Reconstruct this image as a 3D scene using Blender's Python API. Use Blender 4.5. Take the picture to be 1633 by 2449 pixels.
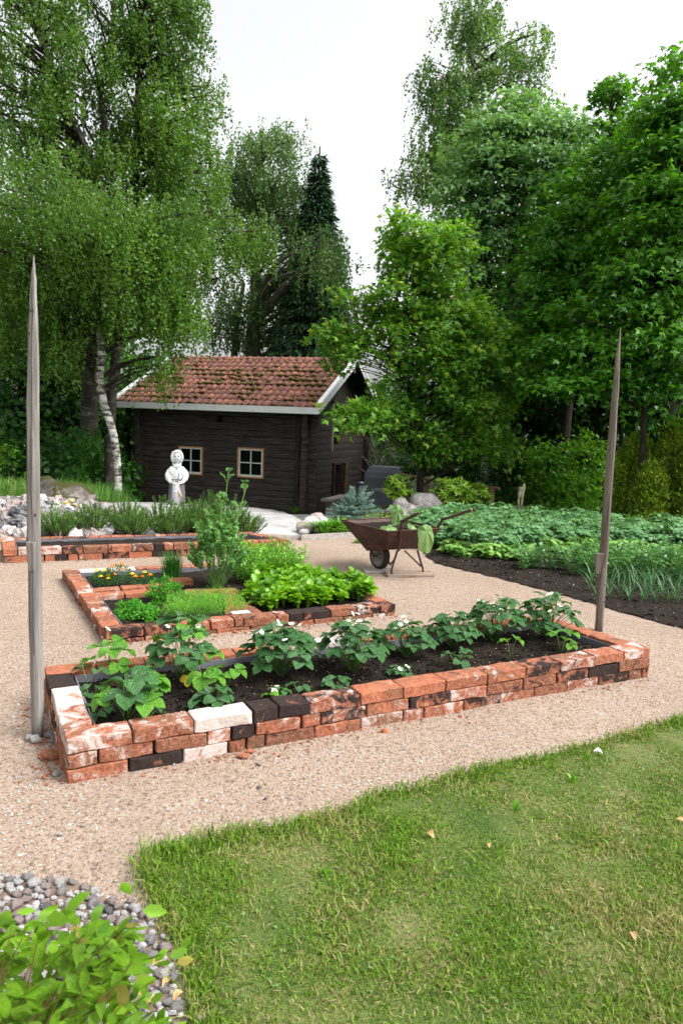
import bpy, math, random
import numpy as np
from mathutils import Vector, Matrix, noise, Euler
R = math.radians
random.seed(7)
rng = np.random.default_rng(7)
for o in list(bpy.data.objects): bpy.data.objects.remove(o)
scene = bpy.context.scene
COL = scene.collection

# ------------------------------------------------------------------ camera, sky, sun, exposure
PITCH, ROLL, EYE, FPX = .12, .04, 1.45, 1700.0
cd = bpy.data.cameras.new('camera'); cam = bpy.data.objects.new('camera', cd); COL.objects.link(cam)
cd.sensor_fit = 'VERTICAL'; cd.sensor_height = 36; cd.lens = FPX/2449*36
cd.clip_start = .05; cd.clip_end = 500
cam.matrix_world = Matrix.Translation((0, 0, EYE)) @ Matrix.Rotation(R(90)-PITCH, 4, 'X') @ Matrix.Rotation(ROLL, 4, 'Z')
cd.dof.use_dof = True; cd.dof.focus_distance = 4.2; cd.dof.aperture_fstop = 6.3
scene.camera = cam
SUN_EL, SUN_AZ = R(52), R(105)
w = bpy.data.worlds.new('World'); scene.world = w; w.use_nodes = True
nt = w.node_tree; nt.nodes.clear()
sky = nt.nodes.new('ShaderNodeTexSky'); sky.sky_type = 'NISHITA'; sky.sun_disc = False
sky.sun_elevation = SUN_EL; sky.sun_rotation = SUN_AZ; sky.air_density = 1.0; sky.dust_density = 6.0; sky.ozone_density = .6
hs = nt.nodes.new('ShaderNodeHueSaturation'); hs.inputs['Saturation'].default_value = .12
bg = nt.nodes.new('ShaderNodeBackground'); bg.inputs['Strength'].default_value = .15
wo = nt.nodes.new('ShaderNodeOutputWorld')
nt.links.new(sky.outputs[0], hs.inputs['Color']); nt.links.new(hs.outputs[0], bg.inputs['Color']); nt.links.new(bg.outputs[0], wo.inputs['Surface'])
sl = bpy.data.lights.new('sun', 'SUN'); sl.energy = .75; sl.angle = R(25); sl.color = (1, .97, .92)
sun = bpy.data.objects.new('sun', sl); COL.objects.link(sun)
sdir = Vector((math.sin(SUN_AZ)*math.cos(SUN_EL), math.cos(SUN_AZ)*math.cos(SUN_EL), math.sin(SUN_EL)))
sun.rotation_euler = sdir.to_track_quat('Z', 'Y').to_euler(); sun.location = (0, 0, 30)
scene.view_settings.view_transform = 'Standard'; scene.view_settings.look = 'None'
scene.view_settings.gamma = 1; scene.view_settings.use_curve_mapping = False
scene.view_settings.exposure = 1.3
cy = scene.cycles
cy.max_bounces = 6; cy.diffuse_bounces = 3; cy.glossy_bounces = 3; cy.transmission_bounces = 4; cy.transparent_max_bounces = 8
cy.caustics_reflective = False; cy.caustics_refractive = False

# ------------------------------------------------------------------ measuring helpers (picture point of the survey -> place on the ground or at a distance)
KK = 1633/1568
def ray(u, v):
    a, b = u*KK-816.5, v*KK-1224.5
    c, s = math.cos(ROLL), math.sin(ROLL); a, b = c*a+s*b, -s*a+c*b
    return Vector((a/FPX, math.cos(PITCH)-b/FPX*math.sin(PITCH), -math.sin(PITCH)-b/FPX*math.cos(PITCH)))
def G(u, v, z=0.):
    d = ray(u, v); return Vector((0, 0, EYE))+d*((z-EYE)/d.z)
def D(u, v, y):
    d = ray(u, v); return Vector((0, 0, EYE))+d*(y/d.y)
def S(u, v, z=0.): return G(u/KK, v/KK, z)
def sm(a, b, x):
    t = min(1, max(0, (x-a)/(b-a))); return t*t*(3-2*t)
def T(x, y):
    return -.78*sm(10.0, 17.5, y)*(1-.75*sm(.2, 3.2, x)) - .5*sm(18, 26, y)
def nz(x, y, z=0., s=1.): return noise.noise(Vector((x*s, y*s, z*s)))

# ------------------------------------------------------------------ object helpers
def tag(o, label=None, cat=None, group=None, kind=None):
    if label: o['label'] = label
    if cat: o['category'] = cat
    if group: o['group'] = group
    if kind: o['kind'] = kind
    return o
def empty(name, loc, rz=0, label=None, cat=None, group=None):
    o = bpy.data.objects.new(name, None); COL.objects.link(o); o.location = loc; o.rotation_euler = (0, 0, rz)
    o.empty_display_size = .1
    return tag(o, label, cat, group)
def put(name, me, parent=None, loc=(0, 0, 0), rot=(0, 0, 0), sc=None, color=None):
    o = bpy.data.objects.new(name, me); COL.objects.link(o)
    if parent is not None: o.parent = parent
    o.location = loc; o.rotation_euler = rot
    if sc is not None: o.scale = sc if hasattr(sc, '__len__') else (sc, sc, sc)
    if color: o.color = color
    return o
class MB:
    def __init__(s): s.v = []; s.f = []
    def add(s, vs, fs):
        n = len(s.v); s.v += [tuple(p) for p in vs]; s.f += [tuple(i+n for i in f) for f in fs]; return s
    def box(s, c, size, rot=None, j=0., seg=1):
        x, y, z = (k/2 for k in size)
        vs = [Vector((a*x+random.uniform(-j, j), b*y+random.uniform(-j, j), d*z+random.uniform(-j, j))) for a in (-1, 1) for b in (-1, 1) for d in (-1, 1)]
        if rot is not None:
            m = Euler(rot).to_matrix(); vs = [m @ p for p in vs]
        c = Vector(c)
        return s.add([p+c for p in vs], [(0, 1, 3, 2), (4, 6, 7, 5), (0, 4, 5, 1), (2, 3, 7, 6), (0, 2, 6, 4), (1, 5, 7, 3)])
    def tube(s, pts, rad, seg=8, cap=True, flat=1., wob=0.):
        pts = [Vector(p) for p in pts]; n = len(pts)
        if not hasattr(rad, '__len__'): rad = [rad]*n
        vs = []; ref = None
        for i, p in enumerate(pts):
            t = (pts[min(i+1, n-1)]-pts[max(i-1, 0)])
            t = t.normalized() if t.length > 1e-9 else Vector((0, 0, 1))
            if ref is None: ref = Vector((1, 0, 0)) if abs(t.x) < .8 else Vector((0, 1, 0))
            a = (ref-t*ref.dot(t)).normalized(); b = t.cross(a); ref = a
            for k in range(seg):
                an = 2*math.pi*k/seg; r = rad[i]*(1+random.uniform(-wob, wob))
                vs.append(p+a*math.cos(an)*r+b*math.sin(an)*r*flat)
        fs = [(i*seg+k, i*seg+(k+1) % seg, (i+1)*seg+(k+1) % seg, (i+1)*seg+k) for i in range(n-1) for k in range(seg)]
        if cap: fs += [tuple(range(seg))[::-1], tuple(range((n-1)*seg, n*seg))]
        return s.add(vs, fs)
    def lathe(s, c, prof, seg=16, sx=1, sy=1):
        return s.tube([(c[0], c[1], c[2]+z) for r, z in prof], [max(r, 1e-4) for r, z in prof], seg) if sx == sy == 1 else s._l2(c, prof, seg, sx, sy)
    def _l2(s, c, prof, seg, sx, sy):
        vs = [(c[0]+r*sx*math.cos(2*math.pi*k/seg), c[1]+r*sy*math.sin(2*math.pi*k/seg), c[2]+z) for r, z in prof for k in range(seg)]
        n = len(prof)
        fs = [(i*seg+k, i*seg+(k+1) % seg, (i+1)*seg+(k+1) % seg, (i+1)*seg+k) for i in range(n-1) for k in range(seg)]
        fs += [tuple(range(seg))[::-1], tuple(range((n-1)*seg, n*seg))]
        return s.add(vs, fs)
    def ball(s, c, r, nu=8, nv=6, ns=0., nsc=1.):
        if not hasattr(r, '__len__'): r = (r, r, r)
        vs = []; off = random.uniform(0, 50)
        for i in range(nv+1):
            ph = math.pi*i/nv
            for k in range(nu):
                th = 2*math.pi*k/nu
                d = Vector((math.sin(ph)*math.cos(th), math.sin(ph)*math.sin(th), math.cos(ph)))
                q = 1+ns*noise.noise(d*nsc+Vector((off, 0, 0)))
                vs.append((c[0]+d.x*r[0]*q, c[1]+d.y*r[1]*q, c[2]+d.z*r[2]*q))
        return s.add(vs, [(i*nu+k, (i+1)*nu+k, (i+1)*nu+(k+1) % nu, i*nu+(k+1) % nu) for i in range(nv) for k in range(nu)])
    def mesh(s, name, mat, origin=(0, 0, 0), smooth=False):
        me = bpy.data.meshes.new(name); o = Vector(origin)
        me.from_pydata([(p[0]-o.x, p[1]-o.y, p[2]-o.z) for p in s.v], [], s.f)
        if mat: me.materials.append(mat)
        if smooth: me.polygons.foreach_set('use_smooth', [True]*len(me.polygons))
        me.update(); return me
    def build(s, name, mat, parent=None, smooth=False, at=None):
        """parent given: vertices are in world coordinates, moved into the parent's frame (parents have no rotation here)"""
        if parent is not None:
            return put(name, s.mesh(name, mat, tuple(worldloc(parent)), smooth), parent)
        at = at or (0, 0, 0)
        return put(name, s.mesh(name, mat, at, smooth), None, at)
def worldloc(o):
    l = Vector(o.location)
    while o.parent is not None: o = o.parent; l += Vector(o.location)
    return l
def npmesh(name, V, faces, mat, smooth=False):
    """V (N,3); faces: list of (M,k) int arrays"""
    me = bpy.data.meshes.new(name)
    me.vertices.add(len(V)); me.vertices.foreach_set('co', np.asarray(V, dtype=np.float32).ravel())
    nl = sum(f.size for f in faces); nf = sum(len(f) for f in faces)
    me.loops.add(nl); me.polygons.add(nf)
    me.loops.foreach_set('vertex_index', np.concatenate([f.ravel() for f in faces]).astype(np.int32))
    tot = np.concatenate([np.full(len(f), f.shape[1]) for f in faces])
    me.polygons.foreach_set('loop_start', np.concatenate([[0], np.cumsum(tot)[:-1]]).astype(np.int32))
    if smooth: me.polygons.foreach_set('use_smooth', np.ones(nf, dtype=bool))
    me.update(calc_edges=True)
    if mat: me.materials.append(mat)
    return me
def nrmz(a): return a/(np.linalg.norm(a, axis=1, keepdims=True)+1e-9)
def leafverts(P, Dv, N, L, W, kind='quad'):
    Dv = nrmz(Dv); Sd = nrmz(np.cross(Dv, N)); N = np.cross(Sd, Dv)
    L = np.broadcast_to(L, len(P)).reshape(-1, 1, 1); W = np.broadcast_to(W, len(P)).reshape(-1, 1, 1)
    if kind == 'quad': C = np.array([(0, 0, 0), (.45, .5, -.12), (1, 0, -.1), (.45, -.5, -.12)]); F = [[(0, 1, 2, 3)]]
    elif kind == 'lobe': C = np.array([(0, 0, 0), (.3, .55, -.1), (.5, .18, 0), (1, 0, -.2), (.5, -.18, 0), (.3, -.55, -.1), (.35, 0, .05)]); F = [[(0, 1, 2, 6), (6, 2, 3, 4), (0, 6, 4, 5)]]
    elif kind == 'long': C = np.array([(0, 0, 0), (.3, .5, -.05), (.3, -.5, -.05), (.7, .4, -.06), (.7, -.4, -.06), (1, 0, -.2)]); F = [[(0, 1, 3, 0)], ]
    if kind == 'long': F = [[(2, 1, 3, 4)], [(0, 1, 2), (3, 5, 4)]]
    V = P[:, None, :]+C[None, :, 0:1]*L*Dv[:, None, :]+C[None, :, 1:2]*W*Sd[:, None, :]+C[None, :, 2:3]*L*N[:, None, :]
    n = len(P); k = len(C); out = []
    for fl in F:
        f = np.array(fl); out.append((np.arange(n)[:, None, None]*k+f[None]).reshape(-1, f.shape[1]))
    return V.reshape(-1, 3), out
def leafmesh(name, P, Dv, N, L, W, kind, mat, origin=(0, 0, 0)):
    V, F = leafverts(P, Dv, N, L, W, kind)
    return npmesh(name, V-np.array(origin)[None], F, mat)
def ball_pts(n, shell=.0):
    d = nrmz(rng.normal(size=(n, 3))); r = rng.random((n, 1))**(1/3)
    return d*(shell+(1-shell)*r)

# ------------------------------------------------------------------ materials
class NT:
    def __init__(s, name):
        s.m = bpy.data.materials.new(name); s.m.use_nodes = True; s.t = s.m.node_tree; s.t.nodes.clear()
        s.out = s.n('ShaderNodeOutputMaterial')
    def n(s, ty, **k):
        x = s.t.nodes.new(ty)
        for a, b in k.items(): setattr(x, a, b)
        return x
    def l(s, a, b): s.t.links.new(a, b)
    def co(s, kind='Object', sc=(1, 1, 1), rnd=False):
        c = s.n('ShaderNodeTexCoord'); m = s.n('ShaderNodeMapping'); m.inputs['Scale'].default_value = sc
        s.l(c.outputs[kind], m.inputs['Vector'])
        if rnd:
            oi = s.n('ShaderNodeObjectInfo'); mu = s.n('ShaderNodeMath', operation='MULTIPLY'); mu.inputs[1].default_value = 37.
            s.l(oi.outputs['Random'], mu.inputs[0]); s.l(mu.outputs[0], m.inputs['Location'])
        return m.outputs[0]
    def noise(s, co, sc, det=4, ro=.6, dist=0):
        x = s.n('ShaderNodeTexNoise'); x.inputs['Scale'].default_value = sc; x.inputs['Detail'].default_value = det
        x.inputs['Roughness'].default_value = ro; x.inputs['Distortion'].default_value = dist; s.l(co, x.inputs['Vector']); return x.outputs[0]
    def ramp(s, f, stops):
        x = s.n('ShaderNodeValToRGB'); e = x.color_ramp.elements
        while len(e) < len(stops): e.new(.5)
        for i, (p, c) in enumerate(stops):
            e[i].position = p; e[i].color = (c[0], c[1], c[2], 1) if hasattr(c, '__len__') else (c, c, c, 1)
        s.l(f, x.inputs[0]); return x.outputs[0]
    def mix(s, f, a, b, mode='MIX'):
        x = s.n('ShaderNodeMix', data_type='RGBA', blend_type=mode)
        for i, q in ((0, f), (6, a), (7, b)):
            if hasattr(q, 'is_output') or isinstance(q, bpy.types.NodeSocket): s.l(q, x.inputs[i])
            elif hasattr(q, '__len__'): x.inputs[i].default_value = (*q[:3], 1)
            else: x.inputs[i].default_value = q
        return x.outputs[2]
    def math(s, op, a, b=0.):
        x = s.n('ShaderNodeMath', operation=op)
        for i, q in ((0, a), (1, b)):
            if isinstance(q, bpy.types.NodeSocket): s.l(q, x.inputs[i])
            else: x.inputs[i].default_value = q
        return x.outputs[0]
    def pbr(s, col, rough=.8, bump=None, bstr=.5, bdist=.01, spec=.3, metal=0):
        p = s.n('ShaderNodeBsdfPrincipled')
        if isinstance(col, bpy.types.NodeSocket): s.l(col, p.inputs['Base Color'])
        else: p.inputs['Base Color'].default_value = (*col, 1)
        if isinstance(rough, bpy.types.NodeSocket): s.l(rough, p.inputs['Roughness'])
        else: p.inputs['Roughness'].default_value = rough
        p.inputs['Specular IOR Level'].default_value = spec; p.inputs['Metallic'].default_value = metal
        if bump is not None:
            b = s.n('ShaderNodeBump'); b.inputs['Strength'].default_value = bstr; b.inputs['Distance'].default_value = bdist
            s.l(bump, b.inputs['Height']); s.l(b.outputs[0], p.inputs['Normal'])
        s.l(p.outputs[0], s.out.inputs[0]); s.p = p; return s.m
def simple(name, stops, sc=5, rough=.8, mapsc=(1, 1, 1), bstr=.4, bdist=.01, bsc=None, spec=.25, metal=0, rnd=False, det=5):
    t = NT(name); c = t.co('Object', mapsc, rnd); f = t.noise(c, sc, det)
    lo, hi = .3, .7; n = len(stops)
    col = t.ramp(f, [(lo+(hi-lo)*i/(n-1 or 1), q) for i, q in enumerate(stops)])
    b = t.noise(c, bsc or sc*3, 5)
    return t.pbr(col, rough, b, bstr, bdist, spec, metal)
TREELEAF = ('birch_leaf', 'silver_birch_leaf', 'weeping_birch_leaf', 'maple_leaf', 'bright_maple_leaf', 'silvery_maple_leaf', 'oak_leaf', 'cedar_spray')
def leafmat(name, c1, c2, trans=.45, rough=.45, spec=.35, nsc=.7, c3=None, p3=.93, vein=0):
    g1, g2 = (1.25, 1.48) if name in TREELEAF else (1.1, 1.15)
    c1 = tuple(q*g1 for q in c1); c2 = tuple(q*g2 for q in c2)
    t = NT(name); g = t.n('ShaderNodeNewGeometry'); rp = g.outputs['Random Per Island']
    nzv = t.noise(t.co('Object'), nsc, 2)
    f = t.math('ADD', t.math('MULTIPLY', rp, .5), t.math('MULTIPLY', t.math('SUBTRACT', nzv, .38), 2.0))
    f = t.math('MINIMUM', t.math('MAXIMUM', f, 0.), 1.)
    col = t.mix(f, c1, c2)
    if c3:
        wn = t.n('ShaderNodeTexWhiteNoise', noise_dimensions='1D'); t.l(rp, wn.inputs['W'])
        col = t.mix(t.math('GREATER_THAN', wn.outputs['Value'], p3), col, c3)
    vb = None
    if vein:
        wv = t.n('ShaderNodeTexWave'); wv.wave_type = 'RINGS'; wv.inputs['Scale'].default_value = vein; wv.inputs['Distortion'].default_value = 1.5; wv.inputs['Detail'].default_value = 2
        t.l(t.co('Object', (1, 1, 1)), wv.inputs['Vector']); vb = wv.outputs['Fac']
        col = t.mix(t.math('MULTIPLY', t.ramp(vb, [(.0, 1.), (.35, 0.)]), .35), col, tuple(min(1, q*1.5) for q in c2))
        col = t.mix(t.math('MULTIPLY', t.ramp(t.noise(t.co('Object', (1, 1, 1), True), 3.5, 4), [(.45, 0.), (.75, 1.)]), .5), col, tuple(q*.55 for q in c1))
    t.pbr(col, rough, vb, .5, .03, spec=spec)
    tr = t.n('ShaderNodeBsdfTranslucent'); tc = t.mix(1., col, (1.25, 1.15, .55), 'MULTIPLY'); t.l(tc, tr.inputs[0])
    mx = t.n('ShaderNodeMixShader'); mx.inputs[0].default_value = trans
    t.l(t.p.outputs[0], mx.inputs[1]); t.l(tr.outputs[0], mx.inputs[2]); t.l(mx.outputs[0], t.out.inputs[0]); return t.m

def gravel_mat():
    t = NT('gravel'); c = t.co()
    big = t.noise(c, 1.1, 4); fine = t.noise(c, 60, 6, .75); mid = t.noise(c, 14, 5, .7)
    col = t.ramp(big, [(.3, (.325, .25, .195)), (.7, (.405, .325, .262))])
    col = t.mix(t.ramp(mid, [(.38, .0), (.62, 1.)]), t.mix(.55, col, (.30, .215, .155)), col)
    col = t.mix(t.ramp(fine, [(.38, 1.), (.50, 0.)]), col, (.13, .09, .065))
    col = t.mix(t.ramp(fine, [(.60, 0.), (.72, 1.)]), col, (.68, .60, .52))
    v = t.n('ShaderNodeTexVoronoi'); v.inputs['Scale'].default_value = 90; t.l(c, v.inputs['Vector'])
    pk = t.ramp(t.noise(c, 220, 3), [(.64, 0.), (.70, 1.)])
    col = t.mix(t.math('MULTIPLY', pk, .6), col, (.62, .52, .45))
    wr = t.noise(c, .55, 5, .6, 1.2); col = t.mix(t.math('MULTIPLY', t.ramp(wr, [(.48, 0.), (.62, 1.)]), .35), col, (.27, .20, .155))
    h = t.math('ADD', t.math('MULTIPLY', v.outputs['Distance'], -.6), t.math('MULTIPLY', fine, 1.2))
    return t.pbr(col, .95, h, .8, .012, .1)
def soil_mat():
    t = NT('soil'); c = t.co(); a = t.noise(c, 9, 5, .7); b = t.noise(c, 70, 5, .75)
    col = t.ramp(a, [(.35, (.010, .0075, .006)), (.7, (.032, .022, .017))])
    col = t.mix(t.ramp(b, [(.50, 0.), (.62, 1.)]), col, (.060, .043, .034))
    col = t.mix(t.ramp(t.noise(c, 130, 2), [(.71, 0.), (.76, 1.)]), col, (.34, .28, .23))
    return t.pbr(col, .9, b, 1., .03, .15)
def brick_mat():
    """obj.color: R whitewash, G char, B hue (0 brown .. 1 orange red)"""
    t = NT('brick'); c = t.co('Object', (1, 1, 1), True); oi = t.n('ShaderNodeObjectInfo'); sp = t.n('ShaderNodeSeparateColor'); t.l(oi.outputs['Color'], sp.inputs[0])
    wv, ch, hue = sp.outputs[0], sp.outputs[1], sp.outputs[2]
    n1 = t.noise(c, 9, 5, .65); n2 = t.noise(c, 14, 6, .7, .6); n3 = t.noise(c, 60, 4, .7); n4 = t.noise(c, 8, 6, .75, .8)
    base = t.mix(hue, (.15, .062, .038), (.37, .115, .058))
    base = t.mix(t.ramp(n1, [(.35, 0.), (.65, 1.)]), t.mix(.5, base, (.20, .06, .035)), base)
    base = t.mix(t.math('MULTIPLY', t.ramp(n3, [(.45, 0.), (.68, 1.)]), .5), base, (.55, .27, .16))
    base = t.mix(t.math('MULTIPLY', t.ramp(n3, [(.30, 1.), (.42, 0.)]), .7), base, (.10, .035, .02))
    # green and grey grime in broad patches
    base = t.mix(t.math('MULTIPLY', t.ramp(t.noise(c, 5.5, 4), [(.50, 0.), (.64, 1.)]), .5), base, (.10, .075, .045))
    a = t.math('SUBTRACT', t.math('ADD', n4, t.math('MULTIPLY', wv, .42)), .68)
    wm = t.math('MINIMUM', t.math('MAXIMUM', t.math('MULTIPLY', a, 9.), 0.), 1.)
    base = t.mix(t.math('MULTIPLY', wm, .85), base, t.mix(n3, (.46, .36, .32), (.66, .63, .60)))
    a = t.math('SUBTRACT', t.math('ADD', n2, t.math('MULTIPLY', ch, .40)), .68)
    cm = t.math('MINIMUM', t.math('MAXIMUM', t.math('MULTIPLY', a, 12.), 0.), 1.)
    base = t.mix(t.math('MULTIPLY', cm, .95), base, t.mix(n3, (.006, .005, .006), (.028, .024, .024)))
    h = t.math('ADD', n3, t.math('MULTIPLY', n2, 1.))
    return t.pbr(base, .88, h, .9, .006, .2)
def log_mat():
    t = NT('old_log'); c = t.co('Object', (1, 1, 1), True); m = t.n('ShaderNodeMapping'); m.inputs['Scale'].default_value = (1, 12, 22); t.l(c, m.inputs[0])
    g = t.noise(m.outputs[0], 2.2, 6, .7); b = t.noise(c, 1.2, 4)
    col = t.ramp(g, [(.30, (.014, .011, .010)), (.5, (.050, .044, .043)), (.72, (.14, .128, .124))])
    col = t.mix(t.math('MULTIPLY', t.ramp(b, [(.50, 0.), (.7, 1.)]), .5), col, t.mix(g, (.045, .018, .010), (.14, .065, .042)))
    return t.pbr(col, .8, g, 1., .02, .2)
def wood_mat(name, cs, gx=(25, 25, 1.5), bump=.8):
    t = NT(name); c = t.co('Object', gx, True); g = t.noise(c, 2., 6, .65); k = t.noise(t.co(), 3, 3)
    n = len(cs); col = t.ramp(g, [(.3+.4*i/(n-1), q) for i, q in enumerate(cs)])
    col = t.mix(t.math('MULTIPLY', t.ramp(k, [(.5, 0.), (.75, 1.)]), .5), col, cs[0])
    return t.pbr(col, .85, g, bump, .008, .2)
def birch_bark(name='birch_bark', dark=.5, whitec=(.62, .60, .56)):
    t = NT(name); c = t.co('Object', (1, 1, 3.2)); a = t.noise(c, 3.2, 6, .7, .4); g = t.noise(t.co(), .9, 3)
    col = t.ramp(a, [(dark-.06, (.03, .026, .022)), (dark+.05, whitec)])
    col = t.mix(t.math('MULTIPLY', t.ramp(g, [(.42, 0.), (.66, 1.)]), .5), col, (.12, .11, .08))
    return t.pbr(col, .8, a, .8, .03, .2)
def rock_mat(name, cs, sc=3., moss=None, mlo=.0, rnd=False):
    t = NT(name); c = t.co('Object', (1, 1, 1), rnd); a = t.noise(c, sc, 8, .7, .3); b = t.noise(c, sc*9, 5, .7)
    n = len(cs); col = t.ramp(a, [(.3+.4*i/(n-1), q) for i, q in enumerate(cs)])
    col = t.mix(t.math('MULTIPLY', t.ramp(b, [(.30, 1.), (.44, 0.)]), .5), col, tuple(q*.5 for q in cs[0]))
    if moss:
        g = t.n('ShaderNodeNewGeometry'); sp = t.n('ShaderNodeSeparateXYZ'); t.l(g.outputs['Normal'], sp.inputs[0])
        m = t.math('ADD', t.math('MULTIPLY', sp.outputs[2], .6), t.math('SUBTRACT', t.noise(c, sc*.9, 5), .5))
        m = t.ramp(m, [(mlo, 0.), (mlo+.12, 1.)]); col = t.mix(m, col, t.mix(b, moss, tuple(q*2.2 for q in moss)))
    return t.pbr(col, .9, t.math('ADD', a, t.math('MULTIPLY', b, .4)), .9, .03, .2)
def tile_mat():
    t = NT('clay_tile'); c = t.co('Object', (1, 1, 1), True); oi = t.n('ShaderNodeObjectInfo')
    base = t.mix(oi.outputs['Random'], (.20, .085, .055), (.42, .165, .10))
    base = t.mix(t.ramp(t.noise(c, 9, 5, .7), [(.40, 1.), (.60, 0.)]), base, (.10, .055, .055))
    base = t.mix(t.math('MULTIPLY', t.ramp(t.noise(c, 40, 3), [(.55, 0.), (.7, 1.)]), .5), base, (.45, .28, .22))
    return t.pbr(base, .85, t.noise(c, 50, 3), .5, .005, .25)
def grass_mat(name, straw=.5, dk=(.06, .135, .010), lt=(.19, .33, .025)):
    t = NT(name); g = t.n('ShaderNodeNewGeometry'); rp = g.outputs['Random Per Island']; c = t.co()
    col = t.mix(rp, dk, lt)
    wn = t.n('ShaderNodeTexWhiteNoise', noise_dimensions='1D'); t.l(rp, wn.inputs['W'])
    pn = t.math('ADD', t.math('MULTIPLY', t.noise(c, 1.6, 4, .6), .75), t.math('MULTIPLY', t.noise(c, 7, 3), .35))
    a = t.math('ADD', wn.outputs['Value'], t.math('MULTIPLY', t.math('SUBTRACT', pn, .56), 3.2))
    m = t.math('GREATER_THAN', a, 1-straw)
    st = t.mix(t.math('FRACT', t.math('MULTIPLY', rp, 7.3)), (.25, .22, .07), (.42, .38, .16))
    col = t.mix(m, col, st)
    t.pbr(col, .6, None, spec=.2)
    tr = t.n('ShaderNodeBsdfTranslucent'); t.l(col, tr.inputs[0]); mx = t.n('ShaderNodeMixShader'); mx.inputs[0].default_value = .3
    t.l(t.p.outputs[0], mx.inputs[1]); t.l(tr.outputs[0], mx.inputs[2]); t.l(mx.outputs[0], t.out.inputs[0]); return t.m

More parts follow.
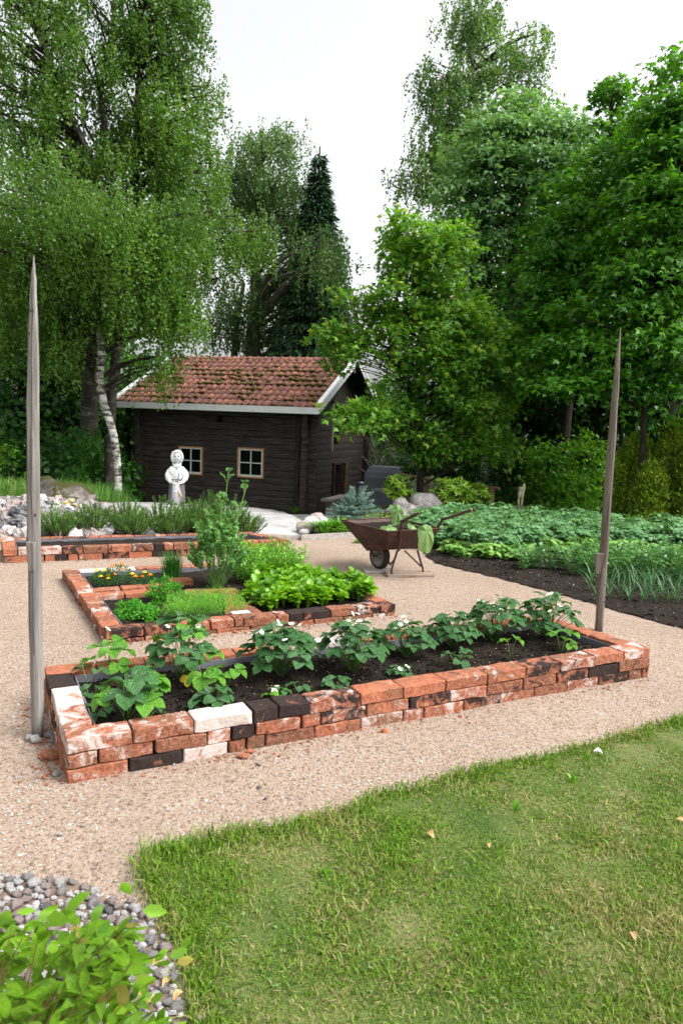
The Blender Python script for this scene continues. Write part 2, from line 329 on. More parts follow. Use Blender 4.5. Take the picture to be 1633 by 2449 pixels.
MT = dict(
 gravel=gravel_mat(), soil=soil_mat(), brick=brick_mat(), log=log_mat(), tile=tile_mat(),
 floor=simple('woodland_floor', [(.012, .022, .006), (.035, .06, .015), (.06, .05, .028)], 2.2, .95),
 turf=simple('turf', [(.05, .10, .015), (.12, .16, .04), (.22, .20, .085)], 3.0, .95, bsc=90, bstr=1., bdist=.02),
 bedrock=rock_mat('bedrock', [(.20, .195, .19), (.35, .345, .34), (.46, .455, .45)], 1.4),
 boulder=rock_mat('boulder', [(.09, .085, .08), (.28, .26, .25), (.52, .48, .47)], 8, (.035, .032, .010), .62),
 mossrock=rock_mat('mossy_boulder', [(.03, .028, .025), (.11, .10, .09), (.32, .27, .24)], 4.5, (.028, .028, .007), .30),
 stone=rock_mat('field_stone', [(.22, .215, .21), (.36, .345, .34), (.50, .48, .47)], 6, rnd=True),
 pinkstone=rock_mat('pink_stone', [(.30, .23, .21), (.46, .37, .35), (.58, .50, .48)], 6, rnd=True),
 whitestone=rock_mat('pale_stone', [(.48, .46, .45), (.64, .62, .61), (.74, .72, .70)], 6, rnd=True),
 darkstone=rock_mat('dark_stone', [(.10, .10, .11), (.20, .20, .21), (.30, .30, .31)], 6, rnd=True),
 post=wood_mat('weathered_pole', [(.10, .092, .085), (.20, .185, .17), (.33, .31, .29)], (28, 28, 1.2)),
 post2=wood_mat('weathered_pole_brown', [(.07, .056, .045), (.15, .125, .105), (.25, .215, .19)], (28, 28, 1.2)),
 plank=wood_mat('old_plank', [(.12, .085, .06), (.24, .18, .135), (.36, .30, .25)], (2, 20, 20)),
 greyplank=wood_mat('grey_plank', [(.20, .18, .16), (.33, .30, .27), (.42, .39, .36)], (2, 20, 20)),
 darkwood=wood_mat('dark_board', [(.012, .010, .009), (.035, .028, .024), (.07, .058, .05)], (18, 18, 1.5)),
 white=simple('white_paint', [(.62, .65, .65), (.74, .76, .76), (.80, .81, .80)], 5, .6),
 orange=simple('ochre_trim', [(.42, .20, .06), (.55, .29, .10)], 8, .7),
 liner=simple('grey_liner', [(.10, .10, .12), (.17, .17, .20)], 3, .45, spec=.5),
 rust=simple('rusty_steel', [(.022, .010, .008), (.048, .019, .014), (.085, .036, .024)], 7, .62, spec=.4, bstr=.3, bdist=.004, bsc=60),
 rubber=simple('rubber', [(.012, .012, .013), (.03, .03, .03)], 8, .75),
 rim=simple('wheel_rim', [(.12, .10, .09), (.28, .25, .22)], 9, .6, metal=.2),
 glass=simple('window_glass', [(.003, .004, .005), (.006, .008, .008)], 2, .12, spec=.12, bstr=0.),
 black=simple('interior_shade_black', [(.004, .004, .004), (.008, .007, .006)], 2, .9),
 statue=simple('white_carving', [(.42, .43, .44), (.64, .65, .66), (.74, .75, .76)], 9, .75, bstr=.6, bdist=.01),
 statuegrey=wood_mat('grey_carving', [(.06, .055, .05), (.14, .13, .13), (.24, .23, .23)], (20, 20, 1.5)),
 statuemid=wood_mat('pale_grey_carving', [(.22, .21, .23), (.33, .32, .34), (.44, .43, .45)], (20, 20, 2)),
 cream=simple('cream_wood', [(.45, .36, .20), (.66, .56, .36)], 12, .8),
 ink=simple('dark_paint', [(.02, .02, .022), (.05, .045, .045)], 9, .7),
 red=simple('dark_red_paint', [(.10, .02, .012), (.2, .04, .02)], 9, .7),
 drift=simple('bleached_wood', [(.16, .13, .05), (.50, .46, .30), (.72, .70, .60)], 9, .85),
 cover=simple('grill_cover', [(.065, .070, .088), (.10, .108, .13)], 3, .55, spec=.4, bstr=.5, bdist=.04, bsc=4),
 print_=simple('pale_print', [(.5, .5, .52), (.6, .6, .62)], 3, .6),
 can=simple('milk_can', [(.25, .28, .32), (.42, .45, .50)], 5, .4, metal=.7),
 fence=wood_mat('fence_wood', [(.10, .065, .035), (.18, .12, .065), (.26, .18, .10)], (2, 20, 20)),
 birchbark=birch_bark(), darkbirch=birch_bark('grey_birch_bark', .58, (.15, .14, .12)),
 bark=simple('dark_bark', [(.012, .010, .008), (.035, .028, .022), (.07, .058, .045)], 4, .9, (6, 6, 1.2), bstr=1., bdist=.03),
 greybark=simple('grey_bark', [(.05, .045, .038), (.11, .10, .085), (.18, .165, .14)], 4, .9, (6, 6, 1.2), bstr=1., bdist=.03),
 stick=simple('bare_twigs', [(.10, .085, .065), (.22, .19, .15)], 4, .9),
 stem=simple('green_stem', [(.07, .16, .03), (.15, .27, .06)], 6, .6),
 redstem=simple('reddish_stem', [(.10, .12, .03), (.22, .12, .05)], 6, .6),
 l_birch=leafmat('birch_leaf', (.034, .090, .012), (.100, .200, .028), .5),
 l_birch2=leafmat('silver_birch_leaf', (.034, .085, .024), (.095, .180, .050), .45),
 l_weep=leafmat('weeping_birch_leaf', (.045, .11, .03), (.13, .24, .065), .5),
 l_maple=leafmat('maple_leaf', (.020, .090, .008), (.085, .240, .018), .5, .4),
 l_maple2=leafmat('bright_maple_leaf', (.032, .115, .010), (.105, .26, .018), .5, .4, c3=(.20, .17, .03), p3=.96),
 l_pale=leafmat('silvery_maple_leaf', (.045, .14, .04), (.16, .30, .10), .38, .4),
 l_oak=leafmat('oak_leaf', (.036, .125, .014), (.125, .28, .030), .5, .4, c3=(.28, .42, .06), p3=.85),
 l_dark=leafmat('shade_darkened_leaf', (.012, .055, .008), (.045, .15, .015), .4),  # darker copy of the leaf green, woodland shade put into the colour
 l_spruce=leafmat('spruce_needle', (.018, .055, .022), (.050, .12, .045), .1, .6),
 l_blue=leafmat('blue_needle', (.12, .23, .20), (.30, .43, .39), .15, .5, nsc=6),
 l_mugo=leafmat('pine_needle', (.028, .09, .016), (.14, .27, .04), .2, .5, nsc=3),
 l_cedar=leafmat('cedar_spray', (.022, .075, .010), (.22, .31, .016), .25, .6, nsc=4.5),
 l_rhodo=leafmat('rhododendron_leaf', (.11, .25, .02), (.32, .50, .06), .25, .3, .5, nsc=4),
 l_hosta=leafmat('hosta_leaf', (.06, .20, .02), (.19, .40, .05), .25, .35, .5, nsc=4),
 l_moss=leafmat('yellow_groundcover', (.10, .18, .02), (.28, .38, .05), .25, .6, nsc=4),
 l_potato=leafmat('potato_leaf', (.050, .15, .050), (.16, .31, .13), .3, .42, .4, nsc=3),
 l_potato2=leafmat('young_potato_leaf', (.10, .24, .04), (.24, .42, .10), .3, .42, .4, nsc=3),
 l_pea=leafmat('pea_leaf', (.04, .15, .04), (.13, .29, .08), .35, .4, .4, nsc=4),
 l_onion=leafmat('onion_leaf', (.03, .12, .035), (.09, .23, .08), .2, .35, .5, nsc=4),
 l_straw=leafmat('strawberry_leaf', (.025, .095, .028), (.085, .21, .062), .28, .42, .4, nsc=8, vein=4.5),
 l_straw2=leafmat('young_strawberry_leaf', (.06, .22, .025), (.18, .40, .045), .35, .42, .4, nsc=8, vein=4.5),
 l_lettuce=leafmat('lettuce_leaf', (.085, .25, .010), (.25, .48, .028), .42, .35, .5, nsc=9),
 l_parsley=leafmat('parsley_leaf', (.03, .18, .010), (.10, .36, .025), .3, .5, nsc=9),
 l_dill=leafmat('dill_frond', (.07, .24, .015), (.18, .44, .05), .3, .6, nsc=9),
 l_mint=leafmat('mint_leaf', (.07, .22, .015), (.22, .46, .05), .35, .4, nsc=7),
 l_lovage=leafmat('lovage_leaf', (.06, .19, .045), (.20, .40, .11), .35, .4, nsc=7),
 l_chive=leafmat('chive_leaf', (.018, .12, .015), (.07, .27, .035), .25, .4, nsc=9),
 l_marigold=leafmat('marigold_leaf', (.015, .075, .015), (.055, .16, .03), .2, .5, nsc=9),
 l_lime=leafmat('spirea_leaf', (.055, .15, .006), (.17, .33, .018), .4, .5, .25, nsc=6, vein=5, c3=(.30, .25, .06), p3=.93),
 l_squash=leafmat('wilted_leaf', (.07, .17, .035), (.24, .38, .14), .35, .5, nsc=5),
 petal_o=simple('orange_petal', [(.75, .16, .004), (.9, .30, .01)], 40, .6), petal_y=simple('yellow_petal', [(.85, .45, .01), (.95, .65, .02)], 40, .6),
 petal_w=simple('white_petal', [(.78, .78, .72), (.9, .9, .86)], 40, .6), azalea=simple('apricot_petal', [(.8, .42, .10), (.9, .62, .22)], 20, .6),
 deadleaf=simple('dry_leaf', [(.30, .17, .06), (.55, .38, .20)], 20, .8),
 yellowleaf=simple('yellowed_leaf', [(.6, .38, .03), (.75, .55, .06)], 20, .6),
 grass=grass_mat('lawn_grass', .22), tallgrass=grass_mat('tall_grass', .08, (.04, .12, .015), (.12, .28, .04)),
 mossy=simple('roof_moss', [(.03, .028, .010), (.10, .085, .018), (.18, .15, .04)], 9, .95, bstr=1.),
)

# ------------------------------------------------------------------ setting: ground sheets
def sheet(name, xs, ys, zf, mat):
    nx, ny = len(xs), len(ys)
    V = [(x, y, zf(x, y)) for y in ys for x in xs]
    F = [(j*nx+i, j*nx+i+1, (j+1)*nx+i+1, (j+1)*nx+i) for j in range(ny-1) for i in range(nx-1)]
    m = MB(); m.v = V; m.f = F
    return tag(m.build(name, mat, smooth=True), kind='structure')
def inpoly(x, y, P):
    c = False; n = len(P)
    for i in range(n):
        x1, y1 = P[i][0], P[i][1]; x2, y2 = P[(i+1) % n][0], P[(i+1) % n][1]
        if (y1 > y) != (y2 > y) and x < (x2-x1)*(y-y1)/(y2-y1)+x1: c = not c
    return c
def edgedist(x, y, P, closed=True):
    best = 9e9; n = len(P)
    for i in range(n if closed else n-1):
        x1, y1 = P[i][0], P[i][1]; x2, y2 = P[(i+1) % n][0], P[(i+1) % n][1]
        dx, dy = x2-x1, y2-y1; t = max(0, min(1, ((x-x1)*dx+(y-y1)*dy)/(dx*dx+dy*dy+1e-9)))
        best = min(best, math.hypot(x-x1-t*dx, y-y1-t*dy))
    return best
xs = [-150, -80, -45, -30]+list(np.arange(-24, 24.1, 1.))+[30, 45, 80, 150]
ys = [-60, -20, -6]+list(np.arange(-2, 34.1, 1.))+[40, 55, 80, 120, 250]
def groundz(x, y):
    z = T(x, y)-.03
    if y > 9: z += .08*nz(x, y, 3., .4)*min(1, (y-9)/4)
    if y > 45: z += (y-45)*.03
    return z-.02
sheet('ground', xs, ys, groundz, MT['floor'])
PATH = [(-7, -3), (9, -3), (9, 5.0), (3.2, 10.4), (.3, 9.86), (-.62, 9.22), (-.9, 9.3), (-3.6, 8.4), (-7, 8.2)]
m = MB()
pxs = np.arange(-7, 9.01, .1); pys = np.arange(-3, 10.6, .1)
idx = {}
for y in pys:
    for x in pxs:
        idx[(round(x, 2), round(y, 2))] = len(m.v); m.v.append((x, y, T(x, y)+.004+.006*nz(x, y, 0, 2.3)+.003*nz(x, y, 5, 9)))
def snap(m, poly, jit=.0):
    cnt = [0]*len(m.v)
    for f in m.f:
        for k in f: cnt[k] += 1
    n = len(poly)
    for k, c in enumerate(cnt):
        if 0 < c < 4:
            x, y, z = m.v[k]; best = 9e9; bp = None
            for i in range(n):
                x1, y1 = poly[i][0], poly[i][1]; x2, y2 = poly[(i+1) % n][0], poly[(i+1) % n][1]; dx, dy = x2-x1, y2-y1
                t = max(0, min(1, ((x-x1)*dx+(y-y1)*dy)/(dx*dx+dy*dy+1e-9))); qx, qy = x1+t*dx, y1+t*dy; d = math.hypot(x-qx, y-qy)
                if d < best: best = d; bp = (qx, qy)
            m.v[k] = (bp[0]+jit*nz(x, y, 1, 13), bp[1]+jit*nz(x, y, 6, 13), z)
def polysheet(m, pxs, pys, poly, idx, jit=.0):
    for y in pys[:-1]:
        for x in pxs[:-1]:
            st = pxs[1]-pxs[0]
            if inpoly(x+st/2, y+st/2, poly):
                k = [(round(x, 2), round(y, 2)), (round(x+st, 2), round(y, 2)), (round(x+st, 2), round(y+st, 2)), (round(x, 2), round(y+st, 2))]
                if all(q in idx for q in k): m.f.append(tuple(idx[q] for q in k))
    snap(m, poly, jit)
polysheet(m, pxs, pys, PATH, idx)
tag(m.build('gravel_path', MT['gravel'], smooth=True), kind='structure')

# lawn
LE = [(2000, 1540), (1700, 1622), (1568, 1652), (1400, 1700), (1260, 1742), (1160, 1758), (1030, 1785), (960, 1812), (860, 1826), (800, 1868), (735, 1880), (640, 1905), (520, 1922), (425, 1945), (340, 1968), (316, 1990),
      (335, 2050), (360, 2105), (395, 2160), (418, 2230), (430, 2300), (440, 2360), (455, 2460)]
LAWN = [G(u, v).to_tuple()[:2] for u, v in LE]
LAWN = [(x+.012*nz(i, 3.3, 0), y+.02*nz(i, 7.7, 0)) for i, (x, y) in enumerate(LAWN)]+[(-.35, .9), (-.2, -2.5), (8, -2.5), (8, 5.0)]
lxs = np.arange(-1.2, 8.01, .05); lys = np.arange(-2.5, 5.2, .05); idx = {}; m = MB()
for y in lys:
    for x in lxs:
        e = edgedist(x, y, LAWN[:23], False) if -1 < y < 4.9 and x < 5 else 1
        idx[(round(x, 2), round(y, 2))] = len(m.v); m.v.append((x, y, .008+.012*sm(0, .12, e)+.006*nz(x, y, 0, 4)))
polysheet(m, lxs, lys, LAWN, idx, .02)
tag(m.build('lawn', MT['turf'], smooth=True), kind='structure')
# grass blades
def blades(name, P, h, wd, lean, mat, kindtag=True):
    n = len(P); az = rng.random(n)*2*np.pi; d = np.stack([np.cos(az), np.sin(az), 0*az], 1); az2 = az+np.pi/2+rng.normal(size=n)*.5
    s = np.stack([np.cos(az2), np.sin(az2), 0*az], 1); h = h[:, None]; ln = lean[:, None]; wd = wd[:, None]
    up = np.array([[0, 0, 1.]])
    V = np.stack([P-s*wd/2, P+s*wd/2, P+up*h*.55+d*ln*h*.35+s*wd*.42, P+up*h*.55+d*ln*h*.35-s*wd*.42, P+up*h*(1-.25*ln)+d*ln*h], 1)
    b = np.arange(n)[:, None]*5
    return npmesh(name, V.reshape(-1, 3), [b+np.array([[0, 1, 2, 3]]), b+np.array([[3, 2, 4]])], mat)
pts = []
while len(pts) < 150000:
    N = 60000
    y = 1.15*(5.0/1.15)**rng.random(N); x = rng.uniform(-.75, 3.6, N)
    for a, b in zip(x, y):
        if a > .62*b+.35: continue
        if inpoly(a, b, LAWN): pts.append((a, b))
        elif b < 3.6 and a < 2.4 and random.random() < .18 and edgedist(a, b, LAWN[:23], False) < .035: pts.append((a, b))
pts = np.array(pts[:150000])
tuft = np.array([nz(a, b, 1.7, 5.) for a, b in pts]); tuft2 = np.array([nz(a, b, 9.1, 1.4) for a, b in pts])
P3 = np.column_stack([pts, np.full(len(pts), .012)])
hh = np.clip(.023+.017*tuft+.014*tuft2+rng.normal(size=len(pts))*.009, .010, .07)
ed = np.array([min(.2, edgedist(a, b, LAWN[:23], False)) if b < 4 and a < 2.6 else .2 for a, b in pts])
hh = hh*(1+.55*np.exp(-(ed/.06)**2))
keep = (tuft2+.6*tuft > -.62) | (rng.random(len(pts)) < .85)
P3, hh = P3[keep], hh[keep]*.85
o = put('grass', blades('grass', P3, hh, np.clip(rng.normal(.0025, .0007, len(P3)), .0012, .005)*(1+P3[:, 1]*.22), np.abs(rng.normal(.6, .45, len(P3))), MT['grass']))
tag(o, 'short mown lawn grass with straw coloured dry patches in the foreground', 'grass', kind='stuff')
n = 1500; q = pts[rng.integers(0, len(pts), n*6)]; q = np.array([p for p in q if nz(p[0], p[1], 22., 2.2) > .12][:n]); n = len(q); P = np.column_stack([q, .016+.016*rng.random(n)]); az = rng.random(n)*6.283
tag(put('clover', leafmesh('clover', P, np.column_stack([np.cos(az), np.sin(az), .3+0*az]), np.tile([0, 0, 1.], (n, 1))+rng.normal(size=(n, 3))*.35, rng.uniform(.008, .016, n), .011, 'lobe', leafmat('clover_leaf', (.06, .15, .03), (.14, .28, .06), .3))), 'patches of clover and broad leaved weeds between the lawn blades', 'clover', kind='stuff')
# loose straw clippings lying flat on turf, part of the lawn
n = 3000; q = pts[rng.integers(0, len(pts), n)]; P = np.column_stack([q, .022+.012*rng.random(n)])
az = rng.random(n)*6.283; dv = np.column_stack([np.cos(az), np.sin(az), rng.normal(size=n)*.25])
o = put('dry_clippings', leafmesh('dry_clippings', P, dv, np.tile([0, 0, 1.], (n, 1))+rng.normal(size=(n, 3))*.2, rng.uniform(.012, .035, n), .0018*(1+P[:, 1]*.2), 'quad', MT['grass_straw'] if 'grass_straw' in MT else simple('straw', [(.18, .14, .06), (.34, .28, .14)], 30, .8)))
tag(o, 'dry straw clippings lying in the lawn', 'grass', kind='stuff')

# pebbles strewn on the gravel
def pebble_meshes(n, mat, nu=7, nv=5, flat=.65):
    out = []
    for i in range(n):
        m = MB(); m.ball((0, 0, 0), (1, random.uniform(.6, .95), flat*random.uniform(.8, 1.1)), nu, nv, .75, 1.7); out.append(m.mesh('stone', mat, smooth=(nu < 9)))
    return out
def scatter_grit(name, n, ylo, yhi, smin, smax, mat, label):
    y = ylo*(yhi/ylo)**rng.random(n*3); x = (rng.random(n*3)-.5)*1.15*(y+.6)*.98
    keep = [i for i in range(len(x)) if inpoly(x[i], y[i], PATH) and not inpoly(x[i], y[i], LAWN) and not inpoly(x[i], y[i], SOILP)][:n]
    x, y = x[keep], y[keep]; k = len(x)
    oc = np.array([(1, 0, 0), (-.3, .9, 0), (-.9, -.2, 0), (.2, -.9, 0), (.1, .1, .7)])
    s = rng.uniform(smin, smax, (k, 1, 1))*(1+.5*(rng.random((k, 1, 1)) < .06)); a = rng.random(k)*6.28; c, sn = np.cos(a), np.sin(a)
    V = oc[None]*s*rng.uniform(.6, 1.2, (k, 5, 1)); V = np.stack([V[..., 0]*c[:, None]-V[..., 1]*sn[:, None], V[..., 0]*sn[:, None]+V[..., 1]*c[:, None], V[..., 2]], 2)
    V += np.stack([x, y, np.array([T(p, q) for p, q in zip(x, y)])+.004], 1)[:, None]
    b = np.arange(k)[:, None]*5
    fs = np.concatenate([b+np.array([[i, (i+1) % 4, 4]]) for i in range(4)])
    return tag(put(name, npmesh(name, V.reshape(-1, 3), [fs], mat)), label, 'gravel', kind='stuff')
SOILP = [G(970, 1272).to_tuple()[:2], G(1000, 1296).to_tuple()[:2], G(1180, 1338).to_tuple()[:2], G(1370, 1392).to_tuple()[:2], G(1568, 1447).to_tuple()[:2], (5.5, 3.2), (9, 2.5), (9, 12.6), (2.5, 12.4), (1.2, 9.6)]
gt = NT('grit'); g = gt.n('ShaderNodeNewGeometry')
gm = gt.pbr(gt.ramp(g.outputs['Random Per Island'], [(0, (.20, .14, .10)), (.35, (.38, .26, .20)), (.7, (.46, .38, .32)), (.93, (.62, .58, .56)), (1., (.72, .70, .70))]), .85)
scatter_grit('loose_grit', 26000, 1.7, 9.4, .0022, .0055, gm, 'fine loose grit and small pebbles strewn over the sandy path')
n = 420; yy_ = 1.8*(9.3/1.8)**rng.random(n*3); xx_ = (rng.random(n*3)-.5)*1.1*(yy_+.5); kp = [i for i in range(n*3) if inpoly(xx_[i], yy_[i], PATH) and not inpoly(xx_[i], yy_[i], LAWN) and not inpoly(xx_[i], yy_[i], SOILP)][:n]
P = np.column_stack([xx_[kp], yy_[kp], np.full(len(kp), .012)]); dv = rng.normal(size=P.shape)*np.array([1, 1, .2]); L = rng.uniform(.008, .022, len(P))
tag(put('leaf_litter', leafmesh('leaf_litter', P, dv, np.tile([0, 0, 1.], (len(P), 1))+rng.normal(size=P.shape)*.3, L, L*.5, 'quad', leafmat('litter', (.10, .06, .02), (.18, .20, .05), .1))), 'tiny leaf bits and bud scales littering the gravel path', 'litter', kind='stuff')
ps = []
cols = {'white': MT['whitestone'], 'pink': MT['pinkstone'], 'grey': MT['stone'], 'dark': MT['darkstone']}
PB = {k: pebble_meshes(4, v) for k, v in cols.items()}
# ------------------------------------------------------------------ stone bed in the near left corner
SB = [G(u, v).to_tuple()[:2] for u, v in [(-260, 2030), (-40, 2018), (60, 2022), (170, 2032), (250, 2075), (330, 2100), (372, 2150), (398, 2215), (408, 2290), (425, 2370), (425, 2500), (-300, 2500)]]
m = MB(); cx = sum(p[0] for p in SB)/len(SB); cyy = sum(p[1] for p in SB)/len(SB)
m.add([(p[0], p[1], .011) for p in SB], [tuple(range(len(SB)))])
bed = tag(m.build('stone_bed', simple('bed_earth', [(.10, .07, .05), (.22, .16, .12)], 12, .95)), kind='structure')
cand = []
for tries in range(26000):
    x = random.uniform(-1.15, -.2); y = random.uniform(1.12, 2.2)
    if not inpoly(x, y, SB): continue
    e = edgedist(x, y, SB)
    if e < .03 and random.random() < .75: continue
    r = random.uniform(.010, .021)*(1.12 if random.random() < .2 else 1)
    if any((x-a)**2+(y-b)**2 < (.74*(r+c))**2 for a, b, c in cand): continue
    cand.append((x, y, r))
for j in range(4000):   # second layer
    x = random.uniform(-1.1, -.25); y = random.uniform(1.2, 2.1)
    if inpoly(x, y, SB) and edgedist(x, y, SB) > .06: 
        r = random.uniform(.009, .017)
        if not any((x-a)**2+(y-b)**2 < (.75*(r+c))**2 for a, b, c in cand[-10**6:] if c > 0 and False): pass
specials = [((1375, 0), 0)]
cand.sort(key=lambda t: -t[2])
def pk():
    return random.choice(PB[random.choices(['white', 'pink', 'grey', 'dark'], [.34, .34, .24, .08])[0]])
for i, (x, y, r) in enumerate(cand[:285]):
    put('stone', pk(), bed, (x, y, .011+r*.42), (random.uniform(-.3, .3), random.uniform(-.3, .3), random.uniform(0, 6.28)), r)
for (u, v, r, kk_) in [(376, 2252, .019, 'white'), (408, 2330, .019, 'grey'), (330, 2140, .015, 'white'), (345, 2175, .019, 'grey'), (455, 2350, .013, 'white'), (300, 2080, .012, 'pink')]:
    p = G(u, v); put('stone', PB[kk_][0], bed, (p.x, p.y, .011+r*.5), (0, 0, random.uniform(0, 6)), r)
m = MB()
for (x, y, r) in cand[285:]: m.ball((x, y, .011+r*.4), (r, r*.8, r*.6), 6, 4, .4, 1.3)
for k in range(1500):
    x = random.uniform(-1.15, -.2); y = random.uniform(1.12, 2.2)
    if inpoly(x, y, SB): r = random.uniform(.003, .007); m.ball((x, y, .012+r*.3), (r, r*.8, r*.6), 5, 3, .4, 1.3)
tag(m.build('small_stones', MT['stone'], bed), kind='stuff')
# larger single pebbles near the left post and on the path: parts of the gravel path
gp = bpy.data.objects['gravel_path']
for (u, v, r, kk_) in [(82, 1706, .030, 'white'), (120, 1694, .032, 'grey'), (124, 1705, .024, 'grey'), (128, 1783, .016, 'white'), (68, 1700, .022, 'white'), (100, 1742, .014, 'grey'), (90, 1680, .02, 'white'),
                       (400, 1760, .010, 'white'), (595, 1760, .012, 'pink'), (40, 1790, .010, 'white'), (140, 1920, .009, 'white'), (190, 1900, .008, 'white'), (340, 1960, .009, 'white'), (595, 1812, .010, 'dark'), (610, 1838, .008, 'dark'), (930, 1808, .010, 'white'), (700, 1790, .007, 'white'), (300, 1850, .007, 'pink'), (120, 1640, .012, 'pink')]:
    p = G(u, v); put('pebble', random.choice(PB[kk_]), gp, (p.x, p.y, .004+r*.4), (0, 0, random.uniform(0, 6)), r)

def putw(name, me, parent, loc, rot=(0, 0, 0), sc=None, color=None):
    return put(name, me, parent, Vector(loc)-worldloc(parent), rot, sc, color)
# ------------------------------------------------------------------ brick beds
def brick_mesh(L, seed, W=.12, H=.062):
    rs = random.Random(seed); import bmesh
    bm = bmesh.new(); bmesh.ops.create_cube(bm, size=1)
    bmesh.ops.bevel(bm, geom=bm.edges[:], offset=.055, offset_type='OFFSET', segments=1, affect='EDGES')
    # loop cuts along the length for a worn outline
    nx = 6 if L > .18 else 3
    for k in range(1, nx): bmesh.ops.bisect_plane(bm, geom=bm.verts[:]+bm.edges[:]+bm.faces[:], plane_co=(-.5+k/nx+rs.uniform(-.03, .03), 0, 0), plane_no=(1, 0, 0))
    off = Vector((rs.uniform(0, 99), rs.uniform(0, 99), 0))
    for v in bm.verts:
        c = v.co
        # bevel scaled anisotropically: pull corners back to ~6 mm
        sx = .5-abs(c.x); sy = .5-abs(c.y); sz = .5-abs(c.z)
        x = math.copysign(L/2-min(sx*L, .0045*sx/.055 if sx < .06 else sx*L), c.x)
        y = math.copysign(W/2-min(sy*W, .005*sy/.055), c.y); z = math.copysign(H/2-min(sz*H, .0045*sz/.055), c.z)
        p = Vector((x, y, z)); n = noise.noise_vector(p*12+off)*.005+noise.noise_vector(p*38+off)*.0035
        v.co = p+n
    me = bpy.data.meshes.new('brick'); bm.to_mesh(me); bm.free(); me.materials.append(MT['brick'])
    me.polygons.foreach_set('use_smooth', [False]*len(me.polygons)); me.update(); return me
BK = {}
def bmesh_for(L):
    k = min((.05, .09, .122, .17, .21, .245), key=lambda q: abs(q-L))
    if k not in BK: BK[k] = [brick_mesh(k, int(k*1000)+i) for i in range(5)]
    return k, random.choice(BK[k])
def rcol():
    t = random.random()
    if t < .50: return (random.uniform(0, .5), random.uniform(0, .5), random.uniform(.1, 1.), 1)
    if t < .74: return (.1, random.uniform(.3, .65), random.uniform(.1, .8), 1)
    if t < .90: return (random.uniform(.3, .58), random.uniform(0, .3), random.uniform(.2, .8), 1)
    return (.1, .1, random.uniform(0, .3), 1)
C = dict(r=(.12, .15, .85, 1), o=(.3, .25, .6, 1), b=(.1, .3, .05, 1), k=(.12, .88, .3, 1), c=(.15, .6, .5, 1), w=(.86, .12, .6, 1), p=(.50, .12, .7, 1), v=(.48, .5, .4, 1), m=(.4, .25, .3, 1))
def lay(parent, p0, p1, z, specs=None, lens=None, H=.062, W=.12, side=1, jit=.006, start=0., gap=.009, hk=None, lengths=(.245, .245, .245, .122)):
    """one course from p0 to p1 (world xy, outer line), bricks lie to the left (side=1) of the walking direction"""
    d = Vector((p1[0]-p0[0], p1[1]-p0[1])); Lt = d.length; d.normalize(); nrm = Vector((-d.y, d.x))*side; a = math.atan2(d.y, d.x)
    t = start; i = 0
    while t < Lt-.04:
        L = lens[i] if lens and i < len(lens) else random.choice(lengths)
        if t+L > Lt: L = Lt-t
        if Lt-(t+L) < .05: L = Lt-t-.002
        L = max(L, .04)
        c = specs[i] if specs and i < len(specs) else None
        col = C[c] if isinstance(c, str) else rcol()
        k, me = bmesh_for(L); x = p0[0]+d.x*(t+L/2)+nrm.x*(W/2+random.uniform(-jit, jit)); y = p0[1]+d.y*(t+L/2)+nrm.y*(W/2+random.uniform(-jit, jit))
        fl = random.choice((0, math.pi))
        putw('brick', me, parent, (x, y, z+H/2+T(x, y)+random.uniform(-.002, .002)), (random.uniform(-.015, .015), random.uniform(-.012, .012), a+fl+random.uniform(-.018, .018)), ((L-gap)/k, W/.12, H/.062*(.955)), col)
        t += L; i += 1
def xy(p): return (p[0], p[1])
def slab(parent, poly, z, name, mat, rough=.012, stepn=.035, kind=None):
    m = MB(); xs_ = [p[0] for p in poly]; ys_ = [p[1] for p in poly]; idx = {}
    X = np.arange(min(xs_)-.02, max(xs_)+stepn, stepn); Y = np.arange(min(ys_)-.02, max(ys_)+stepn, stepn)
    for j, y in enumerate(Y):
        for i, x in enumerate(X):
            idx[(i, j)] = len(m.v); m.v.append((x, y, z+T(x, y)+rough*nz(x, y, 1.1, 11)+rough*.8*nz(x, y, 4, 27)))
    for j in range(len(Y)-1):
        for i in range(len(X)-1):
            if inpoly(X[i]+stepn/2, Y[j]+stepn/2, poly): m.f.append((idx[(i, j)], idx[(i+1, j)], idx[(i+1, j+1)], idx[(i, j+1)]))
    snap(m, poly)
    used = sorted({k for f in m.f for k in f}); mp = {k: q for q, k in enumerate(used)}
    m.v = [m.v[k] for k in used]; m.f = [tuple(mp[k] for k in f) for f in m.f]
    return m.build(name, mat, parent, smooth=True)
def inset(poly, d):
    n = len(poly); c = (sum(p[0] for p in poly)/n, sum(p[1] for p in poly)/n); out = []
    for i in range(n):
        a, b, e = poly[i-1], poly[i], poly[(i+1) % n]
        u = Vector((b[0]-a[0], b[1]-a[1])).normalized(); w_ = Vector((e[0]-b[0], e[1]-b[1])).normalized()
        n1 = Vector((-u.y, u.x)); n2 = Vector((-w_.y, w_.x)); s = (n1+n2); s = s/max(.3, 1+n1.dot(n2)); out.append((b[0]+s.x*d, b[1]+s.y*d))
    return out
def liner(parent, poly, z0, z1, off=.006, name='liner'):
    m = MB(); q = inset(poly, off); q2 = inset(poly, off+.007); n = len(q)
    for i in range(n):
        a, b, c_, d_ = q[i], q[(i+1) % n], q2[(i+1) % n], q2[i]
        m.add([(a[0], a[1], z0), (b[0], b[1], z0), (b[0], b[1], z1), (a[0], a[1], z1), (d_[0], d_[1], z0), (c_[0], c_[1], z0), (c_[0], c_[1], z1), (d_[0], d_[1], z1)],
              [(0, 1, 2, 3), (3, 2, 6, 7), (7, 6, 5, 4)])
    return m.build(name, MT['liner'], parent)
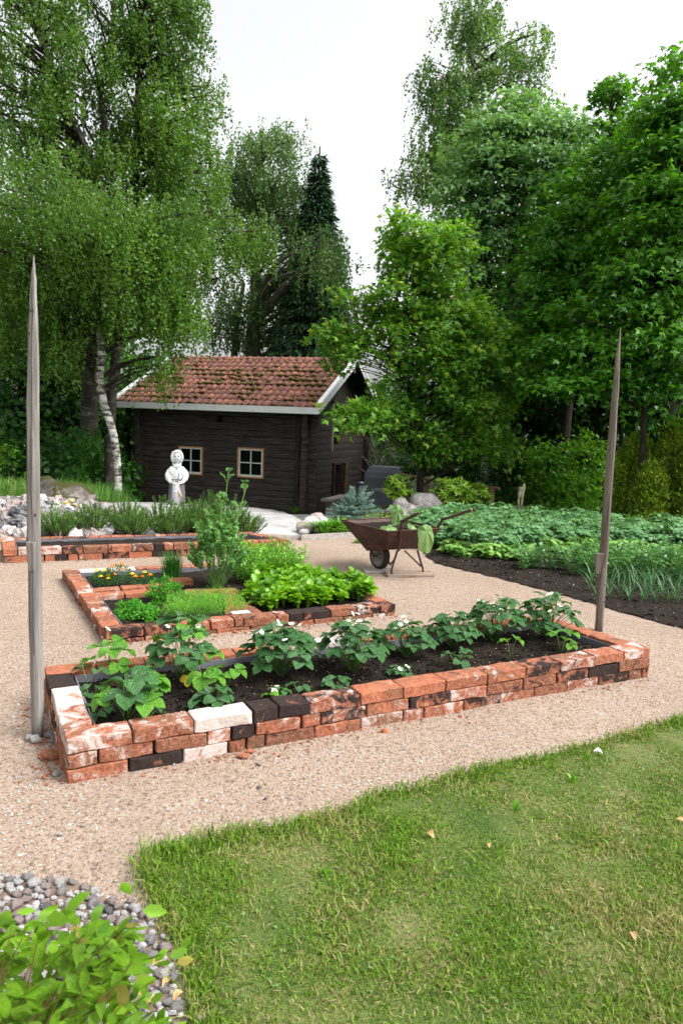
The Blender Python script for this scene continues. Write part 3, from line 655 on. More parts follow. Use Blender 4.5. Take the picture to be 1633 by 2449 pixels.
def bed_thing(label, corners):
    c = Vector((sum(p[0] for p in corners)/4, sum(p[1] for p in corners)/4, 0))
    return empty('brick_bed', c, 0, label, 'garden bed', 'brick edged garden beds')

# front bed: FL, FR, BR, BL (counter clockwise), top of wall 0.185
zt = .185
B1 = [xy(S(156.6, 1771, zt)), xy(S(1556, 1549, zt)), xy(S(1300, 1469, zt)), xy(S(104, 1593.5, zt))]
b1 = bed_thing('long raised bed of mixed old bricks holding strawberry plants, nearest the lawn', B1)
FL, FR, BR, BL = B1
h3 = zt/3
top = ['p', 'm', 'w', 'k', 'k', 'v', 'r', 'r', 'o', 'o', 'c', 'm', 'o', 'p']
def joints(us, v0=1771, v1=1549):
    out = []; pr = None
    for u in us:
        q = S(u, v0+(v1-v0)*(u-156.6)/(1556-156.6), zt); p = Vector((q.x, q.y)); 
        if pr is not None: out.append((p-pr).length)
        pr = p
    return out
lay(b1, FL, FR, zt-h3, top, joints([156.6, 317, 464, 606, 667, 742, 863, 966, 1067, 1167, 1260, 1341, 1425, 1492, 1556]), h3, side=1, jit=.004)
lay(b1, FL, FR, zt-2*h3, ['m', 'o', 'b', 'p', 'k', 'o', 'o', 'v', 'o', 'c', 'p', 'b', 'b', 'c', 'k', 'b', 'c', 'o', 'c', 'b', 'r'], [.122, .225, .225, .11, .11, .225, .10, .245], h3, jit=.005)
lay(b1, FL, FR, zt-3*h3, ['o', 'k', 'w', 'b', 'b', 'b', 'o', 'p', 'm', 'p', 'v', 'm', 'b', 'm', 'c', 'b'], [.245, .225, .20, .08, .09], h3, jit=.006)
def off(p, q, t): d = Vector((q[0]-p[0], q[1]-p[1])); d.normalize(); return (p[0]+d.x*t, p[1]+d.y*t)
for k in range(3):
    z = zt-(k+1)*h3
    lay(b1, off(FL, BL, .12), off(BL, FL, .12), z, (['p', 'w', 'k'] if k == 0 else None), ([.24, .24, .25] if k == 0 else None), h3, side=-1)
    lay(b1, BL, BR, z, (['r', 'r', 'o', 'r', 'r', 'p', 'w', 'r', 'r'] if k == 0 else None), None, h3, side=-1, lengths=(.245, .245, .245))
    lay(b1, off(FR, BR, .12), off(BR, FR, .12), z, (['r', 'r', 'r'] if k == 0 else None), None, h3, side=1, lengths=(.245,))
I1 = inset(B1, .125)
slab(b1, I1, .128, 'soil', MT['soil'], .016)
liner(b1, I1, .05, .165)
# middle herb bed
zm = .095
B2 = [xy(S(253, 1509, zm)), xy(S(948, 1444, zm)), xy(S(700, 1337, zm)), xy(S(150, 1362, zm))]
b2 = bed_thing('low brick herb bed with dividers, marigolds, dill and lettuce in the middle', B2)
FL, FR, BR, BL = B2; hm = .062
top = ['c', 'c', 'o', 'o', 'b', 'b', 'o', 'k', 'k', 'b', 'v']
lay(b2, FL, FR, zm-hm, top, [.245, .245, .20, .17, .07, .245, .10, .11, .22, .225, .2], hm, side=1)
lay(b2, off(FL, BL, .12), BL, zm-hm, ['r', 'b', 'o', 'm', 'b', 'o', 'o', 'r', 'p', 'm', 'r', 'o', 'r', 'm', 'b', 'o'], [.122]*30, hm, side=-1, lengths=(.122,))
lay(b2, off(BL, BR, .13), BR, zm-hm, ['w', 'w', 'o', 'p', 'r'], None, hm, side=-1, lengths=(.245,))
lay(b2, off(FR, BR, .125), off(BR, FR, .125), zm-hm, ['r', 'o', 'r', 'r'], None, hm, side=1)
for a, b in ((FL, FR), (FL, BL), (BL, BR), (FR, BR)): lay(b2, a, b, zm-2*hm, None, None, hm, side=(1 if a is not BL and b is not BL else -1), jit=.01)
I2 = inset(B2, .125)
slab(b2, I2, .05, 'soil', MT['soil'], .014)
liner(b2, I2, .0, .082)
def div(pts_, specs, w_=.12, z=zm-.004):
    for (a, b) in zip(pts_[:-1], pts_[1:]):
        lay(b2, a, b, z-hm, specs, None, hm, side=1, W=w_, lengths=(.245, .245, .2)); specs = specs[2:]
div([xy(S(222, 1424, zm)), xy(S(300, 1419, zm)), xy(S(415, 1409, zm)), ], ['p', 'r', 'r', 'o'])
div([xy(S(214, 1412, zm)), xy(S(430, 1396, zm))], ['o', 'r', 'r', 'o'], .1, zm-.002)
div([xy(S(440, 1421, zm)), xy(S(484, 1421, zm))], ['b', 'b'], .20)
div([xy(S(408, 1390, zm)), xy(S(466, 1386, zm))], ['r', 'o'], .14)
div([xy(S(488, 1415, zm)), xy(S(572, 1411, zm))], ['r', 'b'])
div([xy(S(540, 1466, zm)), xy(S(536, 1420, zm))][::-1], ['r', 'r', 'b'], .12)
div([xy(S(632, 1466, zm)), xy(S(560, 1412, zm))], ['b', 'r', 'r'], .12)
m = MB(); p = S(575, 1464, .10); m.box((p.x, p.y, .098), (.13, .05, .012), (0, 0, .5), .004)
tag(m.build('styrofoam_chip', MT['petal_w'], at=(p.x, p.y, .098)), 'flat white offcut lying behind the dark front brick of the herb bed', 'offcut')
# back bed
zb = .14
B3 = [xy(S(8, 1314, zb)), xy(S(692, 1291, zb)), xy(S(603, 1271, zb)), xy(S(2.5, 1286, zb))]
b3 = bed_thing('long empty brick bed with bare soil in front of the pine shrubs', B3)
FL, FR, BR, BL = B3; hb = .07
lay(b3, FL, FR, zb-hb, ['r', 'p', 'p', 'c', 'b', 'o', 'v', 'k', 'o', 'b', 'r', 'o', 'o', 'r'], [.13, .2, .2, .2, .245, .24, .22, .1, .1, .22], hb, side=1)
lay(b3, FL, FR, zb-2*hb, ['o', 'o', 'r', 'k', 'r', 'o', 'c', 'r', 'k'], [.245, .12, .1, .12, .1, .24], hb, side=1, jit=.008)
lay(b3, off(FL, BL, .12), BL, zb-hb, ['r', 'r', 'p', 'r'], [.2, .2], hb, side=-1)
lay(b3, BL, BR, zb-hb, None, None, hb, side=-1); lay(b3, BL, BR, zb-2*hb, None, None, hb, side=-1)
lay(b3, off(FR, BR, .12), off(BR, FR, .12), zb-hb, ['c', 'o', 'r'], None, hb, side=1); lay(b3, FR, BR, zb-2*hb, None, None, hb, side=1)
I3 = inset(B3, .122)
slab(b3, I3, .105, 'soil', MT['soil'], .014); liner(b3, I3, .03, .13)
# crumbled brick fragments
frag = [(560, 1743, .030, 'orange brick fragment lying against the long bed, left of the smaller one'), (574, 1731, .02, 'small orange brick fragment beside the larger one at the long bed'), (115, 1742, .045, 'rounded orange brick chunk between the left pole and the long bed'),
        (541*1.0, 1455*1.0, .022, 'orange brick chip fallen below the herb bed wall'), (882, 1684, .022, 'flat orange chip on the gravel right of the white footing bricks'), (515, 1446, .018, 'tiny brick chip lying left of the chip below the herb bed')]
for u, v, r, lb in frag:
    m = MB(); p = G(u, v); m.ball((p.x, p.y, .006+r*.3), (r, r*.75, r*.45), 7, 5, .7, 1.6)
    o = m.build('brick_fragment', MT['brick'], at=(p.x, p.y, 0)); o.color = (.05, .03, .95, 1); tag(o, lb, 'brick fragment', 'brick fragments on the gravel')
n = 500; m = MB()
for k in range(n):
    t = random.random(); a = random.choice([(B1[0], B1[1]), (B1[0], B1[3]), (B2[0], B2[1]), (B3[0], B3[1])]); q = Vector(a[0]).lerp(Vector(a[1]), t); dd = abs(random.gauss(0, .05))
    d = (Vector(a[1])-Vector(a[0])).normalized(); nn = Vector((d.y, -d.x)) if a[1] is not B1[3] else Vector((-d.y, d.x)); r = random.uniform(.003, .010)
    m.ball((q.x+nn.x*(dd+.01), q.y+nn.y*(dd+.01), .006+r*.3), (r, r*.8, r*.5), 5, 3, .5, 1.4)
o = m.build('brick_crumbs', MT['brick']); o.color = (.1, .1, .8, 1); tag(o, 'brick crumbs scattered along the foot of the beds', 'crumbs', kind='stuff')

# ------------------------------------------------------------------ two tall pointed poles with wooden step blocks
def pole(base, pts, widths, mat, label, block):
    root = empty('garden_pole', base, 0, label, 'pole', 'tall pointed wooden poles')
    m = MB(); P = []; W = []
    for i in range(len(pts)-1):
        for k in range(4):
            t = k/4; P.append(Vector(pts[i]).lerp(Vector(pts[i+1]), t)+Vector((random.uniform(-1, 1)*.0015, 0, 0))); W.append(widths[i]*(1-t)+widths[i+1]*t)
    P.append(Vector(pts[-1])); W.append(widths[-1])
    m.tube(P, W, 10, wob=.05)
    m.build('shaft', mat, root, smooth=True)
    # drying split: thin dark wedge cut along the shaft, and knots
    bp, bs, rot = block
    m = MB(); m.add([(bp[0]+x*bs[0]/2*(.55 if z < 0 else 1), bp[1]+y*bs[1]/2*(.2 if (z < 0 and y < 0) else 1), bp[2]+z*bs[2]/2) for x in (-1, 1) for y in (-1, 1) for z in (-1, 1)], [(0, 1, 3, 2), (4, 6, 7, 5), (0, 4, 5, 1), (2, 3, 7, 6), (0, 2, 6, 4), (1, 5, 7, 3)])
    m.build('step_block', mat, root)
    m = MB()
    for k in range(7):
        t = random.uniform(.08, .85); i = int(t*(len(P)-1)); q = P[i]; m.ball((q.x+random.uniform(-.6, .6)*W[i], q.y-W[i]*.82, q.z), (.005, .004, .007), 6, 4)
    m.build('knot', MT['ink'], root)
    m = MB(); pr = None
    for i in range(4, len(P)-6):
        q = P[i]; xo = .12*W[i]+.002*math.sin(i); m.tube([(q.x+xo, q.y-W[i]*.985, q.z), (P[i+1].x+.12*W[i+1]+.002*math.sin(i+1), P[i+1].y-W[i+1]*.985, P[i+1].z)], .0014, 4, False)
    m.build('drying_crack', MT['ink'], root)
    return root
yL = 3.06; q = [D(88, 1706, yL), D(85, 1500, yL), D(79, 1240, yL), D(77, 1000, yL), D(77, 850, yL), D(77, 740, yL), D(78, 640, yL), D(79, 586, yL)]
q[0].z = -.03
pole(Vector((q[0].x, yL, 0)), q, [.0265, .0285, .0285, .0265, .0245, .020, .011, .0015], MT['post'], 'grey weathered pointed pole with step block, left of the strawberry bed', ((D(74, 1274, yL-.03).x, yL-.034, D(74, 1274, yL).z), (.036, .03, .125), 0))
yR = 5.2; q = [D(1374, 1452, yR), D(1383, 1300, yR), D(1400, 1060, yR), D(1411, 920, yR), D(1417, 830, yR), D(1424, 752, yR)]
q[0].z = -.03
pole(Vector((q[0].x, yR, 0)), q, [.031, .031, .030, .025, .018, .003], MT['post2'], 'brownish pointed pole with step block, right end of the strawberry bed', ((D(1373, 1292, yR-.03).x, yR-.036, D(1373, 1292, yR).z), (.055, .04, .15), 0))

# ------------------------------------------------------------------ rusty wheelbarrow
def Sd(u, v, y): return D(u/KK, v/KK, y)
wb = empty('wheelbarrow', (.42, 7.1, 0), 0, 'rusty brown steel wheelbarrow loaded with soil and wilted leaves', 'wheelbarrow')
A_, B_, C_, D_ = [Vector(p) for p in ((0, 7.27, .487), (.452, 6.6, .487), (.99, 6.97, .487), (.54, 7.64, .487))]
Q_, R_, S_, P_ = [Vector(p) for p in ((.455, 6.86, .27), (.80, 7.05, .27), (.61, 7.30, .215), (.273, 7.08, .215))]
m = MB()
def thickquad(m, pts_, th, sub=1):
    n = (pts_[1]-pts_[0]).cross(pts_[3]-pts_[0]).normalized()*th
    m.add([p for p in pts_]+[p+n for p in pts_], [(0, 1, 2, 3), (7, 6, 5, 4), (0, 4, 5, 1), (1, 5, 6, 2), (2, 6, 7, 3), (3, 7, 4, 0)])
thickquad(m, [P_, Q_, B_, A_], .004); thickquad(m, [Q_, R_, C_, B_], .004); thickquad(m, [R_, S_, D_, C_], .004); thickquad(m, [S_, P_, A_, D_], .004); thickquad(m, [P_, S_, R_, Q_], .004)
m.build('tray', MT['rust'], wb)
m = MB()
for a, b in ((A_, B_), (B_, C_), (C_, D_), (D_, A_)): m.tube([a, b], .0075, 8)
m.build('rolled_rim', MT['rust'], wb, smooth=True)
def smoothpath(pts_, n=6):
    out = []
    P = [Vector(pts_[0])]+[Vector(p) for p in pts_]+[Vector(pts_[-1])]
    for i in range(1, len(P)-2):
        for k in range(n):
            t = k/n; a, b, c, d = P[i-1:i+3]
            out.append(.5*((2*b)+(c-a)*t+(2*a-5*b+4*c-d)*t*t+(3*b-a-3*c+d)*t**3))
    out.append(P[-2]); return out
def handle(bottom, bend, end):
    b0, b1, b2 = [Vector(p) for p in (bottom, bend, end)]
    pts_ = [b0, b0.lerp(b1, .5), b0.lerp(b1, .88)+Vector((0, 0, 0)), b1+Vector((0, 0, .006)), b1.lerp(b2, .15), b1.lerp(b2, .6), b2]
    m = MB(); m.tube(smoothpath(pts_, 4), .0135, 10); m.build('handle', MT['rust'], wb, smooth=True)
h1e = Sd(1000, 1227, 6.35); h2e = Sd(1135, 1217, 6.68)
handle((.57, 6.82, .275), Sd(960, 1248, 6.57), h1e); handle((.86, 7.03, .30), Sd(1058, 1243, 6.93), h2e)
m = MB(); d = (h2e-Sd(1059, 1242, 6.93)).normalized(); m.tube([h2e-d*.035, h2e-d*.022], .0148, 10); m.build('handle_band', MT['whitestone'], wb)
# hoop leg with brace
m = MB()
L = [Sd(950, 1316, 6.86), Sd(941, 1345, 6.86), Sd(936, 1364, 6.86), Sd(938, 1374, 6.86), Sd(945, 1380, 6.87), Sd(970, 1379, 6.92), Sd(997, 1376, 6.98), Sd(1008, 1372, 7.), Sd(1011, 1362, 7.), Sd(1006, 1345, 7.), Sd(998, 1316, 7.)]
m.tube(smoothpath(L, 4), .0105, 8); m.build('leg_hoop', MT['rust'], wb, smooth=True)
m = MB(); m.tube([Sd(967, 1317, 6.98), Sd(1006, 1354, 7.)], .008, 8); m.build('brace', MT['rust'], wb, smooth=True)
m = MB(); m.tube([Sd(951, 1316, 6.86), Sd(945, 1335, 6.95), Sd(933, 1350, 7.08)], .008, 8); m.tube([Sd(921, 1320, 7.0), Sd(933, 1352, 7.08)], .008, 8); m.build('brace', MT['rust'], wb, smooth=True)
# wheel
f_ = Vector((-.57, .82, 0)).normalized(); s_ = Vector((.82, .57, 0)).normalized(); wc = Vector((.405, 7.13, .160)); WR = .136
m = MB(); ang = [2*math.pi*k/28 for k in range(28)]
vs = []; prof = [(-.030, -.030), (-.033, -.008), (-.022, .0), (0, .003), (.022, .0), (.033, -.008), (.030, -.030)]
for a in ang:
    rd = f_*math.cos(a)+Vector((0, 0, 1))*math.sin(a)
    for (w_, r_) in prof: vs.append(wc+rd*(WR+r_)+s_*w_)
np_ = len(prof); m.add(vs, [(i*np_+k, i*np_+k+1, ((i+1) % 28)*np_+k+1, ((i+1) % 28)*np_+k) for i in range(28) for k in range(np_-1)])
tyre = m.build('tyre', MT['rubber'], wb, smooth=True)
m = MB(); vs = []; prof = [(-.030, WR-.030), (-.020, WR-.05), (-.006, .045), (-.014, .025), (-.03, .018), (-.034, .001)]
for a in ang:
    rd = f_*math.cos(a)+Vector((0, 0, 1))*math.sin(a)
    for (w_, r_) in prof: vs.append(wc+rd*r_+s_*w_)
np_ = len(prof); m.add(vs, [(i*np_+k, i*np_+k+1, ((i+1) % 28)*np_+k+1, ((i+1) % 28)*np_+k) for i in range(28) for k in range(np_-1)])
m.add([v-s_*2*((v-wc).dot(s_)) for v in vs], [(i*np_+k, ((i+1) % 28)*np_+k, ((i+1) % 28)*np_+k+1, i*np_+k+1) for i in range(28) for k in range(np_-1)])
m.build('wheel_rim', MT['rim'], wb, smooth=True)
m = MB(); m.tube([wc-s_*.085, wc+s_*.085], .012, 8); m.build('axle', MT['rust'], wb, smooth=True)
for sg in (-1, 1):
    e = wc+s_*.075*sg; m = MB(); m.tube(smoothpath([e, e+f_*.055+Vector((0, 0, .05)), e+f_*.05+Vector((0, 0, .10)), e-f_*.02+Vector((0, 0, .13)), e-f_*.12+Vector((0, 0, .12))], 4), .011, 8); m.build('wheel_bracket', MT['rust'], wb, smooth=True)
# load: soil heap, then wilted leaves lie on it (things of their own)
m = MB(); c = (A_+B_+C_+D_)/4; n = 12
for j in range(n+1):
    for i in range(n+1):
        u, v = i/n, j/n; p = A_.lerp(B_, .05+.9*v).lerp(D_.lerp(C_, .05+.9*v), .05+.9*u); p.z = .452+.03*math.sin(math.pi*u)*math.sin(math.pi*v)+.014*nz(p.x, p.y, 0, 16); p = Vector((p.x, p.y, p.z)); m.v.append(tuple(p))
m.f = [(j*(n+1)+i, j*(n+1)+i+1, (j+1)*(n+1)+i+1, (j+1)*(n+1)+i) for j in range(n) for i in range(n)]
o = m.build('soil_heap', MT['soil'], at=(c.x, c.y, .45), smooth=True); tag(o, 'heap of brown soil filling the wheelbarrow tray', 'soil')
def bigleaf(c, nrm, r, droop, label, up=Vector((0, 0, 1)), stemto=None, petals=5):
    nrm = Vector(nrm).normalized(); a = nrm.orthogonal().normalized(); b = nrm.cross(a); c = Vector(c)
    root = empty('wilted_leaf', c, 0, label, 'leaf', 'wilted leaves thrown on the wheelbarrow')
    m = MB(); K = 30; m.v.append(tuple(c)); rings = 4
    for q in range(1, rings+1):
        for k in range(K):
            t = 2*math.pi*k/K; rr = r*(q/rings)*(1-.10*abs(math.sin(petals*t/2))**3*(q/rings)-.05*(k % 2)*(q/rings)+.12*math.sin(t+c.x*40)); ripple = (.16*math.sin(petals*t+c.x*90)+.07*math.sin(11*t))*r*(q/rings)
            p = c+(a*math.cos(t)+b*math.sin(t))*rr+nrm*(ripple-.25*r*(q/rings)**2)
            p.z -= droop*(q/rings)**2*max(0, -((a*math.cos(t)+b*math.sin(t)).z)+.5)
            m.v.append(tuple(p))
    m.f = [(0, 1+k, 1+(k+1) % K) for k in range(K)]+[(1+(q-1)*K+k, 1+q*K+k, 1+q*K+(k+1) % K, 1+(q-1)*K+(k+1) % K) for q in range(1, rings) for k in range(K)]
    m.build('blade', MT['l_squash'], root, smooth=True)
    if stemto:
        m = MB(); e = Vector(stemto); m.tube(smoothpath([c, c.lerp(e, .5)+Vector((0, 0, .03)), e], 5), [.004]*11, 6); m.build('leaf_stalk', MT['stem'], root, smooth=True)
bigleaf(Sd(1021, 1272, 6.66), (.25, -.9, .25), .088, .08, 'large wilted leaf hanging over the rear edge of the wheelbarrow', stemto=(.65, 7.0, .50))
bigleaf(Sd(950, 1223, 7.1), (-.1, -.95, .25), .065, .09, 'drooping upright leaf standing in the middle of the wheelbarrow load', stemto=(.60, 7.1, .48))
bigleaf(Sd(931, 1262, 6.85), (.0, -.35, .9), .09, .02, 'pale leaf lying flat near the front rim of the wheelbarrow', stemto=(.62, 7.0, .50))
bigleaf(Sd(938, 1212, 7.15), (.2, -.5, .8), .04, .02, 'small bright leaf topmost on the wheelbarrow load', stemto=(.6, 7.1, .48))
bigleaf(Sd(985, 1256, 6.95), (.4, -.2, .9), .06, .02, 'small leaf between the two wheelbarrow handles', stemto=(.62, 7.0, .50))
m = MB(); c = G(978/KK*1., 1388/KK); a = Sd(922, 1386, 6.9); b = Sd(1032, 1381, 6.98); c = (a+b)/2
m.box((c.x, c.y, .018), ((b-a).length, .17, .03), (0, .0, math.atan2(b.y-a.y, b.x-a.x)), .008)
o = m.build('board', MT['plank'], at=(c.x, c.y, 0)); tag(o, 'old wooden board under the wheelbarrow legs', 'board')
a = G(835, 1312); b = G(905, 1318); c = (a+b)/2; m = MB(); m.box((c.x, c.y+.02, .014), ((b-a).length, .15, .022), (0, 0, .15), .006)
o = m.build('board', MT['greyplank'], at=(c.x, c.y, 0)); tag(o, 'thin grey board under the wheelbarrow wheel', 'board')

# ------------------------------------------------------------------ strawberry plants
def leaflet(L, W, cup, seed, n=7):
    """serrated oval leaflet along +Y, base at origin, folded at the midrib"""
    m = MB(); rs = random.Random(seed); mid = []; lf = []; rt = []
    for i in range(n+1):
        t = i/n; y = L*t; wdt = W/2*math.sin(math.pi*min(1, t*.92+.06))**.62; zz = cup*L*(-(t-.45)**2*1.6+.25)
        mid.append((0, y, zz))
        ser = (1.0 if i % 2 else .90)
        if 0 < i <= n:
            if i == n: wdt = W*.06
            lf.append((-wdt*ser, y+L*.02, zz+wdt*.30+rs.uniform(-.03, .03)*W)); rt.append((wdt*ser, y+L*.02, zz+wdt*.30+rs.uniform(-.03, .03)*W))
    m.v = mid+lf+rt; k = len(mid); q = len(lf)
    for i in range(n):
        if i == 0: m.f += [(0, 1, k), (0, k+q, 1)]
        else: m.f += [(i, i+1, k+i, k+i-1), (i, k+q+i-1, k+q+i, i+1)]
    return m
def trifoliate(mat, size, seed):
    m = MB(); rs = random.Random(seed)
    for k, a in enumerate((-1.25, 0, 1.25)):
        lm = leaflet(size*rs.uniform(.9, 1.1), size*rs.uniform(.80, .95), rs.uniform(.10, .45), seed*3+k)
        mat4 = Matrix.Rotation(a+rs.uniform(-.12, .12), 4, 'Z') @ Matrix.Rotation(rs.uniform(-.35, .15), 4, 'X')
        m.add([mat4 @ Vector(p) for p in lm.v], lm.f)
    return m.mesh('leaf', mat, smooth=True)
TL = {'d': [trifoliate(MT['l_straw'], 1., i) for i in range(6)], 'y': [trifoliate(MT['l_straw2'], 1., i+20) for i in range(4)]}
def flower_mesh(mat, n=5):
    m = MB()
    for k in range(n):
        a = 2*math.pi*k/n; c, s = math.cos(a), math.sin(a); pts_ = [(.15, 0, 0), (.6, .42, .1), (1., .28, .18), (1., -.28, .18), (.6, -.42, .1)]
        m.add([(x*c-y*s, x*s+y*c, z) for x, y, z in pts_], [(0, 1, 2, 3, 4)])
    return m.mesh('flower', mat, smooth=True)
FW = flower_mesh(MT['petal_w']); mmm = MB(); mmm.ball((0, 0, .05), (.25, .25, .18), 8, 5); FC = mmm.mesh('flower_centre', MT['petal_y'], smooth=True)
mmm = MB(); mmm.ball((0, 0, 0), (1, 1, 1.2), 7, 5, .2); FRU = mmm.mesh('green_fruit', MT['stem'], smooth=True)
def strawberry(u, v, h, spread, nl, size, nfl, tone, label, zb=.128, flh=1.16, src=True):
    h *= 1.25; spread *= 1.15; size *= (1.22 if nl > 9 else 1.28); nl = int(nl*1.3) if nl > 9 else nl; nfl = int(nfl*1.7)
    p = (S(u, v, zb) if src else G(u, v, zb)); root = empty('strawberry_plant', p, 0, label, 'strawberry plant', 'strawberry plants in the long brick bed')
    stems = MB(); vs = [1]
    for i in range(nl):
        a = 2.399*i+random.uniform(-.4, .4); rr = math.sqrt((i+.5)/nl) if nl > 3 else .75
        hh_ = h*(1-.55*rr**2)*random.uniform(.8, 1.08) if nl > 3 else h*random.uniform(.6, 1.)
        e = Vector((math.cos(a)*spread*rr, math.sin(a)*spread*rr, hh_))
        base = Vector((random.uniform(-.012, .012), random.uniform(-.012, .012), 0))
        stems.tube([p+base, p+base*.6+e*.5+Vector((0, 0, hh_*.12)), p+e], [.0026, .0022, .0016], 5)
        ty = 'y' if (tone == 'y' or (tone == 'm' and random.random() < .35)) else 'd'
        tilt = .05-.55*rr*random.uniform(.2, 1.2)
        put('leaf', random.choice(TL[ty]), root, e, (tilt, random.uniform(-.25, .25), a-math.pi/2+random.uniform(-.3, .3)), size*random.uniform(.8, 1.12)*(1-.15*rr))
    for i in range(nfl):
        a = random.uniform(0, 6.28); rr = random.uniform(.1, .75); e = Vector((math.cos(a)*spread*rr, math.sin(a)*spread*rr, h*flh*random.uniform(.75, 1.12)*(1-.35*rr)))
        stems.tube([p, p+e*.5+Vector((0, 0, .02)), p+e], [.0014, .0012, .001], 4)
        f = put('flower', FW, root, e, (random.uniform(-.2, .9), random.uniform(-.5, .5), random.uniform(0, 6)), random.uniform(.012, .017)); put('flower_centre', FC, f)
    stems.build('stems', MT['stem'], root, smooth=True)
    return root
SP = [
 (305, 1728, .19, .075, 6, .078, 0, 'm', 'strawberry plant with thick upright stalk behind the pale corner brick'),
 (228, 1716, .035, .05, 3, .045, 0, 'd', 'low strawberry leaves lying by the white side brick of the long bed'),
 (222, 1672, .05, .05, 4, .042, 0, 'd', 'little flat strawberry plant along the left end liner'),
 (215, 1642, .075, .06, 2, .062, 0, 'd', 'strawberry runner whose leaf overhangs the black side brick'),
 (262, 1618, .165, .075, 6, .072, 2, 'y', 'light green strawberry plant rising above the left back corner bricks'),
 (341, 1690, .13, .05, 3, .075, 0, 'm', 'three leaved strawberry plant right of the thick stalked one'),
 (372, 1690, .10, .04, 4, .050, 1, 'y', 'small strawberry plant with one white flower above bare soil'),
 (350, 1722, .06, .05, 4, .030, 0, 'd', 'strawberry plant carrying green fruits beside the thick stalked one'),
 (436, 1632, .27, .125, 17, .072, 2, 'm', 'tallest strawberry plant, left part of the bed, with a yellowed leaf at its foot'),
 (512, 1700, .085, .06, 5, .066, 0, 'd', 'strawberry plant with broad low leaves behind the whitewashed brick'),
 (487, 1660, .125, .045, 3, .078, 0, 'y', 'strawberry plant with two big pale leaves left of the bed centre'),
 (540, 1645, .09, .055, 3, .068, 0, 'y', 'single stemmed strawberry plant with wide open leaves'),
 (455, 1706, .02, .03, 2, .035, 0, 'd', 'tiny strawberry seedling behind the pink front brick'),
 (669, 1615, .215, .155, 24, .070, 6, 'd', 'big bushy strawberry plant, second of the large ones from the left'),
 (668, 1670, .04, .055, 5, .036, 2, 'm', 'small strawberry plant with yellow buds near the charred front bricks'),
 (712, 1657, .035, .03, 2, .040, 0, 'd', 'small two leaved strawberry plant right of the budding one'),
 (803, 1655, .065, .05, 5, .042, 0, 'd', 'little strawberry plant in front of the most flowery plant'),
 (843, 1607, .225, .15, 26, .062, 18, 'd', 'strawberry plant with the most white flowers in the middle of the bed'),
 (957, 1614, .04, .055, 6, .036, 2, 'd', 'low strawberry plant with two white flowers behind the orange front bricks'),
 (970, 1570, .165, .125, 18, .058, 8, 'd', 'strawberry plant with flower stalks left of the flowerless dark one'),
 (1079, 1547, .165, .135, 20, .058, 0, 'd', 'dense dark strawberry plant without flowers along the back wall'),
 (1090, 1599, .085, .065, 4, .055, 1, 'd', 'strawberry plant with one white flower and two drooping leaves in front'),
 (1181, 1531, .21, .15, 24, .062, 8, 'd', 'large strawberry plant left of the rightmost one, flowers on top'),
 (1220, 1582, .115, .03, 2, .060, 0, 'y', 'lime green strawberry leaf on a bare stalk'),
 (1305, 1527, .22, .165, 26, .062, 10, 'd', 'rightmost large strawberry plant near the brown pole'),
 (1343, 1564, .12, .065, 4, .058, 0, 'y', 'lime green strawberry plant near the right end of the bed'),
 (1415, 1534, .03, .05, 3, .040, 0, 'd', 'small strawberry leaves lying over the right end liner')]
for s in SP: strawberry(*s)
for k, (u, v) in enumerate([(352, 1700), (358, 1708), (345, 1712), (362, 1698)]):
    rt = [o for o in bpy.data.objects if o.name.startswith('strawberry_plant') and 'green fruits' in o.get('label', '')][0]
    p = Vector((random.uniform(-.03, .03), random.uniform(-.03, .0), random.uniform(.035, .07))); put('fruit', FRU, rt, p, (0, 0, 0), .006)
rt = [o for o in bpy.data.objects if 'yellowed leaf' in o.get('label', '')][0]
yl = TL['d'][0].copy(); yl.materials.clear(); yl.materials.append(MT['yellowleaf']); tag(put('leaf', yl, rt, (.05, -.07, .05), (-.9, 0, 3.0), .045), 'yellowed leaf')
m = MB()
md = MB()
for k in range(1500):
    a, b = random.random(), random.random(); p = Vector(I1[0]).lerp(Vector(I1[1]), a).lerp(Vector(I1[3]).lerp(Vector(I1[2]), a), b); r = random.uniform(.004, .012)
    md.ball((p.x, p.y, .131+random.uniform(0, .006)), (r, r*.8, r*.6), 5, 4, .6, 2)
tag(md.build('soil_clods', MT['soil'], b1), kind='stuff')
for k in range(420):
    a, b = random.random(), random.random(); p = Vector(I1[0]).lerp(Vector(I1[1]), a).lerp(Vector(I1[3]).lerp(Vector(I1[2]), a), b); r = random.uniform(.002, .0055)
    m.ball((p.x, p.y, .132), (r, r*.8, r*.5), 5, 3, .4)
o = m.build('soil_crumbs', MT['deadleaf'], b1); tag(o, kind='stuff')

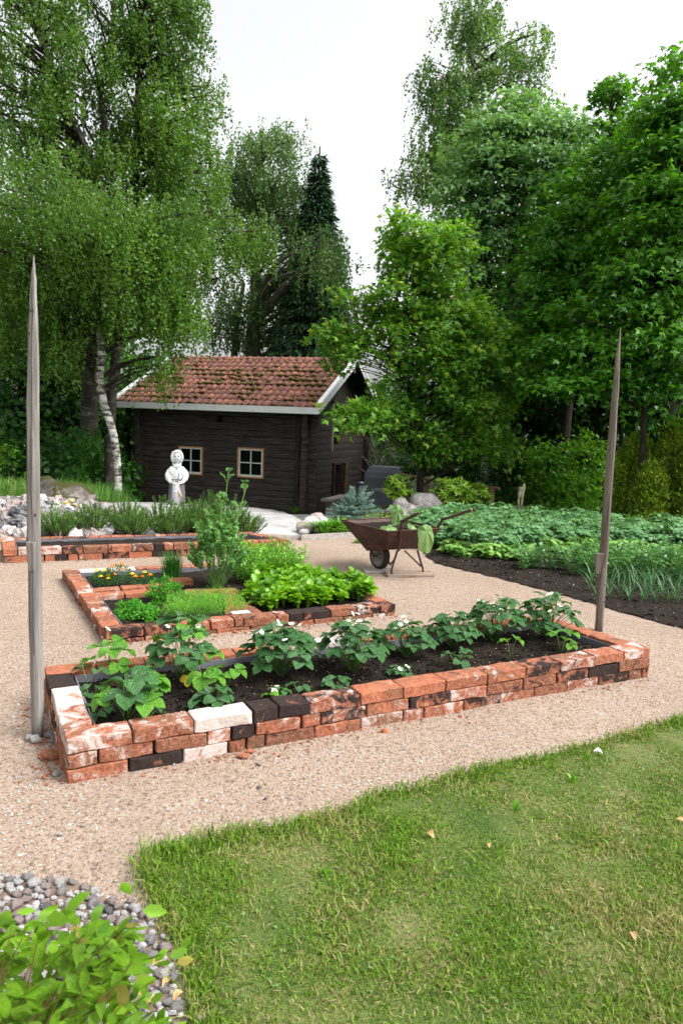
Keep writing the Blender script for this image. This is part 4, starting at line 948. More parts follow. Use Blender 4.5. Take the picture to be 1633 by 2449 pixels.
# ------------------------------------------------------------------ herb bed plants
def marigold(u, v, r, h, fl, label):
    p = S(u, v, .05); root = empty('marigold', p, 0, label, 'marigold', 'marigolds in the herb bed')
    n = 900; q = ball_pts(n, .2); P = np.array(p)+q*np.array([r, r, h*.45])+np.array([0, 0, h*.5]); d = nrmz(q)+np.array([0, 0, .5])+rng.normal(size=(n, 3))*.5
    put('foliage', leafmesh('foliage', P, d, rng.normal(size=(n, 3)), .020, .006, 'quad', MT['l_marigold'], p), root)
    for (du, dz, c) in fl:
        m = MB(); e = Vector((du*r, -r*random.uniform(.1, .8), h*dz))
        for ly in range(3):
            for k in range(9-2*ly):
                a = 2*math.pi*k/(9-2*ly)+ly*.3; R_ = .019-.005*ly; z = .004*ly
                m.add([e+Vector(q_) for q_ in [(0, 0, z), (math.cos(a-.35)*R_, math.sin(a-.35)*R_, z+.002), (math.cos(a)*R_*1.12, math.sin(a)*R_*1.12, z-.001), (math.cos(a+.35)*R_, math.sin(a+.35)*R_, z+.002)]], [(0, 1, 2, 3)])
        m.ball(e+Vector((0, 0, .004)), (.013, .013, .009), 7, 4, .3)
        put('flower', m.mesh('flower', MT['petal_o' if c == 'o' else 'petal_y'], smooth=True), root)
marigold(248, 1402, .10, .13, [(-.4, 1.1, 'y'), (.1, 1.05, 'y'), (.0, .75, 'y'), (.55, .6, 'y')], 'marigold clump with yellow flowers nearest the left wall of the herb bed')
marigold(284, 1398, .12, .17, [(-.2, 1.0, 'o'), (.4, 1.15, 'o'), (-.1, .6, 'o'), (.3, .8, 'o'), (-.6, .5, 'y')], 'tallest marigold clump with orange flowers')
marigold(345, 1404, .12, .12, [(-.4, .9, 'o'), (.0, .85, 'o'), (.15, 1.15, 'y'), (.5, .95, 'o'), (-.7, 1., 'y')], 'marigold clump with yellow and orange flowers beside the chives')
def strap(name, root, p, n, r, h, wd, lean, mat, curve=1., kind=None):
    az = rng.random(n)*2*np.pi; d = np.stack([np.cos(az), np.sin(az), 0*az], 1); s = np.stack([-np.sin(az), np.cos(az), 0*az], 1)
    rr = rng.random(n)[:, None]**.5*r; hh_ = (h*rng.uniform(.6, 1.05, n))[:, None]; ln = (np.abs(rng.normal(lean, lean*.5, n)))[:, None]
    B = d*rr*rng.uniform(.2, 1, (n, 1))+rng.normal(size=(n, 3))*np.array([r*.3, r*.3, 0]); w_ = wd*rng.uniform(.7, 1.2, (n, 1)); V = []
    K = 5
    for k in range(K):
        t = k/(K-1); c = B+d*ln*hh_*(t**2)*curve+np.array([[0, 0, 1.]])*hh_*(t-.35*np.minimum(ln, 1.6)*t**2.5); ww = w_*(1-t**2.5)*.5+.0003
        V += [c-s*ww, c+s*ww]
    V = np.stack(V, 1); b = np.arange(n)[:, None]*(2*K)
    F = np.concatenate([b+np.array([[2*k, 2*k+1, 2*k+3, 2*k+2]]) for k in range(K-1)])
    o = put(name, npmesh(name, V.reshape(-1, 3), [F], mat), root); return o
root = empty('chives', S(412, 1386, .05), 0, 'clump of upright dark green chives behind the marigolds', 'chives'); strap('leaves', root, None, 420, .075, .27, .0045, .22, MT['l_chive'])
def curly(u, v, r, h, label, n=1500):
    p = S(u, v, .05); root = empty('parsley', p, 0, label, 'parsley', 'parsley plants in the herb bed')
    k = 34; c = ball_pts(k, .35); c[:, 2] = np.abs(c[:, 2]); c = c*np.array([r, r, h]); m = MB()
    for q in c: m.tube([Vector(p), Vector(p)+Vector(q)*.6+Vector((0, 0, .01)), Vector(p)+Vector(q)], .0015, 4, False)
    m.build('stems', MT['stem'], root)
    idx = rng.integers(0, k, n); P = np.array(p)+c[idx]+rng.normal(size=(n, 3))*np.array([.018, .018, .009])
    put('foliage', leafmesh('foliage', P, rng.normal(size=(n, 3))+np.array([0, 0, .4]), rng.normal(size=(n, 3)), .016, .013, 'quad', MT['l_parsley'], p), root)
curly(392, 1436, .13, .19, 'taller curly parsley plant against the double brick divider')
curly(318, 1474, .11, .13, 'low curly parsley plant in the front left corner of the herb bed')
curly(352, 1480, .075, .10, 'small parsley plant touching the edge of the dill patch')
# dill patch
P0 = [xy(S(u, v, .05)) for u, v in [(388, 1488), (590, 1476), (575, 1440), (520, 1432), (440, 1440), (400, 1456)]]
pts = []
while len(pts) < 9000:
    x = random.uniform(min(p[0] for p in P0), max(p[0] for p in P0)); y = random.uniform(min(p[1] for p in P0), max(p[1] for p in P0))
    if inpoly(x, y, P0): pts.append((x, y, .05+random.random()**.7*(.10+.03*nz(x, y, 0, 9))))
P = np.array(pts); n = len(P)
o = put('dill_patch', leafmesh('dill_patch', P, rng.normal(size=(n, 3))*.8+np.array([0, 0, 1.]), rng.normal(size=(n, 3)), .028, .0022, 'quad', MT['l_dill'])); tag(o, 'soft feathery dill seedlings filling the front of the herb bed', 'dill', kind='stuff')
# lettuce
LP = [xy(S(u, v, .05)) for u, v in [(590, 1440), (648, 1466), (872, 1440), (880, 1425), (800, 1400), (720, 1385), (600, 1395)]]
def lettuce_mesh(seed):
    rs = np.random.default_rng(seed); n = 54; az = np.arange(n)*2.399; rr = np.sqrt((np.arange(n)+.5)/n)
    tip = np.stack([np.cos(az)*rr*.09, np.sin(az)*rr*.09, .155-.07*rr**2+rs.normal(size=n)*.012], 1); d = np.stack([np.cos(az)*(.25+.8*rr), np.sin(az)*(.25+.8*rr), 1.1-.9*rr], 1); d = nrmz(d); base = tip-d*.055
    N = nrmz(np.stack([-np.cos(az)*.8, -np.sin(az)*.8, .7+0*az], 1)+rs.normal(size=(n, 3))*.25)
    Sd_ = nrmz(np.cross(d, N)); N = np.cross(Sd_, d); L = .052*rs.uniform(.65, 1.2, (n, 1)); W = L*.78
    C = [(0, .05), (.35, .36), (.7, .5), (1.0, .22)]; V = []
    for t, w_ in C: V += [base+d*L*t+N*L*(-.25*t*t)-Sd_*W*w_+N*L*.08, base+d*L*t+N*L*(-.25*t*t-.02), base+d*L*t+N*L*(-.25*t*t)+Sd_*W*w_+N*L*.08]
    V = np.stack(V, 1); b = np.arange(n)[:, None]*12; F = [b+np.array([[3*i+j, 3*i+j+1, 3*i+j+4, 3*i+j+3]]) for i in range(3) for j in range(2)]
    # stalks
    S2 = np.stack([base*.15-Sd_*.002, base*.15+Sd_*.002, base+Sd_*.002, base-Sd_*.002], 1).reshape(-1, 3); nb = n*12
    F.append(nb+np.arange(n)[:, None]*4+np.array([[0, 1, 2, 3]]))
    return npmesh('lettuce', np.concatenate([V.reshape(-1, 3), S2]), [np.concatenate(F)], MT['l_lettuce'], True)
LM = [lettuce_mesh(i) for i in range(7)]
ml2 = leafmat('lettuce_leaf_dark', (.05, .17, .012), (.15, .34, .03), .42, .4, .4, nsc=9)
for q in (1, 4): LM[q].materials[0] = ml2
cnt = 0; tries = 0; pl = []
while tries < 5000 and len(pl) < 95:
    tries += 1; x = random.uniform(-.7, .75); y = random.uniform(4.9, 6.4)
    if inpoly(x, y, LP) and all((x-a)**2+(y-b)**2 < 9 and (x-a)**2+(y-b)**2 > .078**2 for a, b in pl): pl.append((x, y))
for x, y in pl:
    o = put('lettuce_plant', random.choice(LM), None, (x, y, .045), (random.uniform(-.3, .3), random.uniform(-.3, .3), random.uniform(0, 6)), random.uniform(.72, 1.3))
    tag(o, 'bright green leafy lettuce plant in the dense block of the herb bed', 'lettuce', 'lettuce plants in the herb bed')
# mint / lemon balm clumps behind
def stemmed(name, label, cat, p, nst, r, h, mat, lsize, lw, pairs, group=None, lean=.35, stemmat='stem', whorl=2, stemr=.002, kind='quad', droop=0.):
    root = empty(name, p, 0, label, cat, group); m = MB(); P = []; Dd = []; N = []; L = []
    for i in range(nst):
        a = random.uniform(0, 6.28); rr = random.random()**.5; hh_ = h*random.uniform(.6, 1.05)*(1-.3*rr); b = Vector((math.cos(a)*r*rr*.7, math.sin(a)*r*rr*.7, 0)); e = b+Vector((math.cos(a)*lean*hh_*rr, math.sin(a)*lean*hh_*rr, hh_)); mid = b.lerp(e, .5)+Vector((math.cos(a), math.sin(a), 0))*(-.04*hh_)
        m.tube([Vector(p)+b, Vector(p)+mid, Vector(p)+e], [stemr, stemr*.8, stemr*.5], 4, False)
        for k in range(pairs):
            t = .2+.8*(k+.5)/pairs; c = b.lerp(mid, t*2) if t < .5 else mid.lerp(e, t*2-1); a0 = random.uniform(0, 3.14) if k % 2 else random.uniform(0, 3.14)
            for q in range(whorl):
                aa = a0+2*math.pi*q/whorl; s = lsize*(1-.45*abs(t-.55))*random.uniform(.8, 1.1)
                P.append(tuple(Vector(p)+c)); Dd.append((math.cos(aa), math.sin(aa), .45-droop+random.uniform(-.2, .2))); N.append((-.3*math.cos(aa)+random.uniform(-.3, .3), -.3*math.sin(aa)+random.uniform(-.3, .3), 1)); L.append(s)
        for q in range(4):
            aa = random.uniform(0, 6.28); P.append(tuple(Vector(p)+e)); Dd.append((math.cos(aa)*.6, math.sin(aa)*.6, .9)); N.append((-math.cos(aa), -math.sin(aa), .6)); L.append(lsize*.7)
    m.build('stems', MT[stemmat], root)
    L = np.array(L); put('leaves', leafmesh('leaves', np.array(P), np.array(Dd), np.array(N), L, L*lw, kind, mat, p), root); return root
for i, (u, v, lb) in enumerate([(600, 1390, 'mint clump directly behind the lettuce, left one'), (650, 1378, 'mint clump directly behind the lettuce, middle one'), (690, 1368, 'mint clump at the back right corner of the herb bed'), (640, 1362, 'pale mint clump furthest back beside the lovage'), (600, 1366, 'mint clump half hidden behind the lovage')]):
    stemmed('mint_plant', lb, 'mint', S(u, v, .05), 44, .20, .30, MT['l_mint'], .055, .40, 7, 'mint clumps in the herb bed', .4)
# lovage: tall, compound leaves
def lovage(p, label):
    root = empty('lovage_plant', p, 0, label, 'lovage'); p = Vector(p); m = MB(); P = []; Dd = []; N = []; L = []
    def frond(c, e, s):
        # leaf stalk from c to e with groups of cut leaflets
        m.tube([c, c.lerp(e, .5)+Vector((0, 0, .02)), e], [.003, .0025, .0015], 4, False); ax = (e-c).normalized(); sd = ax.cross(Vector((0, 0, 1))); sd = sd.normalized() if sd.length > .05 else Vector((1, 0, 0))
        for t in (.45, .6, .75, .9, 1.):
            q = c.lerp(e, t)+Vector((0, 0, .02*math.sin(math.pi*t)))
            for sg in ((-1, 1) if t < 1 else (0,)):
                sub = q+sd*sg*s*.9*(1.2-t*.6)+ax*s*.3*abs(sg)+(ax*s*.6 if sg == 0 else Vector((0, 0, 0)))
                if sg: m.tube([q, sub], .0012, 3, False)
                for _ in range(8):
                    dd = (ax*.8+sd*sg*1.2+Vector((random.gauss(0, .6), random.gauss(0, .6), random.gauss(0, .4)))); P.append(tuple(q.lerp(sub, random.uniform(.45, 1.)))); Dd.append(tuple(dd)); N.append((random.gauss(0, .5), random.gauss(0, .5)-.3, 1)); L.append(s*random.uniform(.55, .95))
    tops = [Sd(548, 1150, p.y+.05), Sd(590, 1165, p.y+.1), Sd(512, 1300, p.y-.1), Sd(470, 1330, p.y-.15)]
    for (uu, vv, dy) in [(545, 1140, .05), (588, 1168, .12), (530, 1205, .0), (500, 1240, -.05)]:
        e = Sd(uu, vv, p.y+dy); b = p+Vector((random.uniform(-.05, .05), random.uniform(-.05, .05), 0)); path = smoothpath([b, b.lerp(e, .45)+Vector((random.uniform(-.03, .03), 0, 0)), e], 6)
        m.tube(path, [.008*(1-.6*i/len(path)) for i in range(len(path))], 6)
        for t in (.5, .62, .74, .86, .96):
            q = path[min(len(path)-1, int(t*len(path)))]
            for k in range(2): a = random.uniform(0, 6.28); l = .12*(1.25-t); frond(q, q+Vector((math.cos(a)*l, math.sin(a)*l, .09*(1.3-t)+.03)), .030*(1.35-t)+.006)
    for i in range(36):
        a = 2.399*i; rr = math.sqrt((i+.5)/36); hh_ = .62*(1-.5*rr*rr)*random.uniform(.75, 1.05); e = p+Vector((math.cos(a)*.25*rr, math.sin(a)*.25*rr, hh_)); b = p+Vector((math.cos(a)*.04, math.sin(a)*.04, 0))
        frond(b.lerp(e, .3), e, .056); m.tube([b, b.lerp(e, .25)], .004, 4, False)
    m.build('stems', MT['stem'], root); L = np.array(L)
    put('leaves', leafmesh('leaves', np.array(P), np.array(Dd), np.array(N), L, L*.85, 'lobe', MT['l_lovage'], p), root)
lovage(S(520, 1404, .05), 'tall lovage plant with upright flower stalks in the middle of the herb bed')

# ------------------------------------------------------------------ vegetable field on the right
fxs = np.arange(.9, 9.2, .08); fys = np.arange(2.4, 12.7, .08); idx = {}; m = MB()
for y in fys:
    for x in fxs:
        e = edgedist(x, y, SOILP[:5], False); s_in = inpoly(x, y, SOILP)
        idx[(round(x, 2), round(y, 2))] = len(m.v); m.v.append((x+.02*nz(x, y, 2, 9), y+.02*nz(x, y, 3, 9), T(x, y)+(.012+.035*sm(0, .3, e)+.014*nz(x, y, 0, 5)+.012*nz(x, y, 5, 14))))
polysheet(m, fxs, fys, SOILP, idx, .05)
tag(m.build('vegetable_field', MT['soil'], smooth=True), kind='structure')
def potato_mesh(seed, mat, h=.34, r=.24, ns=11):
    rs = random.Random(seed); P = []; Dd = []; N = []; L = []; m = MB()
    for i in range(ns):
        a = 2.399*i; rr = math.sqrt((i+.5)/ns)
        top = Vector((math.cos(a)*r*.62*rr, math.sin(a)*r*.62*rr, h*(1-.32*rr*rr)*rs.uniform(.85, 1.05)))
        m.tube([Vector((0, 0, 0)), top*.5+Vector((0, 0, .03)), top], .004, 4, False)
        for k in range(9):
            t = rs.uniform(.35, 1.); c = top*t; aa = a+rs.uniform(-1.6, 1.6); l = rs.uniform(.05, .13); ax = Vector((math.cos(aa), math.sin(aa), rs.uniform(-.15, .35)))
            for q in range(4):
                P.append(tuple(c+ax*l*(.35+.22*q))); b = aa+(1.2 if q % 2 else -1.2)*(1 if q < 3 else .1); Dd.append((math.cos(b), math.sin(b), -.25+rs.uniform(-.15, .15))); N.append((rs.gauss(0, .25), rs.gauss(0, .25), 1)); L.append(rs.uniform(.065, .10))
    L = np.array(L); V, F = leafverts(np.array(P), np.array(Dd), np.array(N), L, L*.66, 'quad')
    # split each leaf quad along the midrib for a fold
    return npmesh('potato_foliage', V, F, mat), m.mesh('stems', MT['stem'])
PM = [potato_mesh(i, MT['l_potato']) for i in range(5)]; PY = [potato_mesh(i+9, MT['l_potato2'], .20, .15, 6) for i in range(3)]
a0, a1 = Vector(SOILP[1]), Vector(SOILP[4]); ed = (a1-a0).normalized(); en = Vector((-ed.y, ed.x))
if en.y < 0: en = -en
PF = [G(975, 1262).to_tuple()[:2], G(1060, 1286).to_tuple()[:2], G(1190, 1300).to_tuple()[:2], G(1260, 1284).to_tuple()[:2], G(1568, 1288).to_tuple()[:2], (6.5, 7.5), (6.2, 10.3), D(1510, 1200, 10.2).to_tuple()[:2], (3.2, 10.9), (1.35, 10.9), (.85, 9.3)]
ORD = ['first', 'second', 'third', 'fourth', 'fifth', 'sixth', 'seventh', 'eighth', 'ninth', 'tenth', 'eleventh', 'twelfth', 'thirteenth', 'fourteenth', 'fifteenth', 'sixteenth', 'seventeenth', 'eighteenth', 'nineteenth', 'twentieth', 'twenty first', 'twenty second', 'twenty third', 'twenty fourth']
y = 7.0
rows = []
for j in range(16):
    yy = 6.7+j*.30; nin = 0
    for i in range(24):
        xx = .6+i*.28+(.14 if j % 2 else 0)+random.uniform(-.05, .05); y2 = yy+random.uniform(-.06, .06)
        if not inpoly(xx, y2, PF): continue
        e = edgedist(xx, y2, PF[:5], False)
        rows.append((xx, y2, e, j, nin)); nin += 1
used_rows = sorted({q[3] for q in rows})
for xx, y2, e, jr, ni in rows:
    young = e < .30 and xx > 1.3; src_ = random.choice(PY if young else PM); s = random.uniform(.85, 1.15)*(.8 if e < .2 and not young else 1)
    root = empty('potato_plant', (xx, y2, T(xx, y2)+.03), random.uniform(0, 6), ('small pale young potato plant' if young else 'leafy potato plant')+', '+ORD[ni]+' from the left in the '+ORD[used_rows.index(jr)]+' row from the path', 'potato plant', 'potato plants in the vegetable field')
    root.scale = (s, s, s); put('foliage', src_[0], root); put('stems', src_[1], root)
# peas
def pea_mesh(seed):
    rs = random.Random(seed); P = []; Dd = []; N = []; L = []; m = MB()
    for i in range(5):
        a = rs.uniform(0, 6.28); e = Vector((math.cos(a)*.09, math.sin(a)*.09, rs.uniform(.18, .28))); m.tube([Vector((0, 0, 0)), e*.5+Vector((.01, 0, .02)), e], .0022, 4, False)
        for k in range(9):
            t = .15+.1*k; c = e*t
            for q in (-1, 1):
                aa = a+q*1.4+rs.uniform(-.5, .5)+k; P.append(tuple(c+Vector((math.cos(aa), math.sin(aa), .2))*.015)); Dd.append((math.cos(aa), math.sin(aa), rs.uniform(0, .7))); N.append((rs.gauss(0, .4), rs.gauss(0, .4)-.3, 1)); L.append(rs.uniform(.035, .055))
    L = np.array(L); V, F = leafverts(np.array(P), np.array(Dd), np.array(N), L, L*.75, 'quad')
    return npmesh('foliage', V, F, MT['l_pea']), m.mesh('stems', MT['stem'])
PE = [pea_mesh(i) for i in range(4)]
for j, (ua, va, ub, vb, nn) in enumerate([(1215, 1314, 1600, 1340, 17), (1330, 1304, 1600, 1322, 10), (1310, 1330, 1620, 1352, 12)]):
    for i in range(nn):
        t = (i+random.uniform(-.3, .3))/nn; p = G(ua+(ub-ua)*t, va+(vb-va)*t); 
        root = empty('pea_plant', (p.x, p.y, .035), random.uniform(0, 6), 'young pea plant, '+ORD[i]+' from the left in the '+['front', 'rear', 'rightmost'][j]+' pea row', 'pea plant', 'pea plants in the vegetable field')
        s = random.uniform(.8, 1.2); root.scale = (s, s, s*random.uniform(.9, 1.2)); q = random.choice(PE); put('foliage', q[0], root); put('stems', q[1], root)
for (u, v) in [(1200, 1318), (1212, 1310)]:
    p = G(u, v); root = empty('pea_plant', (p.x, p.y, .035), 1., 'pea plant standing alone at the left end of its row, '+('front one' if v == 1318 else 'rear one'), 'pea plant', 'pea plants in the vegetable field'); q = PE[0]; put('foliage', q[0], root); put('stems', q[1], root)
# onions
OM = []
for i in range(4):
    t_ = strap('leaves', None, None, 9, .006, .36, .009, .55, MT['l_onion'], 1.25); OM.append(t_.data); bpy.data.objects.remove(t_)
for j, (ua, va, ub, vb, nn) in enumerate([(1372, 1384, 1600, 1392, 9), (1350, 1366, 1600, 1372, 12), (1360, 1352, 1600, 1356, 12), (1440, 1392, 1620, 1402, 6)]):
    for i in range(nn):
        t = (i+random.uniform(-.25, .25))/nn; p = G(ua+(ub-ua)*t, va+(vb-va)*t)
        o = put('onion_plant', random.choice(OM), None, (p.x, p.y, .035), (0, 0, random.uniform(0, 6)), random.uniform(.55, .9)); tag(o, 'floppy onion plant, '+ORD[i]+' from the left in the '+['middle', 'third', 'rearmost', 'frontmost'][j]+' onion row', 'onion plant', 'onion plants in the vegetable field')
m = MB()
md = MB()
for k in range(2600):
    x, y = random.uniform(.9, 5.5), random.uniform(4, 8.4)
    if inpoly(x, y, SOILP): r = random.uniform(.006, .020); md.ball((x, y, .014+.035*sm(0, .3, edgedist(x, y, SOILP[:5], False))+r*.15), (r, r*.8, r*.6), 5, 4, .7, 2)
tag(md.build('field_clods', MT['soil']), 'dark crumbly clods covering the vegetable field', 'soil clods', kind='stuff')
for k in range(1800):
    x, y = random.uniform(1, 5.5), random.uniform(4, 8.2)
    if inpoly(x, y, SOILP): r = random.uniform(.002, .007)*(2 if random.random() < .04 else 1); m.ball((x, y, .012+.035*sm(0, .3, edgedist(x, y, SOILP[:5], False))+r*.2), (r, r*.8, r*.5), 5, 3, .4)
tag(m.build('field_pebbles', MT['stone']), 'small pale stones and clods on the dark field soil', 'stones', kind='stuff')

# ------------------------------------------------------------------ rock outcrop, edging boards, stones, boulders
def rockz(x, y):
    # smooth bare rock between the beds and the house
    e = edgedist(x, y, RO)
    if not inpoly(x, y, RO): e = -e
    return T(x, y)*.55-.02+.055*sm(-.0, .7, e)+.05*nz(x, y, 0, .7)+.02*nz(x, y, 3, 3.1)+.006*nz(x, y, 3, 13)-(.0 if e > 0 else .12*min(1, -e*4))
RO = [(-4.7, 9.9), (-3.6, 9.35), (-2.2, 9.25), (-.95, 9.32), (-.60, 9.28), (-.52, 9.7), (-.75, 10.6), (-.85, 12.0), (-1.1, 13.6), (-1.6, 14.4), (-3., 14.8), (-4.6, 14.4), (-5.4, 12.4)]
rx = np.arange(-5.8, -.2, .09); ry = np.arange(9., 15.3, .09)
sheet('bedrock_outcrop', rx, ry, rockz, MT['bedrock'])
m = MB(); a, b = G(604, 1242), G(692, 1234)
def boardthing(u0, v0, u1, v1, z, wd, th, mat, label, nme='edging_board'):
    a, b = G(u0, v0, z), G(u1, v1, z); c = (a+b)/2; m = MB(); m.box((c.x, c.y, z-th/2+T(c.x, c.y)), ((b-a).length, wd, th), (0, 0, math.atan2(b.y-a.y, b.x-a.x)), .003)
    return tag(m.build(nme, mat, at=(c.x, c.y, 0)), label, 'board')
boardthing(691, 1229, 812, 1222, .07, .04, .08, MT['greyplank'], 'grey timber edging between gravel and hosta planting')
boardthing(600, 1230, 690, 1229, .06, .04, .06, MT['greyplank'], 'pale timber edging at the foot of the bare rock')
def boulder(c, r, mat, label, seed, name='boulder', cat='boulder', nu=22, nv=14, ns=.55, group=None, flat=0):
    random.seed(seed); m = MB(); m.ball(c, r, nu, nv, ns, 1.25)
    v2 = []
    for p in m.v:
        q = Vector(p); n = noise.noise_vector(q*5)*.05*r[0]; v2.append(tuple(q+n))
    m.v = v2; return tag(m.build(name, mat, at=tuple(c), smooth=True), label, cat, group)
p = D(134, 1150, 10.2); boulder((p.x, 10.2, p.z-.02), (.46, .38, .32), MT['mossrock'], 'big round boulder with mossy top behind the pile of stones', 3)
p = D(913, 1186, 11.8); boulder((p.x, 11.8, p.z-.02), (.29, .28, .24), MT['boulder'], 'speckled grey boulder behind the wheelbarrow, left one', 5, ns=.9)
p = D(975, 1178, 12.2); boulder((p.x, 12.2, p.z), (.30, .3, .24), MT['boulder'], 'speckled grey boulder behind the wheelbarrow, right one under rhododendron', 9, ns=.9)
p = D(1085, 1196, 12.0); boulder((p.x, 12.0, p.z-.1), (.20, .2, .12), MT['pinkstone'], 'tan stone at the back edge of the potato rows', 11, 'stone', 'stone')
for (u, v, y, r, mt, lb, sd) in [(715, 1202, 9.9, .13, 'whitestone', 'pale rounded stone left of the hosta', 21), (698, 1212, 9.75, .12, 'pinkstone', 'light brown rounded stone at the end of the timber edging', 22), (728, 1188, 10.6, .10, 'pinkstone', 'pink rounded stone between hosta and blue spruce', 23), (700, 1222, 9.6, .07, 'whitestone', 'small white stone at the corner of the rock', 24), (742, 1196, 10.4, .07, 'whitestone', 'small pale stone under the blue spruce', 25)]:
    p = D(u, v, y); boulder((p.x, y, p.z), (r, r*.9, r*.72), MT[mt], lb, sd, 'stone', 'stone', 14, 9, .35, 'rounded stones beside the hosta')
random.seed(99)
# pile of field stones, left
pile_c = (-4.0, 9.2, 0); pile = empty('stone_pile', pile_c, 0, 'loose pile of grey and pink field stones behind the left pole', 'stone pile')
def pileh(x, y):
    ex = max(0, 1-abs((x+4.1)/1.45)**2.5); return .27*ex*sm(8.15, 9.1, y)*(1-sm(9.4, 10.1, y)*.3)
st = []
for t in range(6000):
    x = random.uniform(-5.6, -2.85); y = random.uniform(8.2, 9.9); z = pileh(x, y)
    if z < .02 and random.random() < .7: continue
    r = random.uniform(.055, .115)
    if any((x-a)**2+(y-b)**2+((z-c)*1.0)**2 < (.80*(r+q))**2 for a, b, c, q in st): continue
    st.append((x, y, z, r))
    if len(st) > 290: break
PL = {k: pebble_meshes(6, v, 9, 7, .85) for k, v in cols.items()}
for (x, y, z, r) in st:
    putw('stone', random.choice(PL[random.choices(['white', 'pink', 'grey', 'dark'], [.12, .34, .42, .12])[0]]), pile, (x, y, z+r*.3), (random.uniform(-.7, .7), random.uniform(-.7, .7), random.uniform(0, 6)), r)
m = MB(); 
for j in range(12):
    for i in range(20): x = -5.6+i*.145; y = 8.3+j*.15; m.v.append((x, y, pileh(x, y)-.03))
m.f = [(j*20+i, j*20+i+1, (j+1)*20+i+1, (j+1)*20+i) for j in range(11) for i in range(19)]
m.build('core', MT['darkstone'], pile)

# ------------------------------------------------------------------ low shrubs around the rock
def pine_shrub(x, y, r, h, label, ns=44, mat='l_mugo', nl=.042, nd=120, group='dwarf pines behind the back bed', name='dwarf_pine'):
    z0 = T(x, y); p = Vector((x, y, z0)); root = empty(name, p, 0, label, 'dwarf pine', group); P = []; Dd = []; L = []; m = MB()
    for i in range(ns):
        a = 2.399*i+random.uniform(-.4, .4); rr = math.sqrt((i+.5)/ns); b = Vector((math.cos(a)*r*.25*rr, math.sin(a)*r*.25*rr, 0)); e = Vector((math.cos(a)*r*rr, math.sin(a)*r*rr, h*(1-.45*rr*rr)*random.uniform(.75, 1.12)))
        m.tube([p+b, p+b.lerp(e, .5)+Vector((0, 0, -.02)), p+e], [.006, .005, .003], 4, False); ax = (e-b).normalized()
        for k in range(nd):
            t = .30+.72*random.random(); c = b.lerp(e, t); th = random.uniform(0, 6.28); o1 = ax.orthogonal().normalized(); o2 = ax.cross(o1); rad = o1*math.cos(th)+o2*math.sin(th)
            P.append(tuple(p+c)); d = rad*.75+ax*.75+Vector((0, 0, .25)); Dd.append(tuple(d)); L.append(nl*random.uniform(.8, 1.2))
    m.build('branches', MT['bark'], root); L = np.array(L); P = np.array(P)
    put('needles', leafmesh('needles', P, np.array(Dd), rng.normal(size=P.shape), L, .0045, 'quad', MT[mat], p), root)
mu = [(-3.35, 8.35, .20, .36), (-3.02, 8.6, .24, .42), (-2.75, 9.0, .24, .46), (-2.55, 8.65, .22, .42), (-2.30, 9.05, .24, .46), (-2.10, 8.75, .22, .40), (-1.88, 9.05, .24, .46), (-1.66, 8.85, .22, .42), (-1.45, 9.15, .24, .48), (-1.22, 8.95, .22, .42), (-3.2, 9.0, .22, .36), (-2.0, 9.4, .2, .50), (-1.75, 9.45, .18, .56)]
lb = ['leftmost dwarf pine beside the stone pile', 'second dwarf pine from the stone pile, front', 'dwarf pine, third from the left, back', 'dwarf pine in the front, left of the middle', 'dwarf pine in the middle, back', 'dwarf pine in the middle, front', 'dwarf pine right of the middle with long candles', 'dwarf pine, third from the right, front', 'dwarf pine half behind the lovage stalks', 'rightmost dwarf pine at the end of the back bed', 'dwarf pine right behind the pole, against the stones', 'dwarf pine with upright shoots below the white statue, left', 'dwarf pine with tallest shoots below the white statue']
for (x, y, r, h), l_ in zip(mu, lb): pine_shrub(x, y, r*1.3, h*random.uniform(.75, .98), l_)
# blue dwarf spruce
def bluespruce(x, y, r, h, label):
    p = Vector((x, y, T(x, y)-.02)); root = empty('dwarf_blue_spruce', p, 0, label, 'spruce'); P = []; Dd = []; m = MB(); tips = []
    for L_, (rr, zz, n) in enumerate([(1., .22, 16), (.92, .34, 15), (.8, .46, 12), (.50, .62, 9), (.42, .76, 8), (.22, .92, 4)]):
        for k in range(n):
            a = 2*math.pi*k/n+L_*.5+random.uniform(-.2, .2); rl = r*rr*random.uniform(.7, 1.1); e = Vector((math.cos(a)*rl-(.06 if L_ > 2 else 0)*0+(.05 if L_ > 2 else 0), math.sin(a)*rl, h*zz*random.uniform(.92, 1.08))); b = Vector((.02, 0, h*zz*.7))
            m.tube([p+b, p+e], .006, 4, False)
            for s in range(5):
                t = .35+.65*s/4; c = b.lerp(e, t); aa = a+(-1)**s*.7*(1-t*.6); l = .07+.06*(1-t); e2 = c+Vector((math.cos(aa)*l, math.sin(aa)*l, .02))
                for q in range(80):
                    u = random.random()**.8; P.append(tuple(p+c.lerp(e2, u))); th = random.uniform(0, 6.28); Dd.append((math.cos(aa)*.6+random.gauss(0, .55), math.sin(aa)*.6+random.gauss(0, .55), .35+random.gauss(0, .5)))
    m.build('branches', MT['bark'], root); P = np.array(P); put('needles', leafmesh('needles', P, np.array(Dd), rng.normal(size=P.shape), .028, .0055, 'quad', MT['l_blue'], p), root)
p = D(812, 1192, 11.2); bluespruce(p.x, 11.2, .40, .62, 'dwarf blue spruce between the house corner and the wheelbarrow')
